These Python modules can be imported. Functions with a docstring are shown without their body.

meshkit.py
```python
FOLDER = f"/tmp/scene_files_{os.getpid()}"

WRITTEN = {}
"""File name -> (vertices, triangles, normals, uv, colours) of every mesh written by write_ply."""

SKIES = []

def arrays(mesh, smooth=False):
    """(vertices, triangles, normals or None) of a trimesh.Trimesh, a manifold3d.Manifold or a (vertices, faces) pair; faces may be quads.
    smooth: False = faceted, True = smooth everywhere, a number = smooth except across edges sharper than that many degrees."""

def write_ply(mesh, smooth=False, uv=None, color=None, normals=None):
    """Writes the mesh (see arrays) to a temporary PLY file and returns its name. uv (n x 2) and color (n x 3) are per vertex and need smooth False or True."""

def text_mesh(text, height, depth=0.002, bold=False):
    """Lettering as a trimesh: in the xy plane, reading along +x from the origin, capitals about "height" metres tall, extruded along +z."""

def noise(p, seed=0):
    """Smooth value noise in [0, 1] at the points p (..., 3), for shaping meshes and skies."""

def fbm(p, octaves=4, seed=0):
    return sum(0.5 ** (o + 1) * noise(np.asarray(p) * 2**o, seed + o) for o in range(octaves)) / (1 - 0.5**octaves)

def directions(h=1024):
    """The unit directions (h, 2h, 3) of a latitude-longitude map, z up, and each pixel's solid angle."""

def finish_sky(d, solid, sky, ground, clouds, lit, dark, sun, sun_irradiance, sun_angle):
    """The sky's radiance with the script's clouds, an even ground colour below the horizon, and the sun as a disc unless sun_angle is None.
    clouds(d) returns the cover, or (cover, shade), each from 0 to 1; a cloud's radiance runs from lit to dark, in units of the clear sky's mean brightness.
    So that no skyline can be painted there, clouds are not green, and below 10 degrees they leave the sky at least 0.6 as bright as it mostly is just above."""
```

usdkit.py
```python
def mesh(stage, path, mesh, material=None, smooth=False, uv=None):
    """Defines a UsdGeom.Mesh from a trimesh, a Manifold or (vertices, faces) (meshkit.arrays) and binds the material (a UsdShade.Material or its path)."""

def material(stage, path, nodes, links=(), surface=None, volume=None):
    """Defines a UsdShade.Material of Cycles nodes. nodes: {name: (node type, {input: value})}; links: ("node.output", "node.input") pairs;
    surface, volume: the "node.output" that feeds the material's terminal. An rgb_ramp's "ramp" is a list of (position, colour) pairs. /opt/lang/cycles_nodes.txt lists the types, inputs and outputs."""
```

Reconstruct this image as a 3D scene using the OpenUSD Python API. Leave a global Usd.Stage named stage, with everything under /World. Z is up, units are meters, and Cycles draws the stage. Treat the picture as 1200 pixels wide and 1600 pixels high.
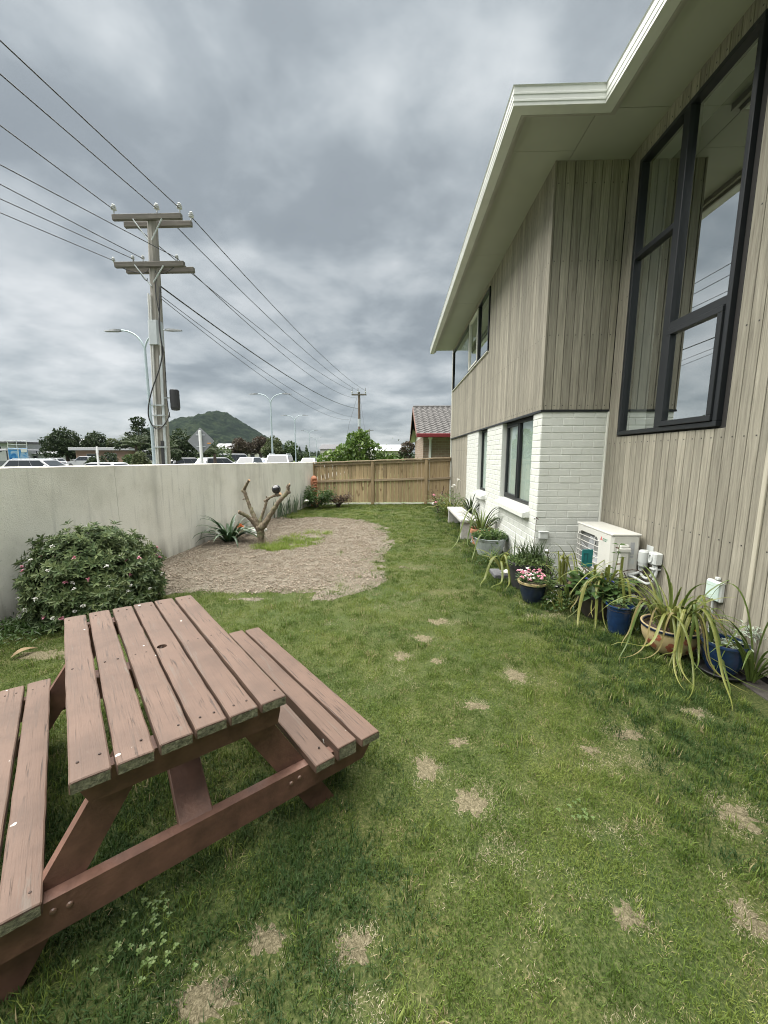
import math, random
import numpy as np
import trimesh, manifold3d, usdkit, meshkit
from scipy.spatial import ConvexHull
from pxr import Usd, UsdGeom, UsdLux, UsdShade, Gf, Sdf, Vt

stage = Usd.Stage.CreateInMemory()
UsdGeom.SetStageUpAxis(stage, UsdGeom.Tokens.z)
UsdGeom.SetStageMetersPerUnit(stage, 1.0)
UsdGeom.Xform.Define(stage, '/World')
UsdGeom.Scope.Define(stage, '/World/Looks')

# ---------------------------------------------------------------- camera, sky, sun
EXPOSURE = 3.0
cam = UsdGeom.Camera.Define(stage, '/World/camera')
cam.CreateHorizontalApertureAttr(36.0)
cam.CreateFocalLengthAttr(18.0)
cam.CreateClippingRangeAttr(Gf.Vec2f(0.05, 20000))
cam.CreateExposureAttr(EXPOSURE)
cam.AddTranslateOp().Set(Gf.Vec3d(0, 0, 1.85))
cam.AddRotateXYZOp().Set(Gf.Vec3f(90 - 8.344, 0, 1.795))

SUN_EL, SUN_AZ = math.radians(70), math.radians(-78)
SKY_STRENGTH = 0.05
sun = UsdLux.DistantLight.Define(stage, '/World/sun')
sun.CreateIntensityAttr(0.40)
sun.CreateAngleAttr(88.0)
sun.CreateNormalizeAttr(True)
sun.CreateColorAttr(Gf.Vec3f(1.0, 0.97, 0.92))
sun.AddRotateXYZOp().Set(Gf.Vec3f(90 - math.degrees(SUN_EL), 0, 180 - math.degrees(SUN_AZ)))


def sky_material():
    n = {
        'tc': ('texture_coordinate', {}),
        'sep': ('separate_xyz', {}),
        'sky': ('sky_texture', {'sky_type': 'single_scattering', 'sun_disc': False, 'sun_elevation': SUN_EL, 'sun_rotation': SUN_AZ}),
        'zc': ('math', {'math_type': 'maximum', 'value2': 0.0}),
        'za': ('math', {'math_type': 'add', 'value2': 0.22}),
        'px': ('math', {'math_type': 'divide'}),
        'py': ('math', {'math_type': 'divide'}),
        'pv': ('combine_xyz', {'z': 0.0}),
        # a layer of stratocumulus seen from below: broad masses, lumps, and streaks
        'm0': ('mapping', {'location': (21.1, 13.4, 0.0), 'scale': (1.0, 1.0, 1.0)}),
        'n0': ('noise_texture', {'scale': 0.55, 'detail': 3.0, 'roughness': 0.45, 'distortion': 0.3}),
        'n1': ('noise_texture', {'scale': 1.9, 'detail': 6.0, 'roughness': 0.52, 'distortion': 0.25}),
        'n2': ('noise_texture', {'scale': 5.0, 'detail': 5.0, 'roughness': 0.52, 'distortion': 0.15}),
        'a1': ('math', {'math_type': 'multiply', 'value2': 0.95}),
        'a2': ('math', {'math_type': 'multiply_add', 'value2': 0.66}),
        'a3': ('math', {'math_type': 'multiply_add', 'value2': 0.34}),
        'ramp': ('rgb_ramp', {'ramp': [(0.0, (0.31, 0.345, 0.365)), (0.34, (0.36, 0.40, 0.42)), (0.47, (0.45, 0.495, 0.515)),
                                       (0.58, (0.565, 0.61, 0.625)), (0.72, (0.70, 0.74, 0.75)), (0.88, (0.86, 0.89, 0.895)), (1.0, (0.98, 1.0, 1.0))]}),
        'mr': ('map_range', {'from_min': 0.65, 'from_max': 1.21, 'to_min': 0.0, 'to_max': 1.0, 'clamp': True}),
        # an overcast sky is brighter overhead than at the horizon
        'z3': ('math', {'math_type': 'power', 'value2': 2.2}),
        'g': ('math', {'math_type': 'multiply_add', 'value2': 0.75, 'value3': 0.95}),
        'gain': ('mix', {'mix_type': 'multiply', 'fac': 1.0}),
        'k': ('mix', {'mix_type': 'multiply', 'fac': 1.0, 'color2': (CLOUD, CLOUD, CLOUD)}),
        'mixc': ('mix', {'mix_type': 'mix', 'fac': 0.965}),
        'bg': ('background_shader', {'strength': SKY_STRENGTH}),
    }
    l = [('tc.generated', 'sep.vector'), ('sep.z', 'zc.value1'), ('zc.value', 'za.value1'),
         ('sep.x', 'px.value1'), ('za.value', 'px.value2'), ('sep.y', 'py.value1'), ('za.value', 'py.value2'),
         ('px.value', 'pv.x'), ('py.value', 'pv.y'), ('pv.vector', 'm0.vector'),
         ('m0.vector', 'n0.vector'), ('m0.vector', 'n1.vector'), ('m0.vector', 'n2.vector'),
         ('n0.fac', 'a1.value1'), ('n1.fac', 'a2.value1'), ('a1.value', 'a2.value3'), ('n2.fac', 'a3.value1'), ('a2.value', 'a3.value3'),
         ('a3.value', 'mr.value'), ('mr.result', 'ramp.fac'),
         ('zc.value', 'z3.value1'), ('z3.value', 'g.value1'), ('ramp.color', 'gain.color1'), ('g.value', 'gain.color2'), ('gain.color', 'k.color1'),
         ('sky.color', 'mixc.color1'), ('k.color', 'mixc.color2'), ('mixc.color', 'bg.color')]
    return usdkit.material(stage, '/World/Looks/sky', n, l, surface='bg.background')


CLOUD = 2.0
dome = UsdLux.DomeLight.Define(stage, '/World/sky')
dome.GetPrim().SetCustomDataByKey('kind', 'structure')
UsdShade.MaterialBindingAPI.Apply(dome.GetPrim()).Bind(sky_material())

# ---------------------------------------------------------------- helpers
COUNT = {}


def path_for(name, parent=None):
    base = str(parent.GetPath()) if parent is not None else '/World'
    key = base + '/' + name
    k = COUNT.get(key, 0)
    COUNT[key] = k + 1
    return key if k == 0 else f'{key}_{k:03d}'


def keys(p, label=None, cat=None, group=None, kind=None):
    for k, v in (('label', label), ('category', cat), ('group', group), ('kind', kind)):
        if v:
            p.SetCustomDataByKey(k, v)
    return p


def obj(name, mesh, m, parent=None, smooth=False, label=None, cat=None, group=None, kind=None):
    tone = None
    if isinstance(mesh, MB):
        tone = mesh.tones() if not smooth else None
        mesh = mesh.get()
    p = usdkit.mesh(stage, path_for(name, parent), mesh, m, smooth=smooth).GetPrim()
    if tone is not None and len(mesh[0]) < 400000:
        set_tone(p, tone)
    return keys(p, label, cat, group, kind)


def set_tone(p, tone):
    """One random number per leaf or blade, for the materials' tone."""
    UsdGeom.PrimvarsAPI(p).CreatePrimvar('tone', Sdf.ValueTypeNames.FloatArray, 'vertex').Set(Vt.FloatArray.FromNumpy(np.asarray(tone, np.float32)))


TONES = np.random.default_rng(99)


def thing(name, label, cat, loc=(0, 0, 0), rotz=0.0, group=None, parent=None, scale=None):
    x = UsdGeom.Xform.Define(stage, path_for(name, parent))
    x.AddTranslateOp().Set(Gf.Vec3d(*map(float, loc)))
    x.AddRotateZOp().Set(float(rotz))
    if scale is not None:
        x.AddScaleOp().Set(Gf.Vec3f(*([scale] * 3 if np.ndim(scale) == 0 else scale)))
    return keys(x.GetPrim(), label, cat, group)


def dup(src, label, loc, rotz=0.0, group=None, scale=None):
    name = src.GetName()
    head = name[:-4] if name[-4:-3] == '_' and name[-3:].isdigit() else name
    d = src.GetCustomData()
    r = thing(head, label, d['category'], loc, rotz, group or d.get('group'), scale=scale)
    r.GetReferences().AddInternalReference(src.GetPath())
    keys(r, label, d['category'], group or d.get('group'))
    r.SetInstanceable(True)
    return r


def hull_faces(p):
    h = ConvexHull(p)
    f = h.simplices.copy()
    c = p.mean(0)
    a, b, d = p[f[:, 0]], p[f[:, 1]], p[f[:, 2]]
    flip = ((np.cross(b - a, d - a)) * (a - c)).sum(1) < 0
    f[flip] = f[flip][:, ::-1]
    return f


SG = np.array([[x, y, z] for x in (-1, 1) for y in (-1, 1) for z in (-1, 1)], float)
CB_UNIT = np.vstack([SG * 1.0 - SG * np.array([0 if k == i else 0.2 for k in range(3)]) for i in range(3)])
CB_F = hull_faces(CB_UNIT)
BX_F = hull_faces(SG)


class MB:
    """Collects pieces of one mesh."""

    def __init__(s):
        s.v, s.f, s.n, s.t = [], [], 0, []

    def add(s, v, f):
        v = np.asarray(v, float)
        s.v.append(v)
        s.t.append(np.full(len(v), TONES.random()))
        s.f.append(np.asarray(f, int) + s.n)
        s.n += len(v)
        return s

    def mesh(s, m):
        if hasattr(m, 'to_mesh'):
            q = m.to_mesh()
            return s.add(q.vert_properties[:, :3], q.tri_verts)
        return s.add(m.vertices, m.faces)

    def box(s, lo, hi, bevel=0.0, R=None, at=None):
        lo, hi = np.array(lo, float), np.array(hi, float)
        lo, hi = np.minimum(lo, hi), np.maximum(lo, hi)
        c, h = (lo + hi) / 2, (hi - lo) / 2
        if bevel > 0:
            b = min(bevel, h.min() * 0.9)
            v = np.vstack([SG * (h - np.array([0 if k == i else b for k in range(3)])) for i in range(3)])
            f = CB_F
        else:
            v, f = SG * h, BX_F
        v = v + c
        if R is not None:
            v = v @ np.asarray(R).T
        if at is not None:
            v = v + np.asarray(at)
        return s.add(v, f)

    def beam(s, a, b, w, t, up=(0, 0, 1), bevel=0.0):
        """A rectangular bar from a to b; w across (perpendicular to up), t along up."""
        a, b = np.array(a, float), np.array(b, float)
        d = b - a
        L = np.linalg.norm(d)
        d /= L
        x = np.cross(d, up)
        x /= np.linalg.norm(x)
        u = np.cross(x, d)
        R = np.stack([d, x, u], 1)
        return s.box((0, -w / 2, -t / 2), (L, w / 2, t / 2), bevel, R, a)

    def tube(s, pts, r, n=8, cap=True):
        pts = np.array(pts, float)
        r = np.broadcast_to(np.asarray(r, float), (len(pts),))
        t = np.gradient(pts, axis=0)
        t /= np.maximum(np.linalg.norm(t, axis=1, keepdims=True), 1e-9)
        u = np.cross(t[0], (0, 0, 1.0))
        if np.linalg.norm(u) < 0.1:
            u = np.cross(t[0], (1.0, 0, 0))
        u /= np.linalg.norm(u)
        rings = []
        ang = np.arange(n) / n * 2 * np.pi
        for i in range(len(pts)):
            u = u - t[i] * (u @ t[i])
            u /= max(np.linalg.norm(u), 1e-9)
            w = np.cross(t[i], u)
            rings.append(pts[i] + r[i] * (np.cos(ang)[:, None] * u + np.sin(ang)[:, None] * w))
        v = np.vstack(rings)
        f = []
        for i in range(len(pts) - 1):
            for k in range(n):
                a, b = i * n + k, i * n + (k + 1) % n
                f += [[a, b, b + n], [a, b + n, a + n]]
        if cap:
            v = np.vstack([v, pts[0], pts[-1]])
            m = len(pts) * n
            for k in range(n):
                f += [[(k + 1) % n, k, m], [m - n + k, m - n + (k + 1) % n, m + 1]]
        return s.add(v, f)

    def lathe(s, prof, n=32, at=(0, 0, 0), sx=1.0, sy=1.0):
        prof = np.array(prof, float)
        ang = np.arange(n) / n * 2 * np.pi
        v = np.stack([np.outer(prof[:, 0], np.cos(ang)) * sx, np.outer(prof[:, 0], np.sin(ang)) * sy, np.repeat(prof[:, 1:2], n, 1)], -1).reshape(-1, 3) + np.asarray(at)
        f = []
        for i in range(len(prof) - 1):
            for k in range(n):
                a, b = i * n + k, i * n + (k + 1) % n
                f += [[a, b, b + n], [a, b + n, a + n]]
        return s.add(v, f)

    def disc(s, c, r, n=24, sx=1.0, sy=1.0):
        ang = np.arange(n) / n * 2 * np.pi
        v = np.vstack([np.stack([np.cos(ang) * r * sx, np.sin(ang) * r * sy, 0 * ang], 1), [[0, 0, 0]]]) + np.asarray(c)
        return s.add(v, [[k, (k + 1) % n, n] for k in range(n)])

    def ribbon(s, pts, w, side=None, fold=0.25):
        """A leaf blade along pts with widths w; side: preferred sideways direction."""
        pts = np.array(pts, float)
        w = np.broadcast_to(np.asarray(w, float), (len(pts),))
        t = np.gradient(pts, axis=0)
        t /= np.maximum(np.linalg.norm(t, axis=1, keepdims=True), 1e-9)
        if side is None:
            h = pts[-1] - pts[0]
            side = np.array([-h[1], h[0], 0.0])
            if np.linalg.norm(side) < 1e-6:
                side = np.array([1.0, 0, 0])
        side = np.asarray(side, float)
        x = side[None] - t * (t @ side)[:, None]
        x /= np.maximum(np.linalg.norm(x, axis=1, keepdims=True), 1e-9)
        nrm = np.cross(x, t)
        v = np.stack([pts - x * w[:, None] / 2, pts - nrm * (w * fold)[:, None], pts + x * w[:, None] / 2], 1).reshape(-1, 3)
        f = []
        for i in range(len(pts) - 1):
            a = 3 * i
            f += [[a, a + 1, a + 4], [a, a + 4, a + 3], [a + 1, a + 2, a + 5], [a + 1, a + 5, a + 4]]
        return s.add(v, f)

    def loft(s, rings, cap=True):
        """Closed rings of equal length joined in order."""
        rings = [np.array(r, float) for r in rings]
        n = len(rings[0])
        v = np.vstack(rings)
        f = []
        for i in range(len(rings) - 1):
            for k in range(n):
                a, b = i * n + k, i * n + (k + 1) % n
                f += [[a, b, b + n], [a, b + n, a + n]]
        if cap:
            v = np.vstack([v, rings[0].mean(0), rings[-1].mean(0)])
            m = len(rings) * n
            for k in range(n):
                f += [[(k + 1) % n, k, m], [m - n + k, m - n + (k + 1) % n, m + 1]]
        return s.add(v, f)

    def sweep(s, path, prof):
        """A closed profile of (outward, z) swept with mitres along a 2D polyline; outward lies left of travel."""
        path, prof = np.array(path, float), np.array(prof, float)
        d = np.diff(path, axis=0)
        d /= np.linalg.norm(d, axis=1, keepdims=True)
        nl = np.stack([-d[:, 1], d[:, 0]], 1)
        rings = []
        for i in range(len(path)):
            if i == 0:
                m = nl[0]
            elif i == len(path) - 1:
                m = nl[-1]
            else:
                m = nl[i - 1] + nl[i]
                m = m / (m @ nl[i])
            rings.append(np.stack([path[i, 0] + prof[:, 0] * m[0], path[i, 1] + prof[:, 0] * m[1], prof[:, 1]], 1))
        return s.loft(rings)

    def tones(s):
        return np.concatenate(s.t)

    def get(s):
        return np.vstack(s.v), np.vstack(s.f)


def bezier(p0, p1, p2, p3, n=12):
    t = np.linspace(0, 1, n)[:, None]
    p0, p1, p2, p3 = map(lambda q: np.asarray(q, float), (p0, p1, p2, p3))
    return (1 - t) ** 3 * p0 + 3 * (1 - t) ** 2 * t * p1 + 3 * (1 - t) * t ** 2 * p2 + t ** 3 * p3


def smooth_path(pts, n=24):
    pts = np.array(pts, float)
    from scipy.interpolate import CubicSpline
    d = np.concatenate([[0], np.cumsum(np.linalg.norm(np.diff(pts, axis=0), axis=1))])
    return CubicSpline(d, pts)(np.linspace(0, d[-1], n))


def blade_width(n, w, base=0.6):
    t = np.linspace(0, 1, n)
    return w * np.minimum(base + (1 - base) * np.minimum(t / 0.25, 1), 1) * np.clip((1 - t) / 0.45, 0.03, 1) ** 0.7


def strap(rng, base, az, length, elev, droop, width, n=11, floor=0.012):
    """Points and widths of an arching strap leaf."""
    p = np.array(base, float)
    pts = [p.copy()]
    e = elev
    step = length / (n - 1)
    az0 = az
    for i in range(n - 1):
        d = np.array([math.cos(az0) * math.cos(e), math.sin(az0) * math.cos(e), math.sin(e)])
        p = p + d * step
        if p[2] < floor:
            p[2] = floor + 0.004 * rng.random()
            e = max(e, -0.05)
        pts.append(p.copy())
        e -= droop / (n - 1) * (0.4 + 1.2 * i / (n - 1))
        e = max(e, -1.45)
        az0 += rng.normal(0, 0.03)
    return np.array(pts), blade_width(n, width)


# ---------------------------------------------------------------- materials
def mat(name, nodes, links, surface='p.BSDF'):
    return usdkit.material(stage, '/World/Looks/' + name, nodes, links, surface=surface)


def plain(name, c, rough=0.6, metallic=0.0, var=0.12, scale=6.0, bump=0.0, bscale=60.0, spec=0.5, objspace=False, coat=0.0):
    """A surface of one colour with soft uneven tone and fine relief."""
    c = np.array(c, float)
    n = {'tc': ('texture_coordinate', {}), 'g': ('geometry', {}),
         'n': ('noise_texture', {'scale': scale, 'detail': 5.0, 'roughness': 0.6}),
         'r': ('rgb_ramp', {'ramp': [(0.25, tuple(c * (1 - var))), (0.75, tuple(np.minimum(c * (1 + var), 1)))]}),
         'p': ('principled_bsdf', {'roughness': rough, 'metallic': metallic, 'specular_ior_level': spec, 'coat_weight': coat})}
    src = 'tc.object' if objspace else 'g.position'
    l = [(src, 'n.vector'), ('n.fac', 'r.fac'), ('r.color', 'p.base_color')]
    if bump:
        n['bn'] = ('noise_texture', {'scale': bscale, 'detail': 4.0, 'roughness': 0.6})
        n['b'] = ('bump', {'strength': 1.0, 'distance': bump})
        l += [(src, 'bn.vector'), ('bn.fac', 'b.height'), ('b.normal', 'p.normal')]
    return mat(name, n, l)


def timber(name, c_dark, c_mid, c_light, grain=(40, 40, 1.6), rough=0.75, rnd=0.16, bump=0.0006, blotch=0.35, blotch_scale=1.2, objspace=False, knots=False, stain=(0.10, 0.10, 0.085)):
    """Weathered boards: long grain, broad blotches, each board of its own tone."""
    n = {'tc': ('texture_coordinate', {}), 'g': ('geometry', {}), 'o': ('object_info', {}),
         'off': ('math', {'math_type': 'multiply', 'value2': 37.0}), 'offv': ('combine_xyz', {}),
         'add': ('mix_vector', {}),
         'm': ('mapping', {'scale': grain}),
         'n': ('noise_texture', {'scale': 1.0, 'detail': 6.0, 'roughness': 0.65, 'distortion': 0.6}),
         'r': ('rgb_ramp', {'ramp': [(0.25, c_dark), (0.5, c_mid), (0.75, c_light)]}),
         'n2': ('noise_texture', {'scale': blotch_scale, 'detail': 5.0, 'roughness': 0.6}),
         'r2': ('map_range', {'from_min': 0.52, 'from_max': 0.78, 'to_min': 0.0, 'to_max': blotch, 'clamp': True}),
         'mx': ('mix', {'mix_type': 'mix', 'color2': stain}),
         'v': ('map_range', {'from_min': 0.0, 'from_max': 1.0, 'to_min': 1 - rnd, 'to_max': 1 + rnd}),
         'h': ('hsv', {}),
         'b': ('bump', {'strength': 1.0, 'distance': bump}),
         'p': ('principled_bsdf', {'roughness': rough, 'specular_ior_level': 0.3})}
    src = 'tc.object' if objspace else 'g.position'
    n['addm'] = ('mapping', {})
    del n['add']
    l = [('o.random', 'off.value1'), ('off.value', 'offv.x'), ('off.value', 'offv.y'), ('off.value', 'offv.z'),
         (src, 'addm.vector'), ('offv.vector', 'addm.location'),
         ('addm.vector', 'm.vector'), ('m.vector', 'n.vector'), ('n.fac', 'r.fac'),
         ('addm.vector', 'n2.vector'), ('n2.fac', 'r2.value'), ('r2.result', 'mx.fac'), ('r.color', 'mx.color1'),
         ('o.random', 'v.value'), ('v.result', 'h.value'), ('mx.color', 'h.color')]
    out = 'h.color'
    if knots:
        n.update({'km': ('mapping', {'scale': (6.0, 6.0, 2.6)}), 'kv': ('noise_texture', {'scale': 1.1, 'detail': 1.0, 'roughness': 0.3}),
                  'kr': ('map_range', {'from_min': 0.69, 'from_max': 0.76, 'to_min': 0.0, 'to_max': 0.75, 'clamp': True}),
                  'kx': ('mix', {'mix_type': 'mix', 'color2': (0.11, 0.06, 0.025)})})
        l += [('addm.vector', 'km.vector'), ('km.vector', 'kv.vector'), ('kv.fac', 'kr.value'), ('kr.result', 'kx.fac'), ('h.color', 'kx.color1')]
        out = 'kx.color'
    l += [(out, 'p.base_color'), ('n.fac', 'b.height'), ('b.normal', 'p.normal')]
    return mat(name, n, l)


def leafy(name, cols, scale=3.0, rough=0.45, trans=0.35, spec=0.4, island=0.6):
    """Leaves: each leaf takes its own tone between the given colours; light passes through."""
    k = np.linspace(0.0, 1.0, len(cols))
    n = {'g': ('geometry', {}), 'at': ('attribute', {'attribute': 'tone'}), 'n': ('noise_texture', {'scale': scale, 'detail': 3.0, 'roughness': 0.6}),
         'mi': ('mix_float', {'fac': island}),
         'mr': ('map_range', {'from_min': 0.2, 'from_max': 0.8, 'to_min': 0.0, 'to_max': 1.0, 'clamp': True}),
         'r': ('rgb_ramp', {'ramp': list(zip(k, cols))}),
         'p': ('principled_bsdf', {'roughness': rough, 'specular_ior_level': spec}),
         't': ('translucent_bsdf', {}), 'ms': ('mix_closure', {'fac': trans})}
    l = [('g.position', 'n.vector'), ('n.fac', 'mr.value'), ('mr.result', 'mi.a'), ('at.fac', 'mi.b'), ('mi.result', 'r.fac'),
         ('r.color', 'p.base_color'), ('r.color', 't.color'), ('p.BSDF', 'ms.closure1'), ('t.BSDF', 'ms.closure2')]
    return mat(name, n, l, 'ms.closure')


def glass(name, reflect=0.4, tint=(0.62, 0.68, 0.66), rough=0.003):
    n = {'f': ('layer_weight', {'blend': .5}), 'pw': ('math', {'math_type': 'power', 'value2': 5.0}), 'mr': ('map_range', {'from_min': 0.0, 'from_max': 1.0, 'to_min': reflect, 'to_max': 1.0, 'clamp': True}),
         't': ('transparent_bsdf', {'color': tint}), 'gl': ('glossy_bsdf', {'roughness': rough, 'color': (0.93, 0.97, 0.97)}), 'm': ('mix_closure', {})}
    return mat(name, n, [('f.facing', 'pw.value1'), ('pw.value', 'mr.value'), ('mr.result', 'm.fac'), ('t.BSDF', 'm.closure1'), ('gl.BSDF', 'm.closure2')], 'm.closure')


GAP = 0.007
# ---------------------------------------------------------------- ground and road
RNG = np.random.default_rng(7)
XF, XR, YS, YE = 2.077, 3.03, 5.72, 15.0
ZC, ZS = 2.50, 5.69

# the bare bed: outline on the lawn, and the tongue of grass inside it
BED = np.array([(-4.16, 5.35), (-3.4, 5.0), (-2.93, 5.2), (-1.8, 5.12), (-1.05, 5.25), (-0.65, 5.6), (-0.6, 6.2), (-0.75, 7.0), (-0.5, 8.2), (-0.6, 9.5), (-1.2, 10.8), (-2.2, 11.2), (-3.1, 10.9), (-3.62, 11.2), (-3.9, 9.4), (-4.05, 8.26)])
TONGUE = np.array([(-3.1, 7.28), (-2.55, 6.98), (-1.95, 7.35), (-1.55, 8.0), (-1.55, 9.0), (-1.95, 9.4), (-2.45, 8.75), (-2.8, 7.95)])
# worn spots in the lawn: x, y, radius x, radius y, how bare
SPOTS = [(0.49, 4.14, .15, .11, 1), (0.29, 3.73, .13, .10, .8), (0.06, 3.37, .09, .10, .8), (0.38, 3.29, .07, .06, .6), (1.04, 3.07, .13, .10, 1), (0.6, 2.67, .11, .06, .7),
         (0.19, 2.10, .10, .12, 1), (0.41, 1.87, .11, .11, 1), (1.58, 2.40, .13, .08, .9), (2.19, 2.65, .09, .06, .7), (1.8, 1.81, .12, .11, .9), (1.44, 1.35, .08, .09, .8),
         (-0.5, 1.23, .10, .07, .8), (-0.16, 1.22, .09, .07, .9), (-0.67, 1.05, .14, .10, .8), (0.96, 1.34, .09, .06, .6), (1.82, 4.36, .3, .12, .5), (1.42, 2.15, .2, .1, .5),
         (0.42, 2.3, .09, .05, .7), (0.5, 1.58, .10, .06, .4), (-3.3, 3.3, .35, .12, .7), (1.25, 2.25, .07, .05, .6), (-0.1, 4.6, .2, .07, .5), (0.35, 6.3, .4, .2, .5), (0.75, 5.1, .35, .14, .45), (0.9, 7.2, .3, .2, .4),
         (-0.1, 1.05, .12, .05, .5), (0.75, 1.02, .10, .07, .4), (1.1, 1.7, .13, .06, .4), (-1.9, 4.75, .25, .06, .5)]


def inside(poly, x, y):
    r = np.zeros(np.shape(x), bool)
    j = len(poly) - 1
    for i in range(len(poly)):
        (xi, yi), (xj, yj) = poly[i], poly[j]
        c = ((yi > y) != (yj > y)) & (x < (xj - xi) * (y - yi) / (yj - yi + 1e-12) + xi)
        r ^= c
        j = i
    return r


def edge_dist(poly, x, y):
    d = np.full(np.shape(x), 1e9)
    for i in range(len(poly)):
        a, b = poly[i - 1], poly[i]
        e = b - a
        t = np.clip(((x - a[0]) * e[0] + (y - a[1]) * e[1]) / (e @ e), 0, 1)
        d = np.minimum(d, np.hypot(x - a[0] - t * e[0], y - a[1] - t * e[1]))
    return np.where(inside(poly, x, y), d, -d)


def grass_cover(x, y):
    """How much grass stands at a place of the garden, from 0 to 1."""
    p = np.stack([x, y, 0 * x], -1)
    wob = (meshkit.fbm(p * 2.3, 3, 5) - 0.5) * np.where(x > -1.1, .8, .8) + (meshkit.noise(p * 11, 6) - .5) * np.where(x > -1.1, .35, .2)
    sd = edge_dist(BED, x, y) + wob
    soft = np.where(x > -1.1, 1.15, 0.36)
    c = 1 - np.clip(sd / soft + 0.5, 0, 1)
    st = edge_dist(TONGUE, x, y) + wob * 0.9 - .04
    c = np.maximum(c, np.clip(st / 0.30 + 0.45, 0, 1) * np.clip(.35 + 1.3 * meshkit.fbm(p * 3.7, 3, 29), 0, 1))
    thin = np.clip((x + 2.0) / 1.3, 0, 1) * np.clip(2.1 * meshkit.fbm(p * 2.9, 3, 37) - .62, 0, .62)      # thin grass comes back on the house side of the bed
    c = np.maximum(c, thin)
    for sx, sy, rx, ry, k in SPOTS:
        q = np.hypot((x - sx) / rx, (y - sy) / ry) + (meshkit.noise(p * 11, 3) - 0.5) * .9
        c = c * (1 - .8 * min(1, k + .1) * np.clip((1.0 - q) * 2.0, 0, 1))
    return c


def soil_mat():
    n = {'g': ('geometry', {}),
         'n1': ('noise_texture', {'scale': 1.6, 'detail': 4.0, 'roughness': 0.6}), 'n2': ('noise_texture', {'scale': 38.0, 'detail': 5.0, 'roughness': 0.7}),
         'n3': ('noise_texture', {'scale': 160.0, 'detail': 2.0}),
         'r': ('rgb_ramp', {'ramp': [(0.30, (0.082, 0.071, 0.053)), (0.45, (0.15, 0.131, 0.102)), (0.60, (0.205, 0.182, 0.145)), (0.75, (0.28, 0.252, 0.205))]}),
         'r1': ('rgb_ramp', {'ramp': [(0.3, (0.80, 0.78, 0.74)), (0.7, (1.0, 1.0, 1.0))]}),
         'mx': ('mix', {'mix_type': 'multiply', 'fac': 1.0}),
         'b': ('bump', {'strength': 1.0, 'distance': 0.02}), 'b2': ('bump', {'strength': 0.6, 'distance': 0.006}),
         'p': ('principled_bsdf', {'roughness': 0.95, 'specular_ior_level': 0.15})}
    l = [('g.position', 'n1.vector'), ('g.position', 'n2.vector'), ('g.position', 'n3.vector'), ('n2.fac', 'r.fac'), ('n1.fac', 'r1.fac'),
         ('r.color', 'mx.color1'), ('r1.color', 'mx.color2'), ('mx.color', 'p.base_color'),
         ('n2.fac', 'b.height'), ('n3.fac', 'b2.height'), ('b.normal', 'b2.normal'), ('b2.normal', 'p.normal')]
    return mat('bare_soil', n, l)


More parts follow.
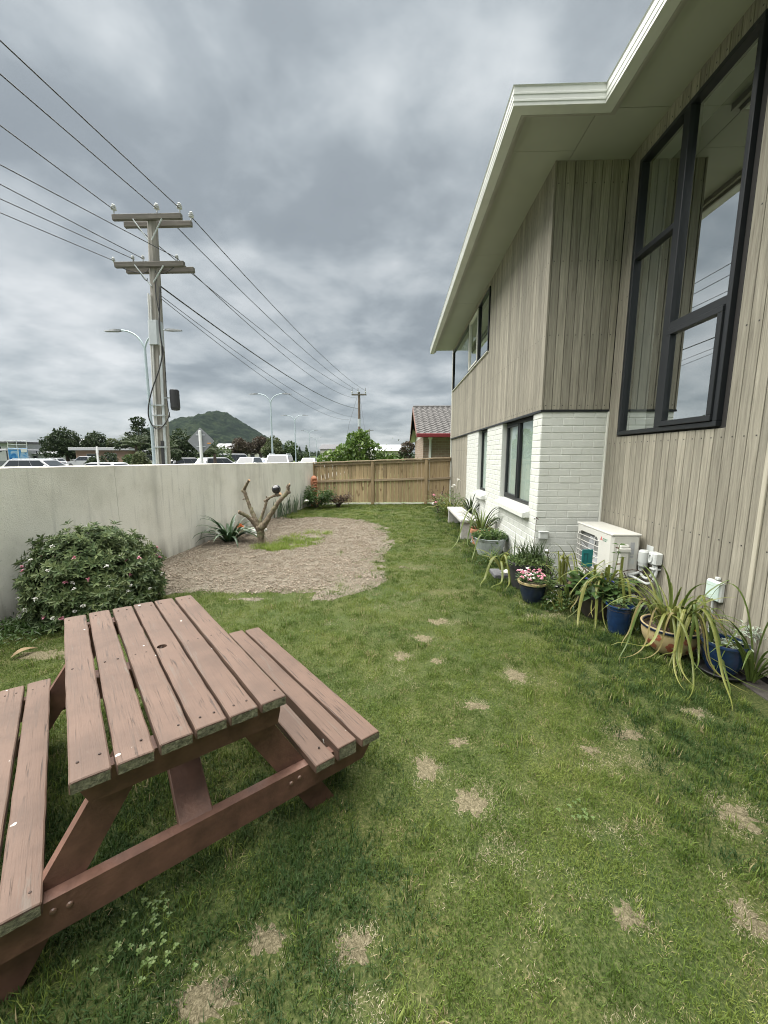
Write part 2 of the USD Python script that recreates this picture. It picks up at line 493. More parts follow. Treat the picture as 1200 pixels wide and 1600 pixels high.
def thatch_mat():
    n = {'g': ('geometry', {}), 'n1': ('noise_texture', {'scale': 1.1, 'detail': 4.0, 'roughness': 0.6}), 'n2': ('noise_texture', {'scale': 70.0, 'detail': 4.0, 'roughness': 0.7}),
         'r': ('rgb_ramp', {'ramp': [(0.30, (0.026, 0.036, 0.012)), (0.50, (0.060, 0.074, 0.024)), (0.70, (0.14, 0.132, 0.066))]}),
         'r1': ('rgb_ramp', {'ramp': [(0.35, (0.7, 0.85, 0.7)), (0.65, (1.15, 1.1, 1.0))]}),
         'mx': ('mix', {'mix_type': 'multiply', 'fac': 1.0}), 'b': ('bump', {'strength': 1.0, 'distance': 0.015}),
         'p': ('principled_bsdf', {'roughness': 0.95, 'specular_ior_level': 0.15})}
    l = [('g.position', 'n1.vector'), ('g.position', 'n2.vector'), ('n2.fac', 'r.fac'), ('n1.fac', 'r1.fac'), ('r.color', 'mx.color1'), ('r1.color', 'mx.color2'),
         ('mx.color', 'p.base_color'), ('n2.fac', 'b.height'), ('b.normal', 'p.normal')]
    return mat('lawn_thatch', n, l)


M_SOIL, M_THATCH = soil_mat(), thatch_mat()
M_FIELD = plain('field_grass', (0.085, 0.125, 0.04), 0.9, var=0.35, scale=0.8, spec=0.1)
M_ASPHALT = plain('asphalt', (0.055, 0.055, 0.057), 0.85, var=0.2, scale=3, bump=0.003, bscale=150)
M_CONC = plain('concrete', (0.34, 0.335, 0.315), 0.85, var=0.18, scale=5, bump=0.002, bscale=90)
M_PAINTW = plain('road_paint', (0.7, 0.7, 0.68), 0.6)

M_STRIP = plain('dirty_concrete', (0.060, 0.054, 0.046), 0.9, var=0.4, scale=9, bump=0.004, bscale=70)
g = MB()
g.add([(-6000, -3000, -.09), (6000, -3000, -.09), (6000, 6000, -.09), (-6000, 6000, -.09)], [[0, 1, 2], [0, 2, 3]])
obj('ground', g, M_FIELD, kind='structure')
# garden soil: one fine sheet whose dips and lumps are real, thatch under the grass and bare soil in the bed
def sheet(x0, x1, y0, y1, step, keep, z):
    xs, ys = np.arange(x0, x1 + step / 2, step), np.arange(y0, y1 + step / 2, step)
    X, Y = np.meshgrid(xs, ys)
    Z = z(X, Y)
    v = np.stack([X, Y, Z], -1).reshape(-1, 3)
    i = (np.arange(len(ys) - 1)[:, None] * len(xs) + np.arange(len(xs) - 1)[None]).ravel()
    q = np.stack([i, i + 1, i + 1 + len(xs), i + len(xs)], 1)
    c = v[q].mean(1)
    q = q[keep(c[:, 0], c[:, 1])]
    f = np.vstack([q[:, [0, 1, 2]], q[:, [0, 2, 3]]])
    u, inv = np.unique(f, return_inverse=True)
    return v[u], inv.reshape(f.shape)

def lumps(X, Y):
    p = np.stack([X, Y, 0 * X], -1)
    return (meshkit.fbm(p * 1.2, 3, 2) - .5) * 0.03 - .075 * np.exp(-((X + .32) ** 2 + (Y - 1.87) ** 2) / .45)     # the ground falls away under one foot of the table
def in_garden(x, y):
    return (x > wall_x(y) - 0.05) & (x < XR + .3) & (y < 15.3)
def wall_x(y):
    y = np.asarray(y, float)
    return np.where(y < 8.5, -4.37 + 0.0672 * (y - 3.89), -4.06 + 0.1517 * (y - 8.5))

obj('lawn_soil', sheet(-5.0, 3.2, -3, 15.2, .1, in_garden, lambda X, Y: lumps(X, Y) * .6 - 0.012), M_THATCH, smooth=True, kind='structure')

def bed_z(X, Y):
    p = np.stack([X, Y, 0 * X], -1)
    c = grass_cover(X, Y)
    clod = meshkit.fbm(p * 11, 3, 8) - .5
    return lumps(X, Y) * .6 - 0.012 + np.where(c < .95, 0.014 * np.clip((.85 - c) / .6, .22, 1) + .02 * np.clip((.85 - c) / .6, .15, 1) * clod + .035 * np.clip(edge_dist(BED, X, Y), 0, .5), -0.02)
def bed_keep(x, y):
    return (edge_dist(BED, x, y) > -.5) & in_garden(x, y) & (grass_cover(x, y) < .985)
obj('bare_soil_bed', sheet(-4.3, 0.4, 4.4, 11.9, .04, bed_keep, bed_z), M_SOIL, smooth=True, kind='structure')
# worn spots: matted dead grass, level with the soil, broken at the edge
def dry_mat():
    n = {'g': ('geometry', {}), 'n': ('noise_texture', {'scale': 85.0, 'detail': 5.0, 'roughness': .7, 'distortion': 1.2}),
         'r': ('rgb_ramp', {'ramp': [(.30, (.060, .054, .030)), (.48, (.135, .118, .072)), (.66, (.26, .228, .15))]}), 'b': ('bump', {'strength': 1.0, 'distance': .012}), 'p': ('principled_bsdf', {'roughness': .95, 'specular_ior_level': .1})}
    return mat('dead_grass', n, [('g.position', 'n.vector'), ('n.fac', 'r.fac'), ('r.color', 'p.base_color'), ('n.fac', 'b.height'), ('b.normal', 'p.normal')])


m = MB()
for k, (sx, sy, rx, ry, q) in enumerate(SPOTS):
    if q < .6:
        continue
    a = np.linspace(0, 2 * np.pi, 37)[:-1]
    w = .10 + 1.25 * meshkit.fbm(np.stack([np.cos(a) * 3.0 + k * 9, np.sin(a) * 3.0, 0 * a], 1), 4, k)
    rings = []
    for t_ in (1.0, .66, .33):
        X, Y = sx + rx * w * np.cos(a) * t_, sy + ry * w * np.sin(a) * t_
        rings.append(np.stack([X, Y, lumps(X, Y) * .6 - .012 + .006 * (1 - t_ ** 3)], 1))
    v = np.vstack(rings + [[(sx, sy, float(lumps(np.array([sx]), np.array([sy]))[0]) * .6 - .002)]])
    f = []
    for i in range(36):
        j = (i + 1) % 36
        for o in (0, 36):
            f += [[o + i, o + j, o + 36 + j], [o + i, o + 36 + j, o + 36 + i]]
        f.append([72 + i, 72 + j, 108])
    m.add(v, f)
obj('worn_grass', m, dry_mat(), kind='stuff')
m = MB()
m.box((2.86, 2.6, -.05), (XR + .02, 4.5, 0.002), .01)
obj('mowing_strip', m, M_STRIP, kind='structure')
# road beyond the wall
m = MB()
m.add([(-27, -60, -.012), (-8.9, -60, -.012), (-8.9, 60, -.012), (-27, 60, -.012), (-30, 120, -.012), (-12, 120, -.012), (-50, 300, -.012), (-30, 300, -.012)],
      [[0, 1, 2], [0, 2, 3], [3, 2, 5], [3, 5, 4], [4, 5, 7], [4, 7, 6]])
obj('road', m, M_ASPHALT, kind='structure')
m = MB()
m.box((-8.9, -60, -.1), (-8.75, 60, .1), .02)
m.box((-27.15, -60, -.1), (-27.0, 60, .1), .02)
m.box((-17.6, 12, -.1), (-14.6, 60, .1), .03)
obj('kerb', m, M_CONC, kind='structure')
m = MB()
for k in range(30):
    for x in (-11.8, -20.9):
        m.box((x - .06, -50 + k * 4, -.02), (x + .06, -48 + k * 4, -.006))
obj('lane_marking', m, M_PAINTW, kind='structure')
m = MB()
m.box((-7.1, -60, -.05), (-5.6, 60, .02))
obj('footpath', m, M_CONC, kind='structure')
m = MB()
m.add([(-70, 44, -.008), (-30, 44, -.008), (-30, 64, -.008), (-70, 64, -.008)], [[0, 1, 2], [0, 2, 3]])
obj('car_park', m, M_ASPHALT, kind='structure')

# ---------------------------------------------------------------- the house
CL = [(0.120, 0.109, 0.086), (0.235, 0.218, 0.172), (0.335, 0.315, 0.255)]
M_BOARD = timber('weathered_cladding', *CL, grain=(55, 55, 2.0), rnd=0.20, blotch=0.45, blotch_scale=0.9, stain=(0.13, 0.125, 0.10), bump=0.0005)
M_GROOVE = plain('cladding_backing', (0.012, 0.011, 0.01), 0.9)
M_BRICKW = plain('white_painted_brick', (0.56, 0.575, 0.535), 0.55, var=0.06, scale=9, bump=0.002, bscale=45)
M_TRIM = plain('pale_trim_paint', (0.62, 0.62, 0.56), 0.5, var=0.05)
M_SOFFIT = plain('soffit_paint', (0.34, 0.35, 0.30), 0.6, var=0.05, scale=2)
M_GUTTER = plain('gutter_paint', (0.52, 0.535, 0.50), 0.4, var=0.08, scale=4)
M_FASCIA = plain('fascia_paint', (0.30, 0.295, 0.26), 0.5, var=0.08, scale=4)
M_ALU = plain('dark_aluminium', (0.014, 0.016, 0.018), 0.42, var=0.06, spec=0.35)
M_PANE = glass('tinted_pane', 0.60, (0.92, 0.95, 0.93))
M_PANE2 = glass('blind_pane', 0.55, (0.70, 0.76, 0.74))
M_PANE3 = glass('clear_pane', 0.16, (0.93, 0.97, 0.95))
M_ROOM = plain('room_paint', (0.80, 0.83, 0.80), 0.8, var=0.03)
M_ROOMD = plain('room_shade', (0.05, 0.053, 0.053), 0.8, var=0.03)  # near-black walls: the shade of an unlit interior put into the paint
M_BLIND = plain('roller_blind', (0.36, 0.42, 0.385), 0.8, var=0.03)
M_ROOF = plain('roof_sheet', (0.20, 0.205, 0.21), 0.5)
M_BATTEN = timber('cover_batten', (0.30, 0.28, 0.22), (0.37, 0.345, 0.275), (0.42, 0.395, 0.32), grain=(55, 55, 2.0), rnd=.02, blotch=.2)
M_NAIL = plain('nail_head', (0.02, 0.018, 0.016), 0.5)
M_DARKGAP = plain('soffit_vent_gap', (0.012, 0.012, 0.011), 0.9)

H = thing('timber_house', 'two-storey house of grey weathered vertical boards over white painted brick', 'house')
nails = MB()
BW = 0.118
hr = np.random.default_rng(3)


def board_x(face_x, y0, z0, z1, out=1.0):
    """A vertical board on a wall that faces -x."""
    m = MB()
    m.box((face_x, y0 + GAP / 2, z0), (face_x + .02, y0 + BW - GAP / 2, z1), .0025)
    obj('board', m, M_BOARD, H)
    for z in np.arange(z0 + .06, z1, 0.95 if z1 - z0 > 1 else 9):
        nails.box((face_x - .0015, y0 + .03 - .006, z - .006), (face_x + .001, y0 + .03 + .006, z + .006))


# backing walls behind boards and bricks
m = MB()
m.box((XF + .018, 9.22, ZC + .01), (XF + .20, YE - .02, 4.2))
m.box((XF + .018, YS + .03, ZC + .01), (XF + .20, 9.22, ZS))
m.box((XF + .018, 9.22, 5.58), (XF + .20, YE - .02, ZS))
m.box((XF + .018, 14.75, 4.2), (XF + .20, YE - .02, 5.58))
m.box((XF + .05, 11.52, 0), (XF + .2, YE - .02, ZC + .01))
m.box((XF + .02, YS + .018, ZC + .01), (XR + .15, YS + .15, ZS))
m.box((XR + .018, 1.4, 0), (XR + .15, YS + .15, 2.125))
m.box((XR + .018, 5.45, 2.125), (XR + .15, YS + .15, ZS))
m.box((XR + .018, 1.4, 2.125), (XR + .15, 3.78, ZS))
m.box((XR + .018, 3.78, 5.475), (XR + .15, 5.45, ZS))
obj('cladding_backing', m, M_GROOVE, H)
# the house goes on behind the camera and to the right: plain walls
m = MB()
m.box((XR, -9, 0), (XR + .15, 1.4, ZS))
m.box((XF + .2, YE - .02, 0), (10, YE, ZS))
m.box((10, -9, 0), (10.15, YE, ZS))
obj('rear_wall', m, M_GROOVE, H)

y = YS + 0.02
while y < YE - .10:
    in_win = 9.18 < y + BW / 2 < 14.72
    if in_win:
        board_x(XF, y, ZC, 4.185)
    else:
        board_x(XF, y, ZC, ZS)
    y += BW
y = 11.58
while y < YE - .13:
    board_x(XF + .045, y, 0.06, ZC - .004)
    y += BW
x = XF + .026
while x < XR - .02:
    m = MB()
    w = min(BW, XR - x)
    m.box((x + GAP / 2, YS, ZC), (x + w - GAP / 2, YS + .02, ZS), .004)
    obj('board', m, M_BOARD, H)
    for z in np.arange(ZC + .06, ZS, .95):
        nails.box((x + .03 - .006, YS - .0015, z - .006), (x + .03 + .006, YS + .001, z + .006))
    x += BW
y = YS - .003 - BW
while y > 1.42:
    yc = y + BW / 2
    if 3.76 < yc < 5.43:
        board_x(XR, y, 0.06, 2.105)
        board_x(XR, y, 5.49, ZS)
    else:
        board_x(XR, y, 0.06, ZS)
    y -= BW
obj('nail_head', nails, M_NAIL, H, kind='stuff')
m = MB()
m.box((XR - .020, 3.222, .05), (XR - .001, 3.262, ZS), .004)
obj('cover_batten', m, M_BATTEN, H)
m = MB()
m.box((XF - .004, YS - .004, ZC - .004), (XF + .024, YS + .018, ZS), .003)
obj('corner_trim', m, M_BOARD, H)
m = MB()
m.box((XF - .004, YE - .05, 0.0), (XF + .06, YE + .01, ZS), .004)
obj('corner_trim', m, M_TRIM, H)
m = MB()
m.box((XF - .006, 9.20, 5.585), (XF + .02, 14.75, ZS), .003)
obj('head_trim', m, M_BOARD, H)
m = MB()
m.box((XF - .01, YS - .01, ZC - .03), (XF + .05, YE - .05, ZC - .002))
m.box((XF + .05, YS - .01, ZC - .03), (XR, YS + .03, ZC - .002))
obj('base_flashing', m, M_ALU, H)

# white brick ground floor: each brick its own piece, the far ones joined
BX = XF + .018
m = MB()
ope = [(6.08, 7.80, 1.03, 2.48), (9.06, 10.03, 0.98, 2.48)]
cuts = [YS + .012, 6.08, 7.80, 9.06, 10.03, 11.55]
m.box((BX + .002, cuts[0], 0), (BX + .11, cuts[1], ZC - .03))
m.box((BX + .002, cuts[2], 0), (BX + .11, cuts[3], ZC - .03))
m.box((BX + .002, cuts[4], 0), (BX + .11, cuts[5], ZC - .03))
m.box((BX + .002, cuts[1], 0), (BX + .11, cuts[2], 1.03))
m.box((BX + .002, cuts[3], 0), (BX + .11, cuts[4], 0.98))
m.box((BX + .11, YS + .0085, 0), (XR, YS + .12, ZC - .03))
bw = obj('brick_wall', m, M_BRICKW, H, label='white painted brick ground floor')
CH, BLn = 0.1035, 0.302
far_bricks, nb = MB(), 0
cand = []
for c in range(24):
    z0, z1 = c * CH + .005, (c + 1) * CH - .005
    if z1 > ZC - .03:
        z1 = ZC - .032
    xo = XR - .02
    a = XF + .012
    first = BLn * (0.5 if c % 2 else 1.0)
    while a < xo - .01:                      # the return that faces the lawn end on
        b = min(a + first, xo)
        first = BLn
        cand.append((0.0, 'y', a, b, z0, z1))
        a = b
    a = YS + .012
    first = BLn * (1.0 if c % 2 else 0.5)
    while a < 11.55:
        b = min(a + first, 11.55)
        first = BLn
        spans = [(a, b)]
        for (o0, o1, oz0, oz1) in ope:
            if z1 > oz0 and z0 < oz1:
                nsp = []
                for (p, q) in spans:
                    if q <= o0 or p >= o1:
                        nsp.append((p, q))
                    else:
                        if p < o0 - .02:
                            nsp.append((p, o0))
                        if q > o1 + .02:
                            nsp.append((o1, q))
                spans = nsp
        for (p, q) in spans:
            cand.append((p, 'x', p, q, z0, z1))
        a = b
cand.sort(key=lambda t: t[0])
for d, ax, a, b, z0, z1 in cand:
    j = hr.normal(0, .0014)
    m = MB()
    if ax == 'y':
        m.box((a + .005, YS + .004 + j, z0), (b - .005, YS + .016, z1), .006)
    else:
        m.box((BX - .004 + j, a + .004, z0), (BX + .01, b - .004, z1), .005)
    nb += 1
    if nb <= 296:
        obj('brick', m, M_BRICKW, bw)
    else:
        far_bricks.add(*m.get())
obj('brick', far_bricks, M_BRICKW, bw, kind='stuff')
m = MB()
m.box((XR - .02, YS - .012, 0), (XR + .004, YS + .03, ZC - .03), .003)
obj('brick_edge_trim', m, M_TRIM, H)


def frame_rect(m, X, y0, y1, z0, z1, w, d0, d1, bevel=.004):
    """A rectangular frame in a wall that faces -x, from depth d0 to d1."""
    m.box((X + d0, y0, z0), (X + d1, y1, z0 + w), bevel)
    m.box((X + d0, y0, z1 - w), (X + d1, y1, z1), bevel)
    m.box((X + d0 + .001, y0, z0 + w), (X + d1, y0 + w, z1 - w), bevel)
    m.box((X + d0 + .001, y1 - w, z0 + w), (X + d1, y1, z1 - w), bevel)
    return m


def pane(X, y0, y1, z0, z1, parent, mtl):
    return obj('pane', MB().add([(X, y0, z0), (X, y1, z0), (X, y1, z1), (X, y0, z1)], [[0, 2, 1], [0, 3, 2]]), mtl, parent)


# large stair window beside the camera: narrow left light in two, wide right light over an opening sash
W = obj('window', frame_rect(MB(), XR, 3.79, 5.425, 2.125, 5.46, .05, -.03, .10), M_ALU, H, label='tall dark framed window over the lawn')
m = MB()
m.box((XR - .028, 4.585, 2.175), (XR + .10, 4.685, 5.41), .004)
obj('mullion', m, M_ALU, W)
m = MB()
m.box((XR - .026, 4.685, 4.30), (XR + .08, 5.375, 4.365), .004)
obj('transom', m, M_ALU, W)
m = MB()
m.box((XR - .026, 3.84, 3.22), (XR + .08, 4.585, 3.30), .004)
obj('transom', m, M_ALU, W)
obj('sash', frame_rect(MB(), XR, 3.845, 4.58, 2.18, 3.215, .055, -.05, .03), M_ALU, W, label='opening lower sash, proud of the frame')
pane(XR + .02, 4.685, 5.375, 4.365, 5.41, W, M_PANE)
pane(XR + .02, 4.685, 5.375, 2.175, 4.30, W, M_PANE)
pane(XR + .02, 3.84, 4.585, 3.30, 5.41, W, M_PANE)
pane(XR - .012, 3.90, 4.525, 2.235, 3.16, W, M_PANE)
m = MB()
m.box((XR + .102, 5.425, 2.10), (XR + .34, 5.47, 5.50))
m.box((XR + .102, 3.74, 2.10), (XR + .34, 3.785, 5.50))
m.box((XR + .102, 3.785, 2.06), (XR + .34, 5.425, 2.12))
m.box((XR + .102, 3.785, 5.465), (XR + .34, 5.425, 5.50))
obj('reveal_lining', m, M_ROOM, W)
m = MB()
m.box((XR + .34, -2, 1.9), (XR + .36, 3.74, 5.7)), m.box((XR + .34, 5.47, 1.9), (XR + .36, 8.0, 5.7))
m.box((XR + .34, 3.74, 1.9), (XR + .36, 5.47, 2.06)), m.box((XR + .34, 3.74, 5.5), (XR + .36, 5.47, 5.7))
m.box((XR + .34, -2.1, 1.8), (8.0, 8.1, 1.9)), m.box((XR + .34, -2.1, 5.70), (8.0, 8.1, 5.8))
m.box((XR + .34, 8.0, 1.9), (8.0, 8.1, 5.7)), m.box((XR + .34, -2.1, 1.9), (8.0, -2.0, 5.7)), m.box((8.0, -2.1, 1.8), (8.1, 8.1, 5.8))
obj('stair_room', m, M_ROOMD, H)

# upper window at the far end, three lights
W = obj('window', frame_rect(MB(), XF, 9.215, 14.74, 4.195, 5.575, .045, -.02, .09), M_ALU, H, label='long three-light window under the far eave')
m = MB()
m.box((XF - .018, 11.55, 4.24), (XF + .09, 11.67, 5.53), .004)
obj('mullion', m, M_ALU, W)
m = MB()
m.box((XF - .018, 10.30, 4.24), (XF + .09, 10.37, 5.53), .004)
obj('mullion', m, M_ALU, W)
obj('sash', frame_rect(MB(), XF, 10.375, 11.545, 4.245, 5.525, .045, -.035, .03), M_TRIM, W)
m = MB()
m.box((XF - .04, 9.20, 4.175), (XF + .02, 14.75, 4.198), .003)
obj('sill', m, M_TRIM, W)
pane(XF + .02, 11.67, 14.695, 4.24, 5.53, W, M_PANE2)
pane(XF + .004, 10.42, 11.50, 4.29, 5.48, W, M_PANE2)
pane(XF + .02, 9.26, 10.30, 4.24, 5.53, W, M_PANE2)
m = MB()
m.box((XF + .16, 9.25, 4.72), (XF + .17, 11.5, 5.55))
obj('blind', m, M_BLIND, W)
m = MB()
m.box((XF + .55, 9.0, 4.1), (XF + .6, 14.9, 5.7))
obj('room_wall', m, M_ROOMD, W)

# the two brick-storey windows
for (o0, o1, z0, z1), mu, lab in zip(ope, (6.98, None), ('wide dark window above the black tub of herbs', 'narrow dark window above the bench')):
    W = obj('window', frame_rect(MB(), BX, o0 + .004, o1 - .004, z0 + .004, z1 - .004, .055, .085, .14), M_ALU, H, label=lab)
    if mu:
        m = MB()
        m.box((BX + .083, mu, z0 + .059), (BX + .14, mu + .06, z1 - .059), .004)
        obj('mullion', m, M_ALU, W)
        obj('sash', frame_rect(MB(), BX, mu + .062, o1 - .061, z0 + .061, z1 - .061, .04, .075, .13), M_ALU, W)
        pane(BX + .11, o0 + .059, mu, z0 + .059, z1 - .059, W, M_PANE3)
        pane(BX + .10, mu + .10, o1 - .10, z0 + .10, z1 - .10, W, M_PANE3)
    else:
        pane(BX + .11, o0 + .059, o1 - .059, z0 + .059, z1 - .059, W, M_PANE3)
    m = MB()
    m.box((BX + .145, o0 + .01, z0 + .01), (BX + .15, o1 - .01, z1 - .01))
    obj('blind', m, M_BLIND, W)
    m = MB()
    m.loft([[(BX - .115, yy, z0 - .145), (BX - .115, yy, z0 - .075), (BX + .10, yy, z0 - .004), (BX + .10, yy, z0 - .145)] for yy in (o0 - .05, o1 + .02)])
    obj('sill', m, M_BRICKW, W)

# eaves: gutter, closing board, soffit
GX0, GX1, GY = XF - .835, XR - .815, YS - .965
gpath = [(GX0, YE - .05), (GX0, GY), (GX1, GY), (GX1, -6)]
gp = [(0, 5.565), (0, 5.60), (.006, 5.607), (.006, 5.625), (0, 5.632), (0, 5.675), (.006, 5.682), (.006, 5.70), (0, 5.707), (0, 5.76), (.012, 5.775), (-.03, 5.775), (-.03, 5.60), (-.12, 5.60), (-.12, 5.565)]
gp = [(-o, 5.6 + (z - 5.6) * .9) for o, z in gp]   # outward is to the right of travel here
m = MB()
m.sweep(gpath, gp)
v, f = m.get()
obj('gutter', (v, f[:, ::-1]), M_GUTTER, H)
m = MB()
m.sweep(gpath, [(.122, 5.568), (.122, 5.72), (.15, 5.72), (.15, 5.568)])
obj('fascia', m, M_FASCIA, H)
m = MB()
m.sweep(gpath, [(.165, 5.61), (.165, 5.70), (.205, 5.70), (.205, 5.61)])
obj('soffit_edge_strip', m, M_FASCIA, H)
m = MB()
m.box((GX0 + .14, GY + .14, ZS + .003), (XF + .2, YE - .05, ZS + .03)), m.box((XF + .2, GY + .14, ZS + .003), (XR + .2, YS + .1, ZS + .03)), m.box((GX1 + .14, -6, ZS + .003), (XR + .2, GY + .14, ZS + .03))
obj('eave_gap', m, M_DARKGAP, H)
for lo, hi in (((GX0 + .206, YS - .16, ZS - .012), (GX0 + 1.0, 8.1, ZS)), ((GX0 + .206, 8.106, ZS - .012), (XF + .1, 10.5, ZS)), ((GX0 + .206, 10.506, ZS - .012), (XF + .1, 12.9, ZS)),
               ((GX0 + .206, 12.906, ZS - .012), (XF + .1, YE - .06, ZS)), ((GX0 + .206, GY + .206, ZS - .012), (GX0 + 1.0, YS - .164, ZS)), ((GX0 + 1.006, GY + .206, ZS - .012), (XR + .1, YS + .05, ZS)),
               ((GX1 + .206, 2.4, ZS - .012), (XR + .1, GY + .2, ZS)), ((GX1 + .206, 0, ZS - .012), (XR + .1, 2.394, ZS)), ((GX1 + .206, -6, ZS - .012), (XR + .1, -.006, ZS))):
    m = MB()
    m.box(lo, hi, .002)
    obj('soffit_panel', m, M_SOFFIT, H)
t = math.tan(math.radians(14))     # a hipped roof: the eave over the step rises away from the lawn too
roof_z = lambda X, Y: 5.735 + t * np.minimum(np.maximum(np.minimum(X - GX0, Y - GY), X - GX1), 10.6 - X)
obj('roof', sheet(GX0 + .02, 10.6, -9, YE - .05, .1, lambda x, y: (x > GX1 + .05) | (y > GY + .06), roof_z), M_ROOF, H)
# ---------------------------------------------------------------- boundary wall
def wall_mat():
    n = {'g': ('geometry', {}), 'm': ('mapping', {'scale': (2.2, 2.2, 0.28)}), 'm2': ('mapping', {'scale': (7.0, 7.0, 0.6)}),
         'n1': ('noise_texture', {'scale': 1.0, 'detail': 5.0, 'roughness': 0.62}), 'n2': ('noise_texture', {'scale': 1.0, 'detail': 4.0, 'roughness': 0.6}),
         'n3': ('noise_texture', {'scale': 1.3, 'detail': 5.0, 'roughness': 0.6}), 'nb': ('noise_texture', {'scale': 75.0, 'detail': 4.0, 'roughness': 0.6}),
         'sp': ('noise_texture', {'scale': 26.0, 'detail': 3.0, 'roughness': 0.6}),
         'r': ('rgb_ramp', {'ramp': [(0.30, (0.63, 0.62, 0.55)), (0.5, (0.78, 0.77, 0.70)), (0.75, (0.84, 0.83, 0.77))]}),
         's1': ('map_range', {'from_min': 0.53, 'from_max': 0.78, 'to_min': 0.0, 'to_max': 0.40, 'clamp': True}),
         's2': ('map_range', {'from_min': 0.57, 'from_max': 0.72, 'to_min': 0.0, 'to_max': 0.34, 'clamp': True}),
         's3': ('map_range', {'from_min': 0.62, 'from_max': 0.74, 'to_min': 0.0, 'to_max': 0.35, 'clamp': True}),
         'x1': ('mix', {'color2': (0.27, 0.27, 0.24)}), 'x2': ('mix', {'color2': (0.25, 0.25, 0.23)}), 'x3': ('mix', {'color2': (0.35, 0.35, 0.32)}),
         # splash-back dirt close to the ground
         'sz': ('separate_xyz', {}), 'zr': ('map_range', {'from_min': 0.0, 'from_max': 0.42, 'to_min': 0.95, 'to_max': 0.0, 'clamp': True}),
         'zn': ('math', {'math_type': 'multiply'}), 'zn2': ('map_range', {'from_min': 0.34, 'from_max': 0.62, 'to_min': 0.0, 'to_max': 1.0, 'clamp': True}),
         'x4': ('mix', {'color2': (0.17, 0.16, 0.135)}),
         'b': ('bump', {'strength': 1.0, 'distance': 0.006}), 'p': ('principled_bsdf', {'roughness': 0.85, 'specular_ior_level': 0.2})}
    l = [('g.position', 'm.vector'), ('g.position', 'm2.vector'), ('m.vector', 'n1.vector'), ('m2.vector', 'n2.vector'), ('g.position', 'n3.vector'), ('g.position', 'nb.vector'), ('g.position', 'sp.vector'),
         ('n3.fac', 'r.fac'), ('n1.fac', 's1.value'), ('n2.fac', 's2.value'), ('sp.fac', 's3.value'), ('s1.result', 'x1.fac'), ('s2.result', 'x2.fac'), ('s3.result', 'x3.fac'),
         ('r.color', 'x1.color1'), ('x1.color', 'x2.color1'), ('x2.color', 'x3.color1'),
         ('g.position', 'sz.vector'), ('sz.z', 'zr.value'), ('n1.fac', 'zn2.value'), ('zn2.result', 'zn.value1'), ('zr.result', 'zn.value2'), ('zn.value', 'x4.fac'), ('x3.color', 'x4.color1'), ('x4.color', 'p.base_color'),
         ('nb.fac', 'b.height'), ('b.normal', 'p.normal')]
    return mat('rendered_wall', n, l)


M_WALL = wall_mat()
WALL = thing('boundary_wall', 'long off-white rendered masonry wall with grey streaks along the lawn', 'wall')
top = lambda yy: 1.772 - 0.0112 * yy


def wall_seg(y0, y1):
    m = MB()
    ys = np.linspace(y0, y1, 9)
    rings = []
    for yy in ys:
        x = float(wall_x(yy))
        z = top(yy) + (meshkit.noise(np.array([yy * 1.3, 4.2, 0.5])) - .5) * .008
        rings.append([(x, yy, -.1), (x, yy, z - .012), (x - .012, yy, z), (x - .15, yy, z), (x - .162, yy, z - .012), (x - .162, yy, -.1)])
    m.loft(rings)
    return m


for a, b in ((-9, -1.5), (-1.494, 5.69), (5.696, 8.5), (8.5, 14.66)):
    obj('wall_panel', wall_seg(a, b), M_WALL, WALL)

# ---------------------------------------------------------------- paling fence across the end of the garden
FT = [(0.20, 0.142, 0.075), (0.355, 0.268, 0.155), (0.455, 0.36, 0.225)]
M_PALE = timber('fence_paling', *FT, grain=(38, 38, 1.5), rnd=0.28, blotch=0.35, blotch_scale=1.6, knots=True, stain=(0.20, 0.15, 0.09), bump=0.001)
M_RAIL = timber('fence_rail', (0.20, 0.155, 0.10), (0.34, 0.265, 0.175), (0.43, 0.35, 0.25), grain=(1.5, 38, 38), rnd=0.1, blotch=0.4, stain=(0.2, 0.18, 0.14))
FEN = thing('paling_fence', 'close-boarded brown timber fence with capping rail at the end of the lawn', 'fence')
F0, F1 = np.array([-3.18, 14.58]), np.array([2.10, 14.93])
fd = (F1 - F0) / np.linalg.norm(F1 - F0)
fl = np.linalg.norm(F1 - F0)
fn = np.array([-fd[1], fd[0]])
Rf = np.array([[fd[0], fn[0], 0], [fd[1], fn[1], 0], [0, 0, 1]])
ftop = lambda s: 1.60 + (1.79 - 1.60) * s / fl
FO = np.array([F0[0], F0[1], 0])
s, fr = 0.02, np.random.default_rng(11)
while s < fl:
    w = fr.choice([.148, .152, .15, .145])
    m = MB()
    lift = fr.uniform(0, .02)
    h = ftop(s) - .045 - fr.uniform(0, .01)
    d = fr.uniform(0, .006)
    m.box((s + .004, .045 + d, .05 + lift), (min(s + w - .004, fl), .063 + d, h), .003, Rf, FO)
    obj('paling', m, M_PALE, FEN)
    s += w
for a, b in ((0.0, 2.22), (2.34, 4.28), (4.40, fl)):
    m = MB()
    pa = FO + Rf @ np.array([a, .02, ftop(a) * .56 - .03])
    pb = FO + Rf @ np.array([b, .02, ftop(b) * .56 - .0])
    m.beam(pa, pb, .045, .085, bevel=.005)
    obj('rail', m, M_RAIL, FEN)
    pa = FO + Rf @ np.array([a, .02, ftop(a) - .10])
    pb = FO + Rf @ np.array([b, .02, ftop(b) - .10])
    m = MB()
    m.beam(pa, pb, .045, .085, bevel=.005)
    obj('rail', m, M_RAIL, FEN)
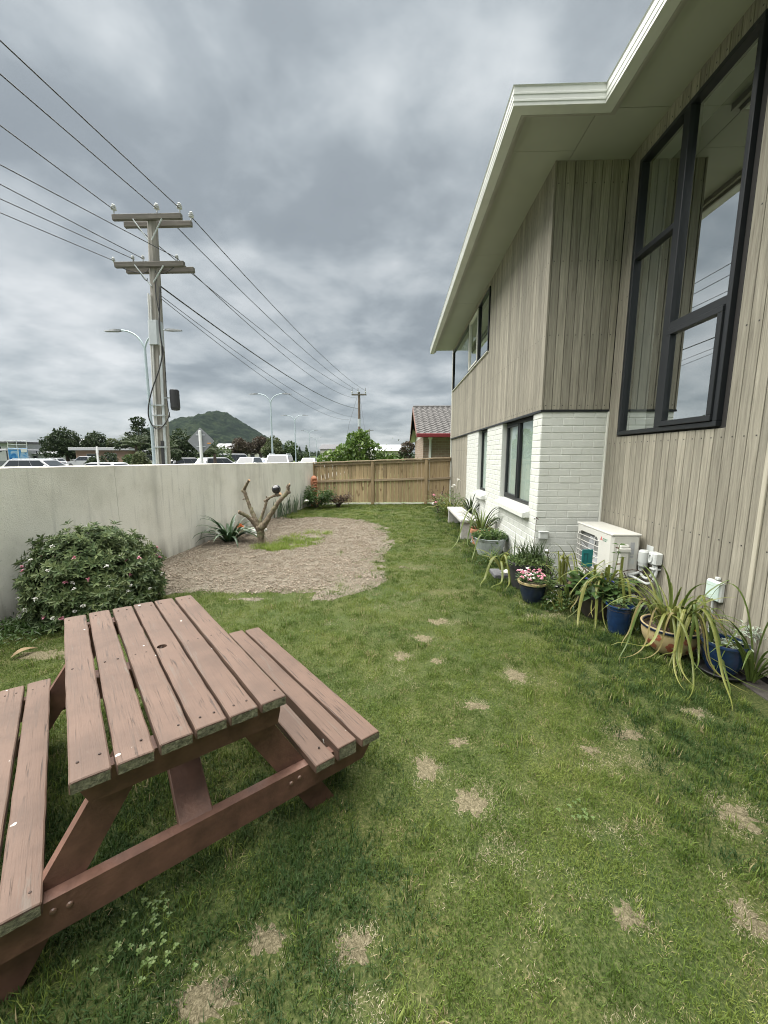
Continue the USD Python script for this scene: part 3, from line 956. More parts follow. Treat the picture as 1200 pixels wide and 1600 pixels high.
for a, b in ((0.0, 2.27), (2.274, 4.33), (4.334, fl)):
    m = MB()
    pa = FO + Rf @ np.array([a, .025, ftop(a) - .020])
    pb = FO + Rf @ np.array([b, .025, ftop(b) - .020])
    m.beam(pa, pb, .16, .045, bevel=.006)
    obj('capping_board', m, M_RAIL, FEN)
for a in (0.0, 2.28, 4.34):
    m = MB()
    m.box((a - .055, -.045, -.2), (a + .055, .040, ftop(a) - .046), .006, Rf, FO)
    obj('post', m, M_PALE, FEN)
for a, b in ((0.06, 2.22), (2.34, 4.28), (4.40, fl)):
    m = MB()
    m.box((a, .02, -.03), (b, .04, .045), .004, Rf, FO)
    obj('bottom_board', m, M_TRIM, FEN)

# ---------------------------------------------------------------- picnic table
def paint_mat(name, base, worn, crack):
    """Old brown-pink deck paint: crazed along the grain, thin in places, with bird droppings and mossy sawn ends."""
    n = {'tc': ('texture_coordinate', {}), 'o': ('object_info', {}), 'off': ('math', {'math_type': 'multiply', 'value2': 23.0}), 'ov': ('combine_xyz', {}), 'am': ('mapping', {}),
         'm1': ('mapping', {'scale': (75.0, 2.6, 75.0)}), 'n1': ('noise_texture', {'scale': 1.0, 'detail': 6.0, 'roughness': 0.62, 'distortion': 1.4}),
         'm3': ('mapping', {'scale': (26.0, 1.1, 26.0)}), 'n3': ('noise_texture', {'scale': 1.0, 'detail': 3.0, 'roughness': 0.5, 'distortion': 2.2}),
         'n2': ('noise_texture', {'scale': 3.4, 'detail': 5.0, 'roughness': 0.62}),
         'nd': ('noise_texture', {'scale': 17.0, 'detail': 2.0, 'roughness': 0.45}), 'ng': ('noise_texture', {'scale': 90.0, 'detail': 3.0}),
         'r': ('rgb_ramp', {'ramp': [(0.28, tuple(np.array(base) * .72)), (0.5, base), (0.72, tuple(np.minimum(np.array(base) * 1.16, 1)))]}),
         'w': ('map_range', {'from_min': 0.50, 'from_max': 0.72, 'to_min': 0.0, 'to_max': 0.75, 'clamp': True}), 'xw': ('mix', {'color2': worn}),
         'c': ('map_range', {'from_min': 0.585, 'from_max': 0.64, 'to_min': 0.0, 'to_max': 0.85, 'clamp': True}), 'xc': ('mix', {'color2': crack}),
         'cm': ('map_range', {'from_min': 0.44, 'from_max': 0.60, 'to_min': 0.05, 'to_max': 1.0, 'clamp': True}), 'cc': ('math', {'math_type': 'multiply'}),
         'd': ('map_range', {'from_min': 0.765, 'from_max': 0.78, 'to_min': 0.0, 'to_max': 0.9, 'clamp': True}), 'xd': ('mix', {'color2': (0.72, 0.72, 0.68)}),
         'sx': ('separate_xyz', {}), 'ya': ('math', {'math_type': 'absolute'}), 'ye': ('map_range', {'from_min': 0.826, 'from_max': 0.842, 'to_min': 0.0, 'to_max': 1.0, 'clamp': True}),
         'gt': ('geometry', {}), 'tn': ('vector_math_stub', {}),
         'pm': ('mapping', {'scale': (14.0, 1.5, 14.0)}), 'pn': ('noise_texture', {'scale': 1.0, 'detail': 6.0, 'roughness': 0.7, 'distortion': .8}), 'pr': ('map_range', {'from_min': 0.60, 'from_max': 0.645, 'to_min': 0.0, 'to_max': 0.55, 'clamp': True}), 'px': ('mix', {'color2': (.105, .090, .074)}),
         'bh': ('math', {'math_type': 'multiply_add', 'value2': -0.8}), 'b': ('bump', {'strength': 1.0, 'distance': 0.0016}),
         'p': ('principled_bsdf', {'roughness': 0.62, 'specular_ior_level': 0.35})}
    for k in ('gt', 'tn', 'sx', 'ya', 'ye'):
        del n[k]
    l = [('o.random', 'off.value1'), ('off.value', 'ov.x'), ('off.value', 'ov.y'), ('off.value', 'ov.z'), ('tc.object', 'am.vector'), ('ov.vector', 'am.location'),
         ('am.vector', 'm1.vector'), ('m1.vector', 'n1.vector'), ('am.vector', 'm3.vector'), ('m3.vector', 'n3.vector'), ('am.vector', 'n2.vector'), ('am.vector', 'nd.vector'), ('am.vector', 'ng.vector'),
         ('n2.fac', 'r.fac'), ('n1.fac', 'w.value'), ('w.result', 'xw.fac'), ('r.color', 'xw.color1'),
         ('n1.fac', 'c.value'), ('n2.fac', 'cm.value'), ('am.vector', 'pm.vector'), ('pm.vector', 'pn.vector'), ('pn.fac', 'pr.value'), ('pr.result', 'px.fac'), ('xw.color', 'px.color1'), ('c.result', 'cc.value1'), ('cm.result', 'cc.value2'), ('cc.value', 'xc.fac'), ('px.color', 'xc.color1'),
         ('nd.fac', 'd.value'), ('d.result', 'xd.fac'), ('xc.color', 'xd.color1'), ('xd.color', 'p.base_color'),
         ('cc.value', 'bh.value1'), ('n1.fac', 'bh.value3'), ('bh.value', 'b.height'), ('b.normal', 'p.normal')]
    return mat(name, n, l)


M_PAINT = paint_mat('picnic_paint', (0.102, 0.064, 0.046), (0.074, 0.050, 0.037), (0.026, 0.020, 0.017))
M_PAINT2 = plain('picnic_paint_frame', (0.115, 0.058, 0.040), 0.6, var=0.42, scale=11, bump=0.0025, bscale=38, objspace=True)
M_END = plain('mossy_end_grain', (0.125, 0.125, 0.078), 0.95, var=0.75, scale=55, bump=0.006, bscale=90, objspace=True)
M_BOLT = plain('painted_bolt', (0.15, 0.09, 0.065), 0.45, objspace=True)

PT = thing('picnic_table', 'weathered brown painted picnic table with fixed benches on the lawn', 'picnic table', (-1.37, 2.00, 0), 41.71)
UsdGeom.Xformable(PT).AddRotateYOp().Set(2.5)      # it leans a little towards the house
pr = np.random.default_rng(5)


def plank(name, x0, x1, y0, y1, z0, z1, hole=None, rot=0.0):
    """One plank with softly rounded edges and a ragged mossy sawn end towards the camera."""
    N = 60
    ys = np.concatenate([[y0], np.linspace(y0 + .004, y1 - .004, N), [y1]])
    b = .005
    rings = []
    for k, yy in enumerate(ys):
        e = 0.0035 if k in (0, len(ys) - 1) else 0
        dx = (meshkit.noise(np.array([yy * 9, x0 * 31, 1.0])) - .5) * .004
        dx2 = (meshkit.noise(np.array([yy * 11, x1 * 31, 5.0])) - .5) * .004
        zt = z1 + (meshkit.noise(np.array([yy * 2.0, x0 * 13, 3.0])) - .5) * .005
        X0, X1, Z0, Z1 = x0 + e + dx, x1 - e + dx2, z0 + e, zt - e
        rings.append([(X0, yy, Z0), (X0, yy, Z1 - b), (X0 + b, yy, Z1 - .0012), (X0 + .3 * (X1 - X0), yy, Z1), (X0 + .7 * (X1 - X0), yy, Z1), (X1 - b, yy, Z1 - .0012), (X1, yy, Z1 - b), (X1, yy, Z0)])
    m = MB()
    m.loft(rings)
    if hole:
        v, f = m.get()
        tm = manifold3d.Manifold(manifold3d.Mesh(v.astype(np.float32), f[:, ::-1].astype(np.uint32)))
        if tm.volume() < 0 or tm.is_empty():
            tm = manifold3d.Manifold(manifold3d.Mesh(v.astype(np.float32), f.astype(np.uint32)))
        cut = manifold3d.Manifold.cylinder(.2, .026, .026, 24).translate((hole[0], hole[1], z0 - .05))
        r = tm - cut
        if not r.is_empty():
            m = MB().mesh(r)
    pl = obj(name, m, M_PAINT, PT)
    for yy, sgn in ((y0, -1), (y1, 1)):
        n1, n2 = 10, 5
        xs, zs = np.linspace(x0 + .004, x1 - .004, n1), np.linspace(z0 + .003, z1 - .005, n2)
        X, Z = np.meshgrid(xs, zs)
        Y = yy + sgn * (.0015 + .006 * meshkit.fbm(np.stack([X * 70, Z * 70, 0 * X + yy], -1), 3, 4))
        v = np.stack([X, Y, Z], -1).reshape(-1, 3)
        i = (np.arange(n2 - 1)[:, None] * n1 + np.arange(n1 - 1)[None]).ravel()
        q = np.stack([i, i + 1, i + 1 + n1, i + n1], 1)
        if sgn > 0:
            q = q[:, ::-1]
        obj('sawn_end', (v, np.vstack([q[:, [0, 1, 2]], q[:, [0, 2, 3]]])), M_END, pl, smooth=True)
    return pl


ZT, ZB = .76, .345
for k, (a, b, c, d) in enumerate([(-.420, -.303, -.872, .834), (-.288, -.170, -.868, .849), (-.151, -.035, -.855, .854), (-.022, .100, -.844, .863), (.113, .233, -.846, .868), (.250, .369, -.843, .865)]):
    plank('table_plank', a, b, c, d, ZT - .045, ZT, hole=(.012, .02) if k == 3 else None)
for a, b, c, d, dz, th in [(.514, .628, -.872, .87, -.004, .042), (.668, .785, -.845, .89, .0, .075), (.802, .925, -.872, .866, .004, .045),
                           (-.622, -.508, -.835, .878, .0, .045), (-.752, -.637, -.832, .872, .0, .045), (-.885, -.768, -.83, .87, .0, .045)]:
    plank('bench_plank', a, b, c, d, ZB + dz - th, ZB + dz)
for sy in (-1, 1):
    yf = sy * .798
    yb = yf - sy * .048
    m = MB()
    v0, v1 = min(yf, yb), max(yf, yb)
    prof = [(-.405, .714), (.362, .714), (.360, .66), (.348, .60), (-.365, .60), (-.402, .68)]
    m.loft([[(x, yy, z) for x, z in prof] for yy in (v0, v1)])
    obj('top_bearer', m, M_PAINT2, PT)
    m = MB()
    prof = [(-.90, ZB - .046), (.0, ZB - .0465), (.922, ZB - .047), (.918, ZB - .12), (.87, ZB - .185), (-.85, ZB - .185), (-.90, ZB - .12)]
    m.loft([[(x, yy, z) for x, z in prof] for yy in (v0, v1)])
    br = obj('seat_bearer', m, M_PAINT2, PT)
    for sx in (-1, 1):
        m = MB()
        ya, yb2 = yb, yb - sy * .045
        prof = [(sx * .617 - .01, -.10), (sx * .763 - .01, -.10), (sx * .276 - .01, .712), (sx * .130 - .01, .712)]
        lo, hi = min(ya, yb2) + .001, max(ya, yb2)
        m.loft([[(x, yy, z) for x, z in prof] for yy in (lo, hi)])
        obj('leg', m, M_PAINT2, PT)
        for q in (0, 1):
            m = MB()
            bx, bz = sx * (.43 + .045 * q) - .01, ZB - .10 + .008 * q
            c = meshkit
            prof = [(.0001, .007), (.008, .0055), (.011, 0.0)]
            m.lathe([(r, z) for r, z in prof], 10)
            v, f = m.get()
            v = np.stack([v[:, 0] + bx, yf + sy * v[:, 2], v[:, 1] + bz], 1)
            obj('bolt', (v, f), M_BOLT, PT)
m = MB()
m.beam((-.01, -.77, .27), (-.01, -.10, .70), .135, .045, up=(0, -.5, .87), bevel=.004)
obj('brace', m, M_PAINT2, PT)
m = MB()
m.beam((-.01, .72, .30), (-.01, .05, .70), .135, .045, up=(0, .5, .87), bevel=.004)
obj('brace', m, M_PAINT2, PT)
m = MB()
m.box((-.40, -.06, .66), (.34, .03, .713), .004)
obj('middle_bearer', m, M_PAINT2, PT)

nh = MB()
for k, (a, b) in enumerate([(-.420, -.303), (-.288, -.170), (-.151, -.035), (-.022, .100), (.113, .233), (.250, .369), (.514, .628), (.802, .925), (-.622, -.508), (-.752, -.637)]):
    for yy in (-.775, .0, .775):
        for q in (.27, .73):
            if pr.random() < .85 and not (abs(yy) < .1 and a > .4) and not (abs(yy) < .1 and a < -.45):
                z = (ZT if k < 6 else ZB) + .0012
                nh.lathe([(.0001, .0022), (.0045, .0016), (.0055, -.004)], 8, (a + (b - a) * q + pr.normal(0, .004), yy + pr.normal(0, .006), z))
obj('nail_head', nh, plain('rusty_nail', (.035, .022, .016), .8, objspace=True), PT, kind='stuff')

# ---------------------------------------------------------------- pruned tree with a ball on a branch
def bark_mat(name, c1, c2, c3, moss):
    n = {'g': ('geometry', {}), 'm': ('mapping', {'scale': (1.0, 1.0, 0.35)}), 'n': ('noise_texture', {'scale': 42.0, 'detail': 5.0, 'roughness': 0.65}),
         'n2': ('noise_texture', {'scale': 7.0, 'detail': 3.0}), 'r': ('rgb_ramp', {'ramp': [(0.3, c1), (0.5, c2), (0.7, c3)]}),
         'mr': ('map_range', {'from_min': 0.48, 'from_max': 0.68, 'to_min': 0.0, 'to_max': 0.8, 'clamp': True}), 'x': ('mix', {'color2': moss}),
         'b': ('bump', {'strength': 1.0, 'distance': 0.012}), 'p': ('principled_bsdf', {'roughness': 0.9, 'specular_ior_level': 0.2})}
    return mat(name, n, [('g.position', 'm.vector'), ('m.vector', 'n.vector'), ('g.position', 'n2.vector'), ('n.fac', 'r.fac'), ('n2.fac', 'mr.value'), ('mr.result', 'x.fac'), ('r.color', 'x.color1'),
                         ('x.color', 'p.base_color'), ('n.fac', 'b.height'), ('b.normal', 'p.normal')])


M_BARK = bark_mat('bare_bark', (0.07, 0.055, 0.04), (0.155, 0.125, 0.09), (0.24, 0.20, 0.145), (0.15, 0.16, 0.085))
M_CUT = plain('cut_wood', (0.50, 0.33, 0.19), 0.8, var=0.25, scale=40)
M_BALL = mat('dark_gloss', {'p': ('principled_bsdf', {'base_color': (.012, .012, .013), 'roughness': 0.12, 'coat_weight': 0.5})}, [])
PTR = thing('pruned_tree', 'short leafless tree pruned to four bare stubs in the soil bed', 'tree')


def tp(px, py, dy=0.0):
    return (-2.81 + (px - 408) / 77.5, 7.74 + dy, (852 - py) / 77.5)


tr = np.random.default_rng(2)


def limb(name, pts, r, parent=PTR, cut=None):
    p = smooth_path(pts, 36)
    rr = np.interp(np.linspace(0, 1, 36), np.linspace(0, 1, len(r)), r) * (1 + tr.normal(0, .035, 36))
    p = p + tr.normal(0, .004, p.shape)
    m = MB().tube(p, rr, 18)
    v, f = m.get()
    cl = p[np.argmin(((v[:, None] - p[None]) ** 2).sum(-1), 1)]
    v = cl + (v - cl) * (1 + .55 * (meshkit.fbm(v * np.array([26, 26, 13]), 4, 12) - .5))[:, None]
    o = obj(name, (v, f), M_BARK, parent, smooth=True)
    if cut:
        d = p[-1] - p[-2]
        d /= np.linalg.norm(d)
        m = MB().tube([p[-1] - d * .002, p[-1] + d * .004], [rr[-1] * .98, rr[-1] * .93], 12)
        obj('cut_face', m, M_CUT, o)
    return o


limb('trunk', [tp(409, 858), tp(409, 845), tp(408, 832), tp(405.5, 820)], [.082, .070, .068, .085])
limb('limb', [tp(402, 822), tp(397, 802, .03), tp(391, 789, .06), tp(386, 774, .08), tp(380, 763, .10)], [.06, .047, .040, .033, .036])
limb('limb', [tp(381, 764, .10), tp(386, 756, .08), tp(392, 747, .05)], [.030, .027, .025], cut=True)
limb('limb', [tp(404, 822, -.02), tp(394.5, 806, -.10), tp(380.5, 795, -.2)], [.055, .040, .037], cut=True)
limb('limb', [tp(406, 820, .03), tp(409, 806, .08), tp(414, 790, .13), tp(417, 779, .16)], [.055, .032, .026, .024])
limb('limb', [tp(412.5, 782, .14), tp(420, 777, .16), tp(428, 773, .17), tp(434, 772, .16), tp(440, 769, .12)], [.024, .026, .025, .026, .032], cut=True)
limb('limb', [tp(408, 824, 0), tp(419, 813, -.03), tp(430, 796, -.03), tp(441, 780, -.02), tp(453, 767, .0), tp(456.5, 763, .0)], [.075, .058, .047, .045, .042, .044])
limb('limb', [tp(454.5, 766, 0), tp(455.5, 760, .0), tp(456.5, 754, .01)], [.036, .034, .033], cut=True)
limb('twig_stub', [tp(386, 778, .07), tp(383, 777, .06), tp(380.5, 778, .06)], [.014, .010, .009])
limb('twig_stub', [tp(418, 779, .16), tp(417.5, 776, .15), tp(417, 774, .14)], [.010, .009, .008])
limb('twig_stub', [tp(455, 766, .0), tp(458, 767, -.02), tp(459.5, 765, -.02)], [.018, .013, .011])
x, yy, z = tp(432.7, 762.6, .165)
BALLT = thing('black_ball', 'glossy black ball with a raised ring resting on a bare branch', 'ball', (x, yy, z))
m = MB()
a = np.linspace(0, np.pi, 20)
m.lathe([(max(.092 * math.sin(t), 1e-4), .092 * math.cos(t)) for t in a], 28)
obj('ball', m, M_BALL, BALLT, smooth=True)
m = MB()
tt = np.linspace(0, 2 * np.pi, 41)
m.tube([(.04 + .0 * t, .0, 0) + .058 * np.array([0.15 * math.sin(t), -1.15 - .0 * t, 0]) * 1 + .05 * np.array([math.cos(t), 0, math.sin(t)]) for t in tt], .007, 6)
obj('ring', m, M_BALL, BALLT, smooth=True)
# ---------------------------------------------------------------- leaves of the garden
L_STRAP = leafy('strap_leaf', [(0.055, 0.085, 0.022), (0.10, 0.145, 0.034), (0.17, 0.20, 0.058)], 6.0, 0.38, 0.3)
L_STRAPY = leafy('yellow_strap_leaf', [(0.10, 0.125, 0.028), (0.18, 0.20, 0.05), (0.28, 0.275, 0.09)], 6.0, 0.4, 0.3)
L_TIRED = leafy('fading_strap_leaf', [(0.13, 0.12, 0.04), (0.22, 0.18, 0.07), (0.32, 0.26, 0.13)], 6.0, 0.6, 0.25)
L_DARK = leafy('dark_strap_leaf', [(0.025, 0.045, 0.018), (0.05, 0.08, 0.028), (0.085, 0.11, 0.04)], 6.0, 0.35, 0.2)
L_CLIVIA = leafy('clivia_leaf', [(0.018, 0.040, 0.018), (0.035, 0.07, 0.028), (0.075, 0.12, 0.045)], 5.0, 0.3, 0.15, 0.5)
L_IRIS = leafy('iris_leaf', [(0.06, 0.095, 0.065), (0.10, 0.14, 0.09), (0.15, 0.18, 0.11)], 5.0, 0.5, 0.25)
L_HERB = leafy('herb_leaf', [(0.06, 0.10, 0.03), (0.11, 0.17, 0.05), (0.19, 0.25, 0.09)], 12.0, 0.5, 0.35)
L_GREEN = leafy('green_leaf', [(0.035, 0.07, 0.022), (0.06, 0.11, 0.03), (0.10, 0.16, 0.05)], 10.0, 0.4, 0.3)
L_BUSH = leafy('daphne_leaf', [(0.034, 0.058, 0.028), (0.075, 0.115, 0.048), (0.13, 0.17, 0.07), (0.21, 0.24, 0.10)], 3.0, 0.45, 0.25, 0.25, 0.55)
L_RED = leafy('bronze_leaf', [(0.05, 0.035, 0.028), (0.10, 0.06, 0.045), (0.14, 0.10, 0.06)], 8.0, 0.5, 0.3)
L_DRY = leafy('dry_leaf', [(0.20, 0.13, 0.07), (0.36, 0.27, 0.16), (0.5, 0.42, 0.30)], 8.0, 0.8, 0.2)
L_GREY = leafy('succulent_leaf', [(0.20, 0.26, 0.20), (0.32, 0.38, 0.30), (0.45, 0.50, 0.40)], 8.0, 0.5, 0.1)
M_STEM = plain('green_stem', (0.10, 0.13, 0.045), 0.6)
M_TWIG = plain('brown_twig', (0.07, 0.05, 0.038), 0.8)
M_WHITEF = plain('white_petal', (0.75, 0.74, 0.70), 0.6, var=.05)
M_PINKF = plain('pink_petal', (0.66, 0.30, 0.38), 0.6, var=0.25, scale=60)
M_ORANGEF = plain('orange_petal', (0.72, 0.22, 0.05), 0.5, var=0.2, scale=60)
M_BLUEF = plain('blue_petal', (0.06, 0.06, 0.42), 0.5)
M_POTSOIL = plain('potting_soil', (0.065, 0.045, 0.032), 0.95, var=0.5, scale=60, bump=0.01, bscale=80)


def leaf_quad(m, rng, p, d, L, w, up=None, fold=0.3):
    """A small pointed leaf of two folded halves at p along d."""
    d = np.asarray(d, float)
    d = d / np.linalg.norm(d)
    s = np.cross(d, (0, 0, 1.0) if up is None else up)
    if np.linalg.norm(s) < .05:
        s = np.array([1.0, 0, 0])
    s /= np.linalg.norm(s)
    u = np.cross(s, d)
    mid, tip = p + d * L * .5 - u * L * .03, p + d * L - u * L * .10
    a, b = mid + s * w / 2 + u * w * fold, mid - s * w / 2 + u * w * fold
    m.add([p, a, tip, b, mid], [[0, 1, 4], [1, 2, 4], [2, 3, 4], [3, 0, 4]])


def blob_petals(m, rng, c, r, n=8):
    for k in range(n):
        d = rng.normal(size=3)
        d[2] = abs(d[2]) + .2
        d /= np.linalg.norm(d)
        leaf_quad(m, rng, np.asarray(c) + d * r * .3, d, r, r * .9)


def strap_plant(parent, rng, base, n, length, elev, droop, width, m, spread=.03, az=None, az_w=math.pi, single=True, name='leaf', floor=.012):
    allm = MB()
    for k in range(n):
        a = rng.uniform(0, 2 * np.pi) if az is None else az + rng.uniform(-az_w, az_w)
        b = np.array(base) + np.array([math.cos(a), math.sin(a), 0]) * rng.uniform(0, spread)
        L = length * rng.uniform(.65, 1.15)
        pts, w = strap(rng, b, a, L, elev + rng.normal(0, .14), droop * rng.uniform(.7, 1.3), width * rng.uniform(.75, 1.2), floor=floor)
        if single:
            mm = MB().ribbon(pts, w)
            obj(name, mm, m, parent)
        else:
            allm.ribbon(pts, w)
    if not single:
        obj('foliage', allm, m, parent)


def arch_leaf(parent, p0, p3, lift, width, m, name='leaf', n=16):
    """A long leaf from p0 that arches up and over to p3."""
    p0, p3 = np.array(p0, float), np.array(p3, float)
    h = p3 - p0
    pts = bezier(p0, p0 + (0.12 * h[0], 0.12 * h[1], lift), p0 + (0.70 * h[0], 0.70 * h[1], max(h[2], -p0[2] * .3) + lift * .55), p3, n)
    if p3[2] < .05:
        g_ = p3[2]                      # out of the pot, over the rim, then down and along the ground
        q = np.array([-h[1], h[0], 0.0]) * .16 * math.sin(37 * p3[0] + 11 * p3[1])
        kn = [p0, p0 + h * (.09, .09, 0) + (0, 0, lift * .40), p0 + h * (.26, .26, 0) + q * .3 + (0, 0, lift * .55), p0 + h * (.46, .46, 0) + q * .8 + (0, 0, (g_ - p0[2]) * .16 + lift * .32),
              p0 + h * (.64, .64, 0) + q + (0, 0, (g_ - p0[2]) * .60), np.array([p0[0] + .82 * h[0], p0[1] + .82 * h[1], g_ + .03]) + q * .7, p3]
        n = 22
        pts = smooth_path(kn, n)
        pts[:, 2] = np.maximum(pts[:, 2], g_)
    obj(name, MB().ribbon(pts, blade_width(n, width), fold=.12), m, parent)


# ---------------------------------------------------------------- flowering bush against the wall
def dome_bush(name, label, c, rx, ry, h, n_whorl, leaf_l, leaf_w, mtl, flowers, seed, group=None, low=0.03):
    rng = np.random.default_rng(seed)
    t = thing(name, label, 'bush', c)
    m, inner = MB(), MB()
    tips = []
    for k in range(n_whorl):
        u = rng.uniform(-.12, 1)
        a = rng.uniform(0, 2 * np.pi)
        cs = math.sqrt(max(0, 1 - u * u))
        d = np.array([cs * math.cos(a), cs * math.sin(a), u])
        bump_ = 0.80 + .60 * (meshkit.fbm((d * 2.6 + seed)[None], 3, seed)[0] - .5) * .6 + .14 + rng.normal(0, .045) + (rng.uniform(.05, .16) if rng.random() < .05 else 0)
        p = np.array([d[0] * rx, d[1] * ry, h * .16 + d[2] * h * .84]) * bump_
        if p[2] < low:
            p[2] = low + rng.uniform(0, .08)
        nrm = np.array([d[0] / rx, d[1] / ry, d[2] / h + .35])
        nrm /= np.linalg.norm(nrm)
        nl = rng.integers(6, 10)
        e1 = np.cross(nrm, (0.3, .5, .8))
        e1 /= np.linalg.norm(e1)
        e2 = np.cross(nrm, e1)
        ph = rng.uniform(0, 6)
        sc = rng.uniform(.75, 1.15)
        for j in range(nl):
            aa = ph + j * 2.4
            tilt = .25 + .55 * (j / nl)
            dd = (e1 * math.cos(aa) + e2 * math.sin(aa)) * (1.05 - tilt * .5) + nrm * (tilt * .9)
            leaf_quad(m, rng, p - nrm * .015 * (nl - j) / nl, dd, leaf_l * sc * rng.uniform(.8, 1.15), leaf_w * sc, up=nrm)
        tips.append((p, nrm))
        if k % 2 == 0:
            q = p * rng.uniform(.55, .85)
            for j in range(5):
                leaf_quad(inner, rng, q, rng.normal(size=3), leaf_l * 1.1, leaf_w)
    obj('foliage', m, mtl, t, kind='stuff')
    obj('inner_foliage', inner, mtl, t, kind='stuff')
    st = MB()
    for k in range(16):
        a = rng.uniform(0, 2 * np.pi)
        e = np.array([math.cos(a) * rx * .6, math.sin(a) * ry * .6, h * rng.uniform(.4, .8)])
        st.tube(bezier((0, 0, -.02), (0, 0, h * .2), e * .6, e, 6), [.014, .012, .01, .008, .006, .004], 5)
    obj('stem', st, M_TWIG, t)
    for k in range(flowers):
        p, nrm = tips[rng.integers(len(tips))]
        if p[2] < h * .12:
            continue
        fm = MB()
        for j in range(12):
            d = nrm + rng.normal(0, .75, 3)
            leaf_quad(fm, rng, p + nrm * .055, d, rng.uniform(.022, .036), .022)
        obj('flower', fm, M_PINKF if k % 4 == 0 else M_WHITEF, t)
    return t


dome_bush('flowering_bush', 'rounded dark green bush with small pale pink flowers against the wall', (-3.67, 4.42, 0), .68, .72, 1.0, 2300, .072, .027, L_BUSH, 100, 21)

# weeds and dry leaves along the wall's foot, nearest the camera
wt = thing('wall_weed', 'low green weeds at the wall foot beside the flowering bush', 'weeds', (-3.95, 3.95, 0))
rng = np.random.default_rng(31)
m = MB()
for k in range(420):
    p = np.array([rng.normal(0, .22), rng.normal(0, .30), 0.0])
    for j in range(3):
        d = rng.normal(size=3)
        d[2] = abs(d[2]) * .8 + .1
        leaf_quad(m, rng, p + (0, 0, rng.uniform(0, .05)), d, rng.uniform(.04, .09), .018)
obj('foliage', m, L_GREEN, wt, kind='stuff')
for k, (x, y, az) in enumerate([(-3.52, 3.18, 1.2)]):
    m = MB()
    pts = bezier((x, y, .02), (x + .06 * math.cos(az), y + .06 * math.sin(az), .07), (x + .12 * math.cos(az), y + .12 * math.sin(az), .06), (x + .2 * math.cos(az), y + .2 * math.sin(az), .015), 8)
    m.ribbon(pts, [.012, .035, .055, .06, .055, .04, .025, .004], fold=.3)
    o = obj('fallen_leaf', m, L_DRY)
    keys(o, 'curled dry brown leaf on the grass at the left edge beyond the bench', 'leaf')

# small pale weeds in the grass before the table
rng = np.random.default_rng(33)
for k, (x, y, lab) in enumerate([(-.98, 1.28, 'pale clover weed in the dark grass, between seat bearer and worn patches'), (-.86, 1.13, 'pale clover weed in the grass nearest the lower left corner'),
                                 (-1.02, 1.17, 'small sprig of pale weed in shade close under the seat bearer'), (.92, 1.77, 'yellow-green broad-leaved weed alone in the middle of the lawn')]):
    t = thing('lawn_weed', lab, 'weed', (x, y, 0))
    m = MB()
    for j in range(13):
        p = np.array([rng.normal(0, .05), rng.normal(0, .035), rng.uniform(.02, .055)])
        for q in range(3):
            a = q * 2.1 + rng.uniform(0, 1)
            leaf_quad(m, rng, p, (math.cos(a), math.sin(a), .25), .014, .012)
    obj('foliage', m, L_HERB, t)

# ---------------------------------------------------------------- plants along the wall
t = thing('clivia_plant', 'dark strap-leaved clump with an orange flower at the foot of the wall', 'plant', (-3.58, 8.0, 0))
rng = np.random.default_rng(41)
for k in range(44):
    a = rng.uniform(0, 2 * np.pi)
    pts, w = strap(rng, (math.cos(a) * .06, math.sin(a) * .06, .0), a, rng.uniform(.5, .98), rng.uniform(.7, 1.45), rng.uniform(.9, 2.4), rng.uniform(.062, .085), floor=.02)
    pts[:, 0] = np.maximum(pts[:, 0], -.50)
    obj('leaf', MB().ribbon(pts, w, fold=.18), L_CLIVIA, t)
obj('stalk', MB().tube(bezier((.12, -.05, 0), (.2, -.08, .2), (.28, -.1, .3), (.30, -.12, .36), 6), .008, 6), M_STEM, t)
fm = MB()
for j in range(16):
    d = rng.normal(size=3)
    d[2] = abs(d[2])
    leaf_quad(fm, rng, np.array([.30, -.12, .36]), d, .085, .035)
obj('flower', fm, M_ORANGEF, t)

for k, (x, y, n, lab) in enumerate([(-3.42, 11.3, 20, 'clump of upright grey-green iris blades nearest the pruned tree'), (-3.33, 12.4, 22, 'clump of upright grey-green iris blades close to the corner bush')]):
    t = thing('iris_plant', lab, 'plant', (x, y, 0), group='iris clumps along the wall')
    rng = np.random.default_rng(50 + k)
    for j in range(n):
        a = rng.uniform(0, 2 * np.pi)
        b = (rng.normal(0, .15), rng.normal(0, .22), 0)
        pts, w = strap(rng, b, a, rng.uniform(.4, .7), rng.uniform(1.15, 1.5), rng.uniform(.1, .5), .035)
        obj('leaf', MB().ribbon(pts, w, fold=.1), L_IRIS, t)
t = thing('white_flower', 'single white flower on a bent stalk before the corner bush', 'flower', (-3.02, 12.6, 0))
obj('stalk', MB().tube(bezier((-.25, 0, 0), (-.15, 0, .25), (-.05, 0, .30), (.05, 0, .34), 8), .008, 5), M_STEM, t)
fm = MB()
blob_petals(fm, np.random.default_rng(1), (.05, 0, .34), .07, 12)
obj('flower', fm, M_WHITEF, t)


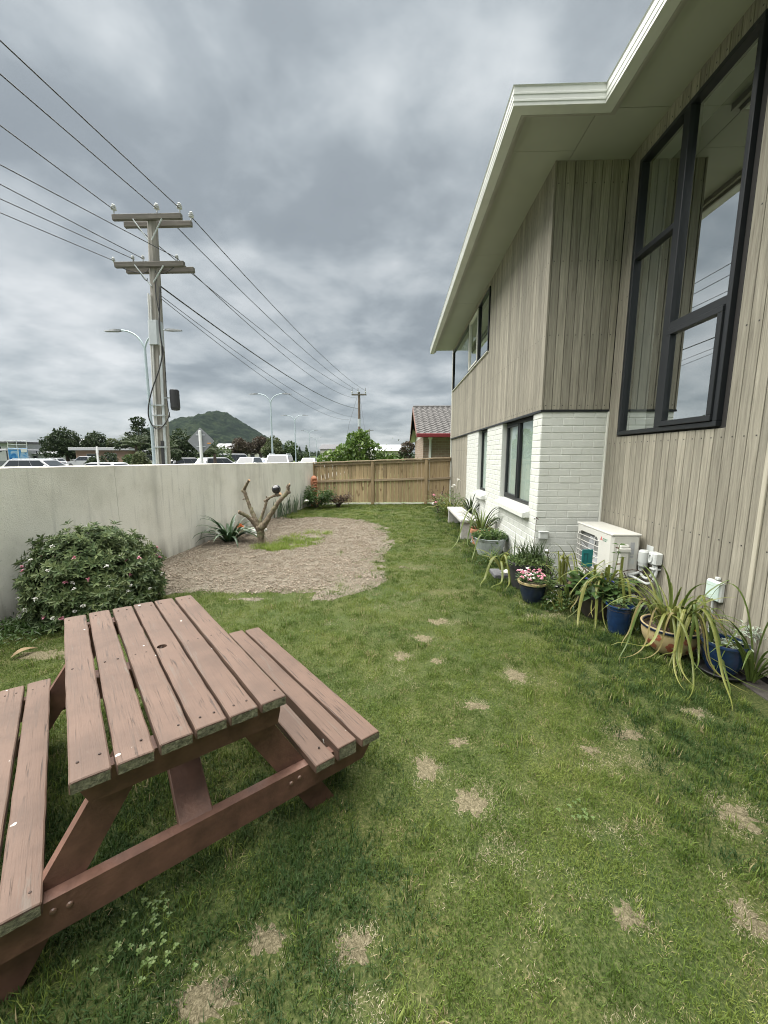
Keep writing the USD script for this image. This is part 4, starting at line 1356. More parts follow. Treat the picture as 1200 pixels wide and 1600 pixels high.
def shrub(name, label, cat, loc, rx, ry, h, n, L, w, mtl, seed, stems=8, rag=.3, low=.05, twig=M_TWIG, shell=.55):
    """An open shrub: bent stems and leaves in clumps through an uneven volume."""
    rng = np.random.default_rng(seed)
    t = thing(name, label, cat, loc)
    st, m = MB(), MB()
    ends = []
    for k in range(stems):
        a = rng.uniform(0, 2 * np.pi)
        q = rng.uniform(.35, 1.0)
        e = np.array([math.cos(a) * rx * q, math.sin(a) * ry * q, h * rng.uniform(.55, 1.0) * (1.08 - .35 * q)])
        pts = bezier((rng.normal(0, .04), rng.normal(0, .04), -.02), (e[0] * .2, e[1] * .2, e[2] * .4), (e[0] * .7, e[1] * .7, e[2] * .8), e, 8)
        st.tube(pts, np.linspace(.012 * (1 + h), .003, 8), 5)
        ends += [pts[i] for i in (4, 5, 6, 7)]
    obj('stem', st, twig, t)
    c = np.array(ends)
    for k in range(n):
        b = c[rng.integers(len(c))] + rng.normal(0, 1, 3) * np.array([rx, ry, h * .7]) * rag * .55
        if b[2] < low:
            continue
        d = rng.normal(size=3) + b * (1.2 / max(rx, .1)) * np.array([1, 1, .3])
        leaf_quad(m, rng, b, d, L * rng.uniform(.7, 1.25), w * rng.uniform(.8, 1.2))
    obj('foliage', m, mtl, t, kind='stuff')
    return t


shrub('corner_bush', 'low dark green bush in the corner where wall meets fence', 'bush', (-2.85, 13.6, 0), .55, .5, .75, 1300, .10, .05, L_GREEN, 61, 12)
shrub('bronze_bush', 'twiggy bronze-leaved bush low against the paling fence', 'bush', (-2.1, 13.95, 0), .62, .35, .55, 700, .07, .035, L_RED, 62, 18)

# carved post
def totem():
    t = thing('carved_post', 'carved terracotta-coloured post with a hollowed side in the fence corner', 'sculpture', (-3.02, 14.05, 0), -20)
    rng = np.random.default_rng(4)
    m = MB()
    prof = []
    for z in np.linspace(0, 1.12, 24):
        r = .125 * (1 + .05 * math.sin(z * 23)) * (1 if z < .95 else math.sqrt(max(.05, 1 - ((z - .95) / .18) ** 2)))
        prof.append((max(r, .004), z))
    prof.append((.001, 1.13))
    m.lathe(prof, 20)
    v, f = m.get()
    body = trimesh.Trimesh(v, f)
    # the hollow on the side that faces the lawn
    for i in range(len(v)):
        if .42 < v[i, 2] < 1.0 and v[i, 0] > 0.02 and v[i, 1] < .06:
            k = .55 + .45 * math.sin(v[i, 2] * 31)
            v[i, :2] *= .45 + .2 * k
    obj('post', (v, f), M_TERRA, t, smooth=40)
    m = MB()
    for k in range(5):
        z = .50 + k * .10
        m.tube(bezier((.03, -.10, z), (.10, -.07, z + .03), (.12, -.02, z + .02), (.10, .05, z), 6), .018, 6)
    obj('carving', m, M_TERRA, t, smooth=True)


M_TERRA = plain('terracotta', (0.42, 0.185, 0.105), 0.8, var=0.28, scale=9, bump=0.003, bscale=60)
totem()
M_STONE = plain('pale_stone', (0.52, 0.51, 0.47), 0.85, var=0.25, scale=8, bump=0.01, bscale=25)
for k, (x, y, r, lab) in enumerate([(-3.38, 8.75, .15, 'largest pale stone at the wall foot behind the orange flower'), (-3.28, 9.15, .11, 'pale stone behind the pruned trunk, nearer the fence'), (-3.12, 8.55, .09, 'small pale stone just behind the pruned trunk'),
                                    (1.46, 14.45, .10, 'small cream stone at the foot of the fence beside the right post')]):
    s_ = trimesh.creation.icosphere(3, r)
    s_.vertices *= (1 + .35 * (meshkit.fbm(s_.vertices / r * 1.6 + k * 7, 3, k) - .5)[:, None]) * np.array([1.15, .9, .7])
    s_.apply_translation((x, y, r * .45))
    keys(obj('stone', s_, M_STONE, smooth=True), lab, 'stone')

# ---------------------------------------------------------------- along the house
# whitewashed bench
M_WASH = timber('whitewashed_timber', (0.24, 0.235, 0.22), (0.40, 0.39, 0.37), (0.50, 0.49, 0.465), grain=(30, 2.5, 30), rnd=.06, blotch=.55, blotch_scale=4, stain=(0.27, 0.26, 0.25), bump=.0012)
t = thing('plank_bench', 'low whitewashed plank bench on solid ends beside the brick wall', 'bench')
for a, b in ((1.44, 1.64), (1.646, 1.85)):
    m = MB()
    m.box((a, 8.48, .37), (b, 10.75, .43), .008)
    obj('seat_plank', m, M_WASH, t)
for y0, lab in ((8.52, None), (10.62, None)):
    m = MB()
    m.box((1.46, y0, -.02), (1.83, y0 + .07, .369), .008)
    obj('end_panel', m, M_WASH, t)
m = MB()
m.box((1.62, 8.60, .26), (1.66, 10.6, .368), .004)
obj('stretcher', m, M_WASH, t)

M_ZINC = plain('galvanised_zinc', (0.42, 0.45, 0.46), 0.5, var=0.25, scale=7, metallic=0.35)
M_BLACKP = plain('black_plastic', (0.022, 0.022, 0.023), 0.55, var=0.3, scale=12)
M_CREAMP = plain('cream_glaze', (0.43, 0.34, 0.18), 0.35, var=0.12, scale=10)
M_REDF = plain('red_flower_glaze', (0.30, 0.10, 0.06), 0.4, var=0.25, scale=30)
M_BLUEG = plain('blue_glaze', (0.008, 0.024, 0.068), 0.16, var=0.4, scale=9, coat=0.6)
M_BLUED = plain('dark_blue_glaze', (0.010, 0.015, 0.034), 0.2, var=0.4, scale=9, coat=0.5)


def pot(name, label, loc, prof, m, sx=1.0, sy=1.0, soil=None, cat='plant pot', n=40, parts=()):
    """A pot turned from its outer profile, with a wall thickness, a rolled rim and soil inside."""
    t = thing(name, label, cat, loc)
    o = list(prof)
    r1, h = o[-1]
    th = .014
    inner = [(r1 - th, h + .001), (r1 - th - .004, h - .05), (max(o[0][0] - th, .02), h - .10)]
    rim = [(r1 + .004, h - .004), (r1 + .002, h + .004), (r1 - th * .5, h + .006)]
    b = MB().lathe([(.001, 0)] + o[:-1] + rim + inner, n, (0, 0, 0), sx, sy)
    obj('body', b, m, t, smooth=35)
    z = h - .045 if soil is None else soil
    obj('soil', MB().disc((0, 0, z), r1 - th * .7, 28, sx, sy), M_POTSOIL, t)
    return t


def herbs(parent, rng, n, rx, ry, z0, z1, L, w, m, name='foliage', up=.3):
    mm = MB()
    for k in range(n):
        a, r = rng.uniform(0, 2 * np.pi), math.sqrt(rng.random())
        zz = z0 + (z1 - z0) * rng.random() * (1.15 - .6 * r)
        d = np.array([math.cos(a) * r, math.sin(a) * r, up]) + rng.normal(0, .5, 3)
        leaf_quad(mm, rng, np.array([rx * r * math.cos(a), ry * r * math.sin(a), zz]), d, L * rng.uniform(.6, 1.3), w)
    obj(name, mm, m, parent, kind='stuff')


# far clump with white and pink flowers, a dark thin clump behind the bench
t = thing('border_plant', 'pale green arching clump with white flowers at the far end of the house', 'plant', (1.72, 11.75, 0))
rng = np.random.default_rng(71)
strap_plant(t, rng, (0, 0, 0), 46, .95, 1.15, 1.9, .035, L_STRAPY, .18, single=False)
herbs(t, rng, 420, .5, .5, .15, .75, .09, .035, L_HERB, name='leaf_mass')
for k, (x, y, z) in enumerate([(.02, -.2, .95), (.12, -.3, 1.12), (-.05, -.25, .9), (-.55, .1, .62), (-.5, -.1, .42)]):
    fm = MB()
    blob_petals(fm, rng, (x, y, z), .055, 10)
    fl_ = obj('flower', fm, M_WHITEF if k < 3 else M_PINKF, t)
    obj('flower_stalk', MB().tube([(x * .3, y * .3, .1), (x * .7, y * .7, z * .6), (x, y, z)], .005, 5), M_STEM, t)
shrub('pink_flower_shrub', 'small brown-stemmed shrub with faded pink heads at the fence end of the house', 'shrub', (1.42, 12.6, 0), .3, .3, .75, 160, .08, .04, L_RED, 72, 7)
t = thing('dark_strap_plant', 'thin dark leaved clump standing between bench and brick wall', 'plant', (1.93, 9.9, 0))
strap_plant(t, np.random.default_rng(73), (0, 0, 0), 20, .95, 1.25, 1.5, .030, L_DARK, .05, az=-1.6, az_w=1.3, floor=.3)

# terracotta pot
t = pot('terracotta_pot', 'terracotta pot with thick rim holding a drooping strap-leaved plant beside the bench', (1.80, 8.02, 0),
        [(.165, 0), (.17, .01), (.205, .24), (.235, .245), (.245, .26), (.245, .325), (.235, .335)], M_TERRA)
t = thing('strap_plant', 'long-leaved plant growing in the terracotta pot', 'plant', (1.80, 8.02, .29))
rng = np.random.default_rng(74)
strap_plant(t, rng, (0, 0, 0), 34, .55, 1.2, 1.4, .028, L_STRAP, .16, floor=-.2)
strap_plant(t, rng, (.05, 0, 0), 16, 1.0, 1.15, 2.5, .026, L_DARK, .08, az=-.5, az_w=.8, floor=-.25)
for p3, lift in (((-.78, -.85, -.25), .9), ((-.55, -.4, -.05), .75), ((-.36, -.62, -.2), .55)):
    arch_leaf(t, (-.05, 0, 0), p3, lift, .030, L_STRAP)
arch_leaf(t, (-.02, 0, 0), (.16, -.1, .78), .35, .020, L_DARK)

# galvanised tub
t = pot('galvanised_tub', 'oval galvanised metal tub planted with green herbs beside the wall', (1.76, 7.12, 0), [(.20, 0), (.205, .01), (.255, .16), (.30, .335), (.31, .345)], M_ZINC, 1.0, 1.1)
for z in (.31,):
    obj('handle', MB().tube(smooth_path([(-.305, -.06, .29), (-.335, -.04, .25), (-.335, .04, .25), (-.305, .06, .29)], 12), .006, 6), M_ZINC, t)
t = thing('herb_clump', 'green herbs filling the galvanised tub', 'plant', (1.76, 7.12, .30))
rng = np.random.default_rng(75)
herbs(t, rng, 620, .30, .32, 0, .14, .07, .04, L_GREEN)
herbs(t, rng, 260, .25, .3, .04, .20, .06, .035, L_HERB, name='light_foliage')
for p3, lift in (((-.42, -.5, -.29), .25), ((.05, -.42, -.12), .3)):
    arch_leaf(t, (-.1, -.15, 0), p3, lift, .026, L_STRAP)

# black tub of herbs by the corner of the house
t = pot('black_tub', 'black plastic half-barrel tub full of chives and herbs at the house corner', (1.90, 5.36, 0), [(.225, 0), (.23, .01), (.27, .28), (.285, .285), (.295, .36), (.29, .37)], M_BLACKP)
t = thing('chive_clump', 'dark upright chive blades over pale herbs in the black tub', 'plant', (1.90, 5.36, .33))
rng = np.random.default_rng(76)
herbs(t, rng, 900, .29, .29, 0, .12, .05, .032, L_HERB)
mm = MB()
for k in range(130):
    a = rng.uniform(0, 2 * np.pi)
    pts, w = strap(rng, (rng.normal(0, .11), rng.normal(0, .11), .03), a, rng.uniform(.2, .4), rng.uniform(1.0, 1.5), rng.uniform(.1, 1.3), .011, n=6, floor=-.1)
    mm.ribbon(pts, w, fold=.4)
obj('chive_blade', mm, L_DARK, t, kind='stuff')
obj('seed_stalk', MB().tube([(0.10, .12, .0), (.09, .1, .35), (.10, .1, .62)], .004, 5), M_TWIG, t)
sh = MB()
blob_petals(sh, rng, (.10, .1, .62), .03, 10)
obj('seed_head', sh, M_TWIG, t)
t = thing('strap_plant', 'pale long leaves flopping over the lawn left of the black tub', 'plant', (1.62, 5.75, 0.12))
for p3, lift, w in (((-.42, -.52, -.10), .45, .035), ((-.30, -.55, -.1), .32, .032), ((-.10, -.6, -.1), .5, .035), ((.05, -.35, .15), .4, .03), ((.32, -.40, .22), .5, .034)):
    arch_leaf(t, (0, 0, 0), p3, lift, w, L_STRAPY)
strap_plant(t, np.random.default_rng(77), (0, 0, 0), 8, .5, 1.1, 1.6, .03, L_STRAPY, .05, az=-2, az_w=1.5)
# paver and white offcut by the black tub
M_SLATE = plain('dark_paver', (0.10, 0.10, 0.105), 0.8, var=0.25, scale=14, bump=.003)
m = MB()
m.box((1.50, 5.66, 0), (1.72, 6.0, .065), .01)
keys(obj('paving_block', m, M_SLATE), 'dark grey paving block lying in the grass beside the black tub', 'paver')
m = MB()
m.loft([[(1.60, 5.72, zz), (1.78, 5.70, zz), (1.74, 5.92, zz)] for zz in (.067, .082)])
keys(obj('white_tile', m, M_TRIM), 'white triangular tile offcut lying on the dark paving block', 'tile')

# flower pot, stalk pot, and things near them
t = pot('blue_flower_pot', 'small dark blue pot with a cream rim spilling pink and white flowers', (1.76, 4.80, 0), [(.11, 0), (.115, .01), (.15, .12), (.165, .24), (.175, .25)], M_BLUED)
obj('rim', MB().lathe([(.172, .235), (.185, .24), (.188, .265), (.176, .27), (.160, .262), (.160, .24)], 32), M_CREAMP, t, smooth=35)
t = thing('flowering_plant', 'trailing plant with pink and white flowers in the small blue pot', 'plant', (1.76, 4.80, .24))
rng = np.random.default_rng(78)
herbs(t, rng, 380, .19, .18, 0, .14, .045, .022, L_GREEN)
mm = MB()
for k in range(620):
    u = rng.random()
    p = np.array([.10 + .14 * rng.random() + .05 * u, -.06 - .10 * rng.random(), .08 - .31 * u])
    leaf_quad(mm, rng, p + rng.normal(0, .025, 3), rng.normal(size=3) + (0.2, -.6, .2), .035 * rng.uniform(.7, 1.2), .016)
obj('trailing_foliage', mm, L_HERB, t, kind='stuff')
for k in range(34):
    fm = MB()
    a, r = rng.uniform(0, 6.28), math.sqrt(rng.random()) * .17
    p = (r * math.cos(a) - .03, r * math.sin(a) - .05, .12 + rng.uniform(0, .06) - r * .2)
    blob_petals(fm, rng, p, rng.uniform(.020, .030), 7)
    obj('flower', fm, M_WHITEF if k % 3 == 0 else M_PINKF, t)
for k in range(14):
    fm = MB()
    u = rng.random()
    blob_petals(fm, rng, (.12 + .12 * rng.random(), -.12 - .08 * rng.random(), .03 - .24 * u), .014, 6)
    obj('flower', fm, M_WHITEF, t)
t = pot('black_pot', 'small black pot holding one thick stump of cut leaf bases', (2.12, 4.78, 0), [(.11, 0), (.115, .01), (.15, .22), (.16, .225), (.165, .25), (.16, .26)], M_BLACKP)
t = thing('cut_plant', 'upright bundle of cut yellow-green leaf bases in the small black pot', 'plant', (2.12, 4.78, .22))
rng = np.random.default_rng(79)
for k in range(13):
    a = rng.uniform(0, 6.28)
    b = np.array([math.cos(a), math.sin(a), 0]) * rng.uniform(.01, .04)
    pts = np.array([b, b * 1.2 + (0, 0, .16), b * 1.5 + rng.normal(0, .008, 3) + (0, 0, rng.uniform(.28, .44))])
    obj('leaf_base', MB().ribbon(smooth_path(pts, 6), [.03, .032, .034, .034, .033, .03], fold=.3), L_STRAPY, t)
for k in range(3):
    arch_leaf(t, (0, 0, .3), (.25 * math.cos(k * 2 + .2), .2 * math.sin(k * 2 + .2), .36), .12, .026, L_STRAPY)
for k in range(5):
    pts = bezier((rng.normal(.06, .02), rng.normal(-.04, .03), 0), (.07, -.05, .06), (.08 + .03 * rng.random(), -.06, .1), (.06 + .06 * rng.random(), -.06, .16 + .05 * rng.random()), 6)
    obj('dry_sheath', MB().ribbon(pts, [.02, .03, .03, .025, .016, .004]), L_DRY, t)
m = MB().lathe([(max(.035 * math.sin(q), 1e-4), .035 * math.cos(q)) for q in np.linspace(0, np.pi, 14)], 20)
t = thing('gazing_ball', 'small silver ball on a thin stake between black tub and air conditioner', 'ornament', (2.02, 5.05, .59))
obj('ball', m, mat('mirror_ball', {'p': ('principled_bsdf', {'base_color': (.75, .75, .76), 'metallic': 1.0, 'roughness': .08})}, []), t, smooth=True)
obj('stake', MB().tube([(0, 0, -.03), (0, 0, -.3), (0.01, 0, -.59)], .004, 6), M_TWIG, t)
shrub('white_flower_plant', 'fine pale leafy plant between the black tub and the small black pot', 'plant', (2.08, 5.12, 0), .17, .15, .5, 420, .035, .014, L_HERB, 80, 9)

# oval dark planter with a mixed planting
M_BROWNP = plain('dark_brown_planter', (0.030, 0.025, 0.022), 0.5, var=0.3, scale=12)
t = pot('oval_planter', 'wide dark brown planter crowded with mixed plants before the air conditioner', (2.40, 4.36, 0), [(.19, 0), (.195, .01), (.255, .15), (.275, .24), (.285, .245), (.29, .275), (.28, .28)], M_BROWNP, 1.0, .95)
t = thing('mixed_planting', 'broad green leaves and blue violas filling the wide brown planter', 'plant', (2.40, 4.36, .24))
rng = np.random.default_rng(81)
mm = MB()
for k in range(130):
    a, r = rng.uniform(0, 6.28), math.sqrt(rng.random()) * .29
    p = np.array([r * math.cos(a), r * math.sin(a), rng.uniform(.03, .2)])
    d = np.array([math.cos(a), math.sin(a), .25]) + rng.normal(0, .4, 3)
    leaf_quad(mm, rng, p, d, .13, .11, fold=.12)
obj('broad_foliage', mm, L_GREEN, t, kind='stuff')
herbs(t, rng, 420, .28, .27, .02, .26, .05, .03, L_GREEN, name='small_foliage')
for k in range(6):
    fm = MB()
    blob_petals(fm, rng, (rng.normal(.05, .1), -.12 + rng.normal(0, .06), .17 + rng.uniform(0, .04)), .022, 6)
    obj('flower', fm, M_BLUEF, t)
for k, (x, y, hh, az) in enumerate([(-.02, -.12, .40, 0), (.10, -.15, .50, 0), (.02, 0, .34, 0), (-.10, .02, .36, 0)]):
    obj('cut_leaf', MB().ribbon([(x, y, 0), (x + .005, y, hh * .5), (x + .01, y, hh)], [.028, .034, .034], side=(1, .2, 0)), L_STRAPY, t)
for p0, p3, lift, w in (((-.18, -.1, .02), (-.42, -.42, -.29), .38, .034), ((-.15, -.12, .02), (-.30, -.45, -.29), .32, .03), ((.0, -.15, .05), (.02, -.62, -.28), .62, .034), ((-.1, 0, .05), (-.5, .1, .12), .35, .03), ((.12, -.1, 0), (.16, -.55, -.26), .5, .03), ((0, .1, 0), (-.35, .35, .25), .35, .028)):
    arch_leaf(t, p0, p3, lift, w, L_STRAPY)
for k in range(10):
    a = rng.uniform(-3.3, -.9)
    r_ = rng.uniform(.36, .6)
    arch_leaf(t, (rng.normal(0, .08), rng.normal(-.06, .06), .03), (r_ * math.cos(a), r_ * math.sin(a), rng.choice([-.28, -.1, .1])), rng.uniform(.3, .6), rng.uniform(.016, .026), (L_STRAP, L_STRAPY, L_TIRED)[rng.integers(3)])
# bare-stemmed rose cane in the planter
t = thing('strap_plant', 'loose long leaves arching in front of the air conditioner, behind the wide planter', 'plant', (2.16, 4.66, .02))
strap_plant(t, np.random.default_rng(811), (0, 0, 0), 22, .62, 1.3, 1.7, .026, L_STRAP, .10)
strap_plant(t, np.random.default_rng(812), (.12, .05, .1), 9, .8, 1.35, 1.4, .022, L_STRAPY, .08)
t = thing('rose_cane', 'thin cane with a few green and reddish leaves rising before the air conditioner', 'plant', (2.50, 4.34, .22))
cane = bezier((0, 0, 0), (-.02, 0, .25), (.04, 0, .4), (.05, .02, .62), 14)
obj('stem', MB().tube(cane, np.linspace(.008, .004, 14), 6), M_STEM, t)
for k, (i, a) in enumerate([(13, .2), (13, 2.4), (12, 4.2), (11, 1.0), (11, 3.2), (10, 5.5), (8, .4), (7, 2.6), (13, 5.3), (12, 1.5)]):
    mm = MB()
    leaf_quad(mm, rng, cane[i], (math.cos(a), math.sin(a), .25), .085, .05, fold=.15)
    obj('leaf', mm, L_RED if k in (6, 9) else L_GREEN, t)
for pts in ([(0, 0, .25), (.25, -.02, .34), (.42, -.05, .22)], [(.12, 0, .30), (.22, 0, .12), (.3, -.02, .0)], [(-.3, .2, .36), (-.16, .1, .2), (0, 0, .1)]):
    obj('stem', MB().tube(smooth_path(pts, 8), .006, 5), M_TWIG, t)
m = MB()
m.box((-.072, -.004, -.11), (.072, .004, .11), .003)
t = thing('teal_card', 'teal plastic sheet standing in the planter before the air conditioner', 'plastic sheet', (2.36, 4.68, .60), 8)
obj('sheet', m, plain('teal_plastic', (0.012, 0.16, 0.165), 0.4, var=.2, scale=14), t)
obj('stake', MB().tube([(0, .008, .05), (0, .01, -.3)], .004, 6), M_TWIG, t)
m = MB()
for x0 in (-.045, .0):
    m.box((x0 - .008, -.0075, -.045), (x0 + .008, -.003, .065), .001)
m.box((-.05, -.0075, .05), (.005, -.003, .066), .001)
obj('slot', m, plain('teal_shadow_print', (0.008, 0.09, 0.10), 0.5), t)  # darker teal bars on the face of the sheet

# first blue pot
t = pot('blue_pot', 'upright blue glazed pot between the wide planter and the cream bowl', (2.36, 3.93, 0), [(.085, 0), (.09, .01), (.110, .14), (.114, .25), (.12, .285), (.13, .30)], M_BLUEG)
t = thing('seedling_clump', 'small pale seedlings in the upright blue pot', 'plant', (2.36, 3.93, .26))
rng = np.random.default_rng(83)
herbs(t, rng, 60, .10, .10, .01, .12, .06, .03, L_HERB)
m = MB()
m.box((2.72, 3.88, .012), (2.98, 4.16, .22), .012)
keys(obj('black_crate', m, M_BLACKP), 'low black plastic box against the boards behind the cream bowl', 'box')

# cream bowl with red flowers
t = pot('cream_bowl', 'round cream glazed bowl painted with red flowers on the lawn edge', (2.61, 3.53, 0), [(.10, 0), (.12, .006), (.180, .06), (.218, .13), (.232, .19), (.228, .24), (.232, .255), (.24, .268)], M_CREAMP, n=56)
obj('rim', MB().lathe([(.230, .240), (.244, .244), (.246, .264), (.238, .273), (.218, .265), (.218, .245)], 48), M_BLUED, t, smooth=35)
prof_r = lambda z: np.interp(z, [0, .006, .06, .13, .19, .24], [.10, .12, .180, .218, .232, .228])


def bowl_flower(az, z, r):
    m = MB()
    for k in range(6):
        a = k * 1.047
        cu, cv = math.cos(a) * r * .6, math.sin(a) * r * .6
        ring = []
        for q in np.linspace(0, 2 * np.pi, 13)[:-1]:
            u, v_ = cu + r * .42 * math.cos(q), cv + r * .42 * math.sin(q)
            zz = z + v_
            rr = prof_r(zz) + .0018
            th = az + u / rr
            ring.append((rr * math.cos(th), rr * math.sin(th), zz))
        c = np.mean(ring, 0)
        c = c * np.array([1.004, 1.004, 1])
        m.add(np.vstack([ring, c]), [[i, (i + 1) % 12, 12] for i in range(12)])
    obj('painted_flower', m, M_REDF, t)


for az, z, r in ((-2.05, .12, .055), (-1.25, .10, .055), (-1.62, .20, .030), (-2.6, .19, .035), (-.8, .18, .045), (-2.9, .1, .05), (-.2, .12, .05), (1.2, .13, .05)):
    bowl_flower(az, z, r)
t = thing('strap_plant', 'big yellow-green strap-leaved plant sprawling from the cream bowl over the lawn', 'plant', (2.61, 3.53, .24))
rng = np.random.default_rng(84)
strap_plant(t, rng, (0, 0, 0), 30, .52, 1.25, 1.4, .026, L_STRAPY, .17, floor=-.2)
strap_plant(t, rng, (0, 0, 0), 16, .75, 1.3, 1.9, .024, L_STRAP, .15, floor=-.22)
B = np.array([2.61, 3.53, .24])


def to(x, y, z=.02):
    return np.array([x, y, z]) - B


for p0, tip, lift, w in (((.05, -.1, 0), to(2.44, 2.62), .62, .042), ((.08, -.08, 0), to(2.55, 2.78), .55, .040), ((-.15, -.12, .02), to(2.20, 2.74), .42, .040), ((0, -.15, 0), to(2.28, 2.86), .48, .042), ((.1, -.12, 0), to(2.40, 2.93), .5, .045),
                         ((-.2, -.05, .05), to(1.99, 3.28), .55, .034), ((-.18, 0, .05), to(2.10, 3.42, .1), .5, .034), ((-.15, .05, .05), to(2.02, 3.7, .3), .45, .03),
                         ((.12, -.05, 0), to(2.75, 2.95, .12), .65, .036), ((.14, .0, 0), to(2.95, 3.05, .25), .6, .034), ((.05, -.14, 0), to(2.56, 2.98, .06), .7, .05), ((.1, -.16, 0), to(2.62, 3.02, .05), .55, .046),
                         ((.0, -.17, 0), to(2.46, 3.02, .1), .45, .044), ((-.08, -.16, 0), to(2.30, 3.05, .08), .5, .038), ((.02, .1, 0), to(2.30, 3.75, .5), .6, .036), ((-.05, .1, 0), to(2.2, 3.9, .45), .5, .034)):
    arch_leaf(t, p0, tip, lift * rng.uniform(.75, 1.1), w * rng.uniform(.45, .68), (L_STRAP, L_STRAPY, L_STRAPY, L_STRAP, L_TIRED)[rng.integers(5)])
for k in range(16):
    a = rng.uniform(-2.9, -.5)
    r_ = rng.uniform(.38, .78)
    arch_leaf(t, (rng.normal(0, .06), rng.normal(-.06, .06), 0), to(2.61 + r_ * math.cos(a), 3.53 + r_ * math.sin(a) * .95, rng.choice([.02, .02, .10, .2])), rng.uniform(.35, .62), rng.uniform(.016, .028), (L_STRAP, L_STRAPY, L_STRAPY, L_TIRED)[rng.integers(4)])
mm = MB().ribbon(bezier((.10, -.16, .05), (.12, -.20, .03), (.13, -.23, -.04), (.125, -.24, -.12), 7), [.02, .03, .036, .036, .03, .02, .006])
obj('leaf', mm, plain('yellow_dead_leaf', (.62, .42, .04), .6), t, label='bright yellow dying leaf')
for k in range(14):
    a, r = rng.uniform(0, 6.28), rng.uniform(.02, .17)
    b = np.array([r * math.cos(a), r * math.sin(a), -.01])
    obj('cut_stub', MB().ribbon([b, b + (0, 0, .06), b + rng.normal(0, .012, 3) + (0, 0, rng.uniform(.08, .16))], [.02, .022, .02], side=(1, 0, 0)), L_DRY if k % 2 else L_RED, t)

# second blue pot on its saucer
t = pot('blue_bowl', 'low blue glazed bowl of grey succulents at the right edge', (2.80, 3.16, .03), [(.095, 0), (.10, .008), (.135, .09), (.15, .20), (.152, .225), (.165, .245), (.16, .26)], M_BLUEG)
t2 = obj('saucer', MB().lathe([(.001, .012), (.13, .012), (.16, .035), (.165, .03), (.14, .002), (.001, .002)], 36, (2.80, 3.16, .004)), M_BLACKP, smooth=35)
keys(t2, 'black saucer under the low blue bowl of succulents', 'saucer')
t = thing('succulent_clump', 'pale grey-green succulents and trailing stems in the low blue bowl', 'plant', (2.80, 3.16, .26))
rng = np.random.default_rng(86)
for k in range(7):
    mm = MB()
    c = np.array([rng.normal(0, .08), rng.normal(0, .07), .0])
    for j in range(16):
        a = j * 2.4
        leaf_quad(mm, rng, c, (math.cos(a), math.sin(a), .3 + .06 * j), .055 - .0018 * j, .022)
    obj('rosette', mm, L_GREY, t)
mm = MB()
for k in range(120):
    u = rng.random()
    leaf_quad(mm, rng, np.array([.06 + .2 * u, -.03 + .05 * rng.normal(), .05 + .1 * math.sin(u * 3) + rng.normal(0, .02)]), rng.normal(size=3) + (.6, 0, .2), .045, .012)
obj('trailing_foliage', mm, L_GREY, t, kind='stuff')
t = thing('strap_plant', 'green arching leaves beyond the low blue bowl at the right edge', 'plant', (2.93, 3.02, 0.02))
strap_plant(t, np.random.default_rng(87), (0, 0, 0), 16, .75, 1.25, 1.7, .022, L_STRAP, .05, az=-2.2, az_w=1.5)
for p3, lift in (((-.28, .02, .05), .75), ((.02, -.25, .3), .8), ((-.1, .4, .5), .8)):
    arch_leaf(t, (0, 0, 0), p3, lift, .02, L_STRAP)

# ---------------------------------------------------------------- services on the house wall
M_ACW = plain('enamelled_steel', (0.53, 0.525, 0.48), 0.4, var=0.05, scale=5)
M_ACG = plain('coil_fins', (0.20, 0.205, 0.195), 0.7)
M_PVC = plain('white_plastic', (0.50, 0.52, 0.50), 0.4, var=0.04)
M_RED = plain('red_print', (0.55, 0.02, 0.03), 0.5)
M_GRNP = plain('green_print', (0.05, 0.22, 0.13), 0.5)
M_GREYP = plain('grey_print', (0.36, 0.37, 0.38), 0.5)
A = thing('air_conditioner', 'white outdoor air conditioner unit with round fan grille against the boards', 'air conditioner', (2.62, 4.64, .19))
# local: x 0 (front, towards the lawn) .. .35 (back), y 0 (near end) .. .90 (far end), z 0 .. .72
b = manifold3d.Manifold.hull_points(np.array([(x, y, z) for x in (0.0, .35) for y in (0.03, .87) for z in (.03, .69)] + [(x, y, z) for x in (.03, .32) for y in (0, .90) for z in (.03, .69)] + [(x, y, z) for x in (.02, .33) for y in (.02, .88) for z in (0, .70)]))
cut = manifold3d.Manifold.batch_hull([manifold3d.Manifold.cylinder(.06, .10, .10, 32).rotate((0, 90, 0)).translate((-.005, cy, cz)) for cy in (.40, .76) for cz in (.17, .52)])
obj('casing', MB().mesh(b - cut), M_ACW, A, smooth=30)
m = MB()
m.box((-.004, -.004, .695), (.354, .904, .722), .008)
obj('top_panel', m, M_ACW, A)
m = MB()
m.box((.052, .303, .073), (.056, .857, .617))
obj('fan_recess', m, M_ACG, A)
m = MB()
for k in range(4):
    a = k * 1.57 + .3
    for q in range(1):
        c0, c1 = (.03, .565 + .05 * math.cos(a), .345 + .05 * math.sin(a)), (.03, .565 + .24 * math.cos(a), .345 + .24 * math.sin(a))
        m.beam(c0, c1, (.10), .004, up=(1, .4 * math.sin(a), .4 * math.cos(a)))
obj('fan', m, M_GREYP, A)
for k in range(7):
    z = .345 - .225 + k * .075
    obj('grille_bar', MB().tube([(.004, .29, z), (-.012, .32, z), (-.014, .58, z), (-.012, .84, z), (.004, .87, z)], .0045, 6), M_ACW, A)
for k in (-.20, .20):
    obj('grille_bar', MB().tube([(.004, .58 + k, .06), (-.010, .58 + k, .09), (-.010, .58 + k, .60), (.004, .58 + k, .63)], .004, 6), M_ACW, A)
m = MB()
m.box((.07, -.05, .18), (.20, .001, .60), .02)
m.box((.06, -.06, .50), (.21, .001, .56), .012)
obj('service_cover', m, M_ACW, A)
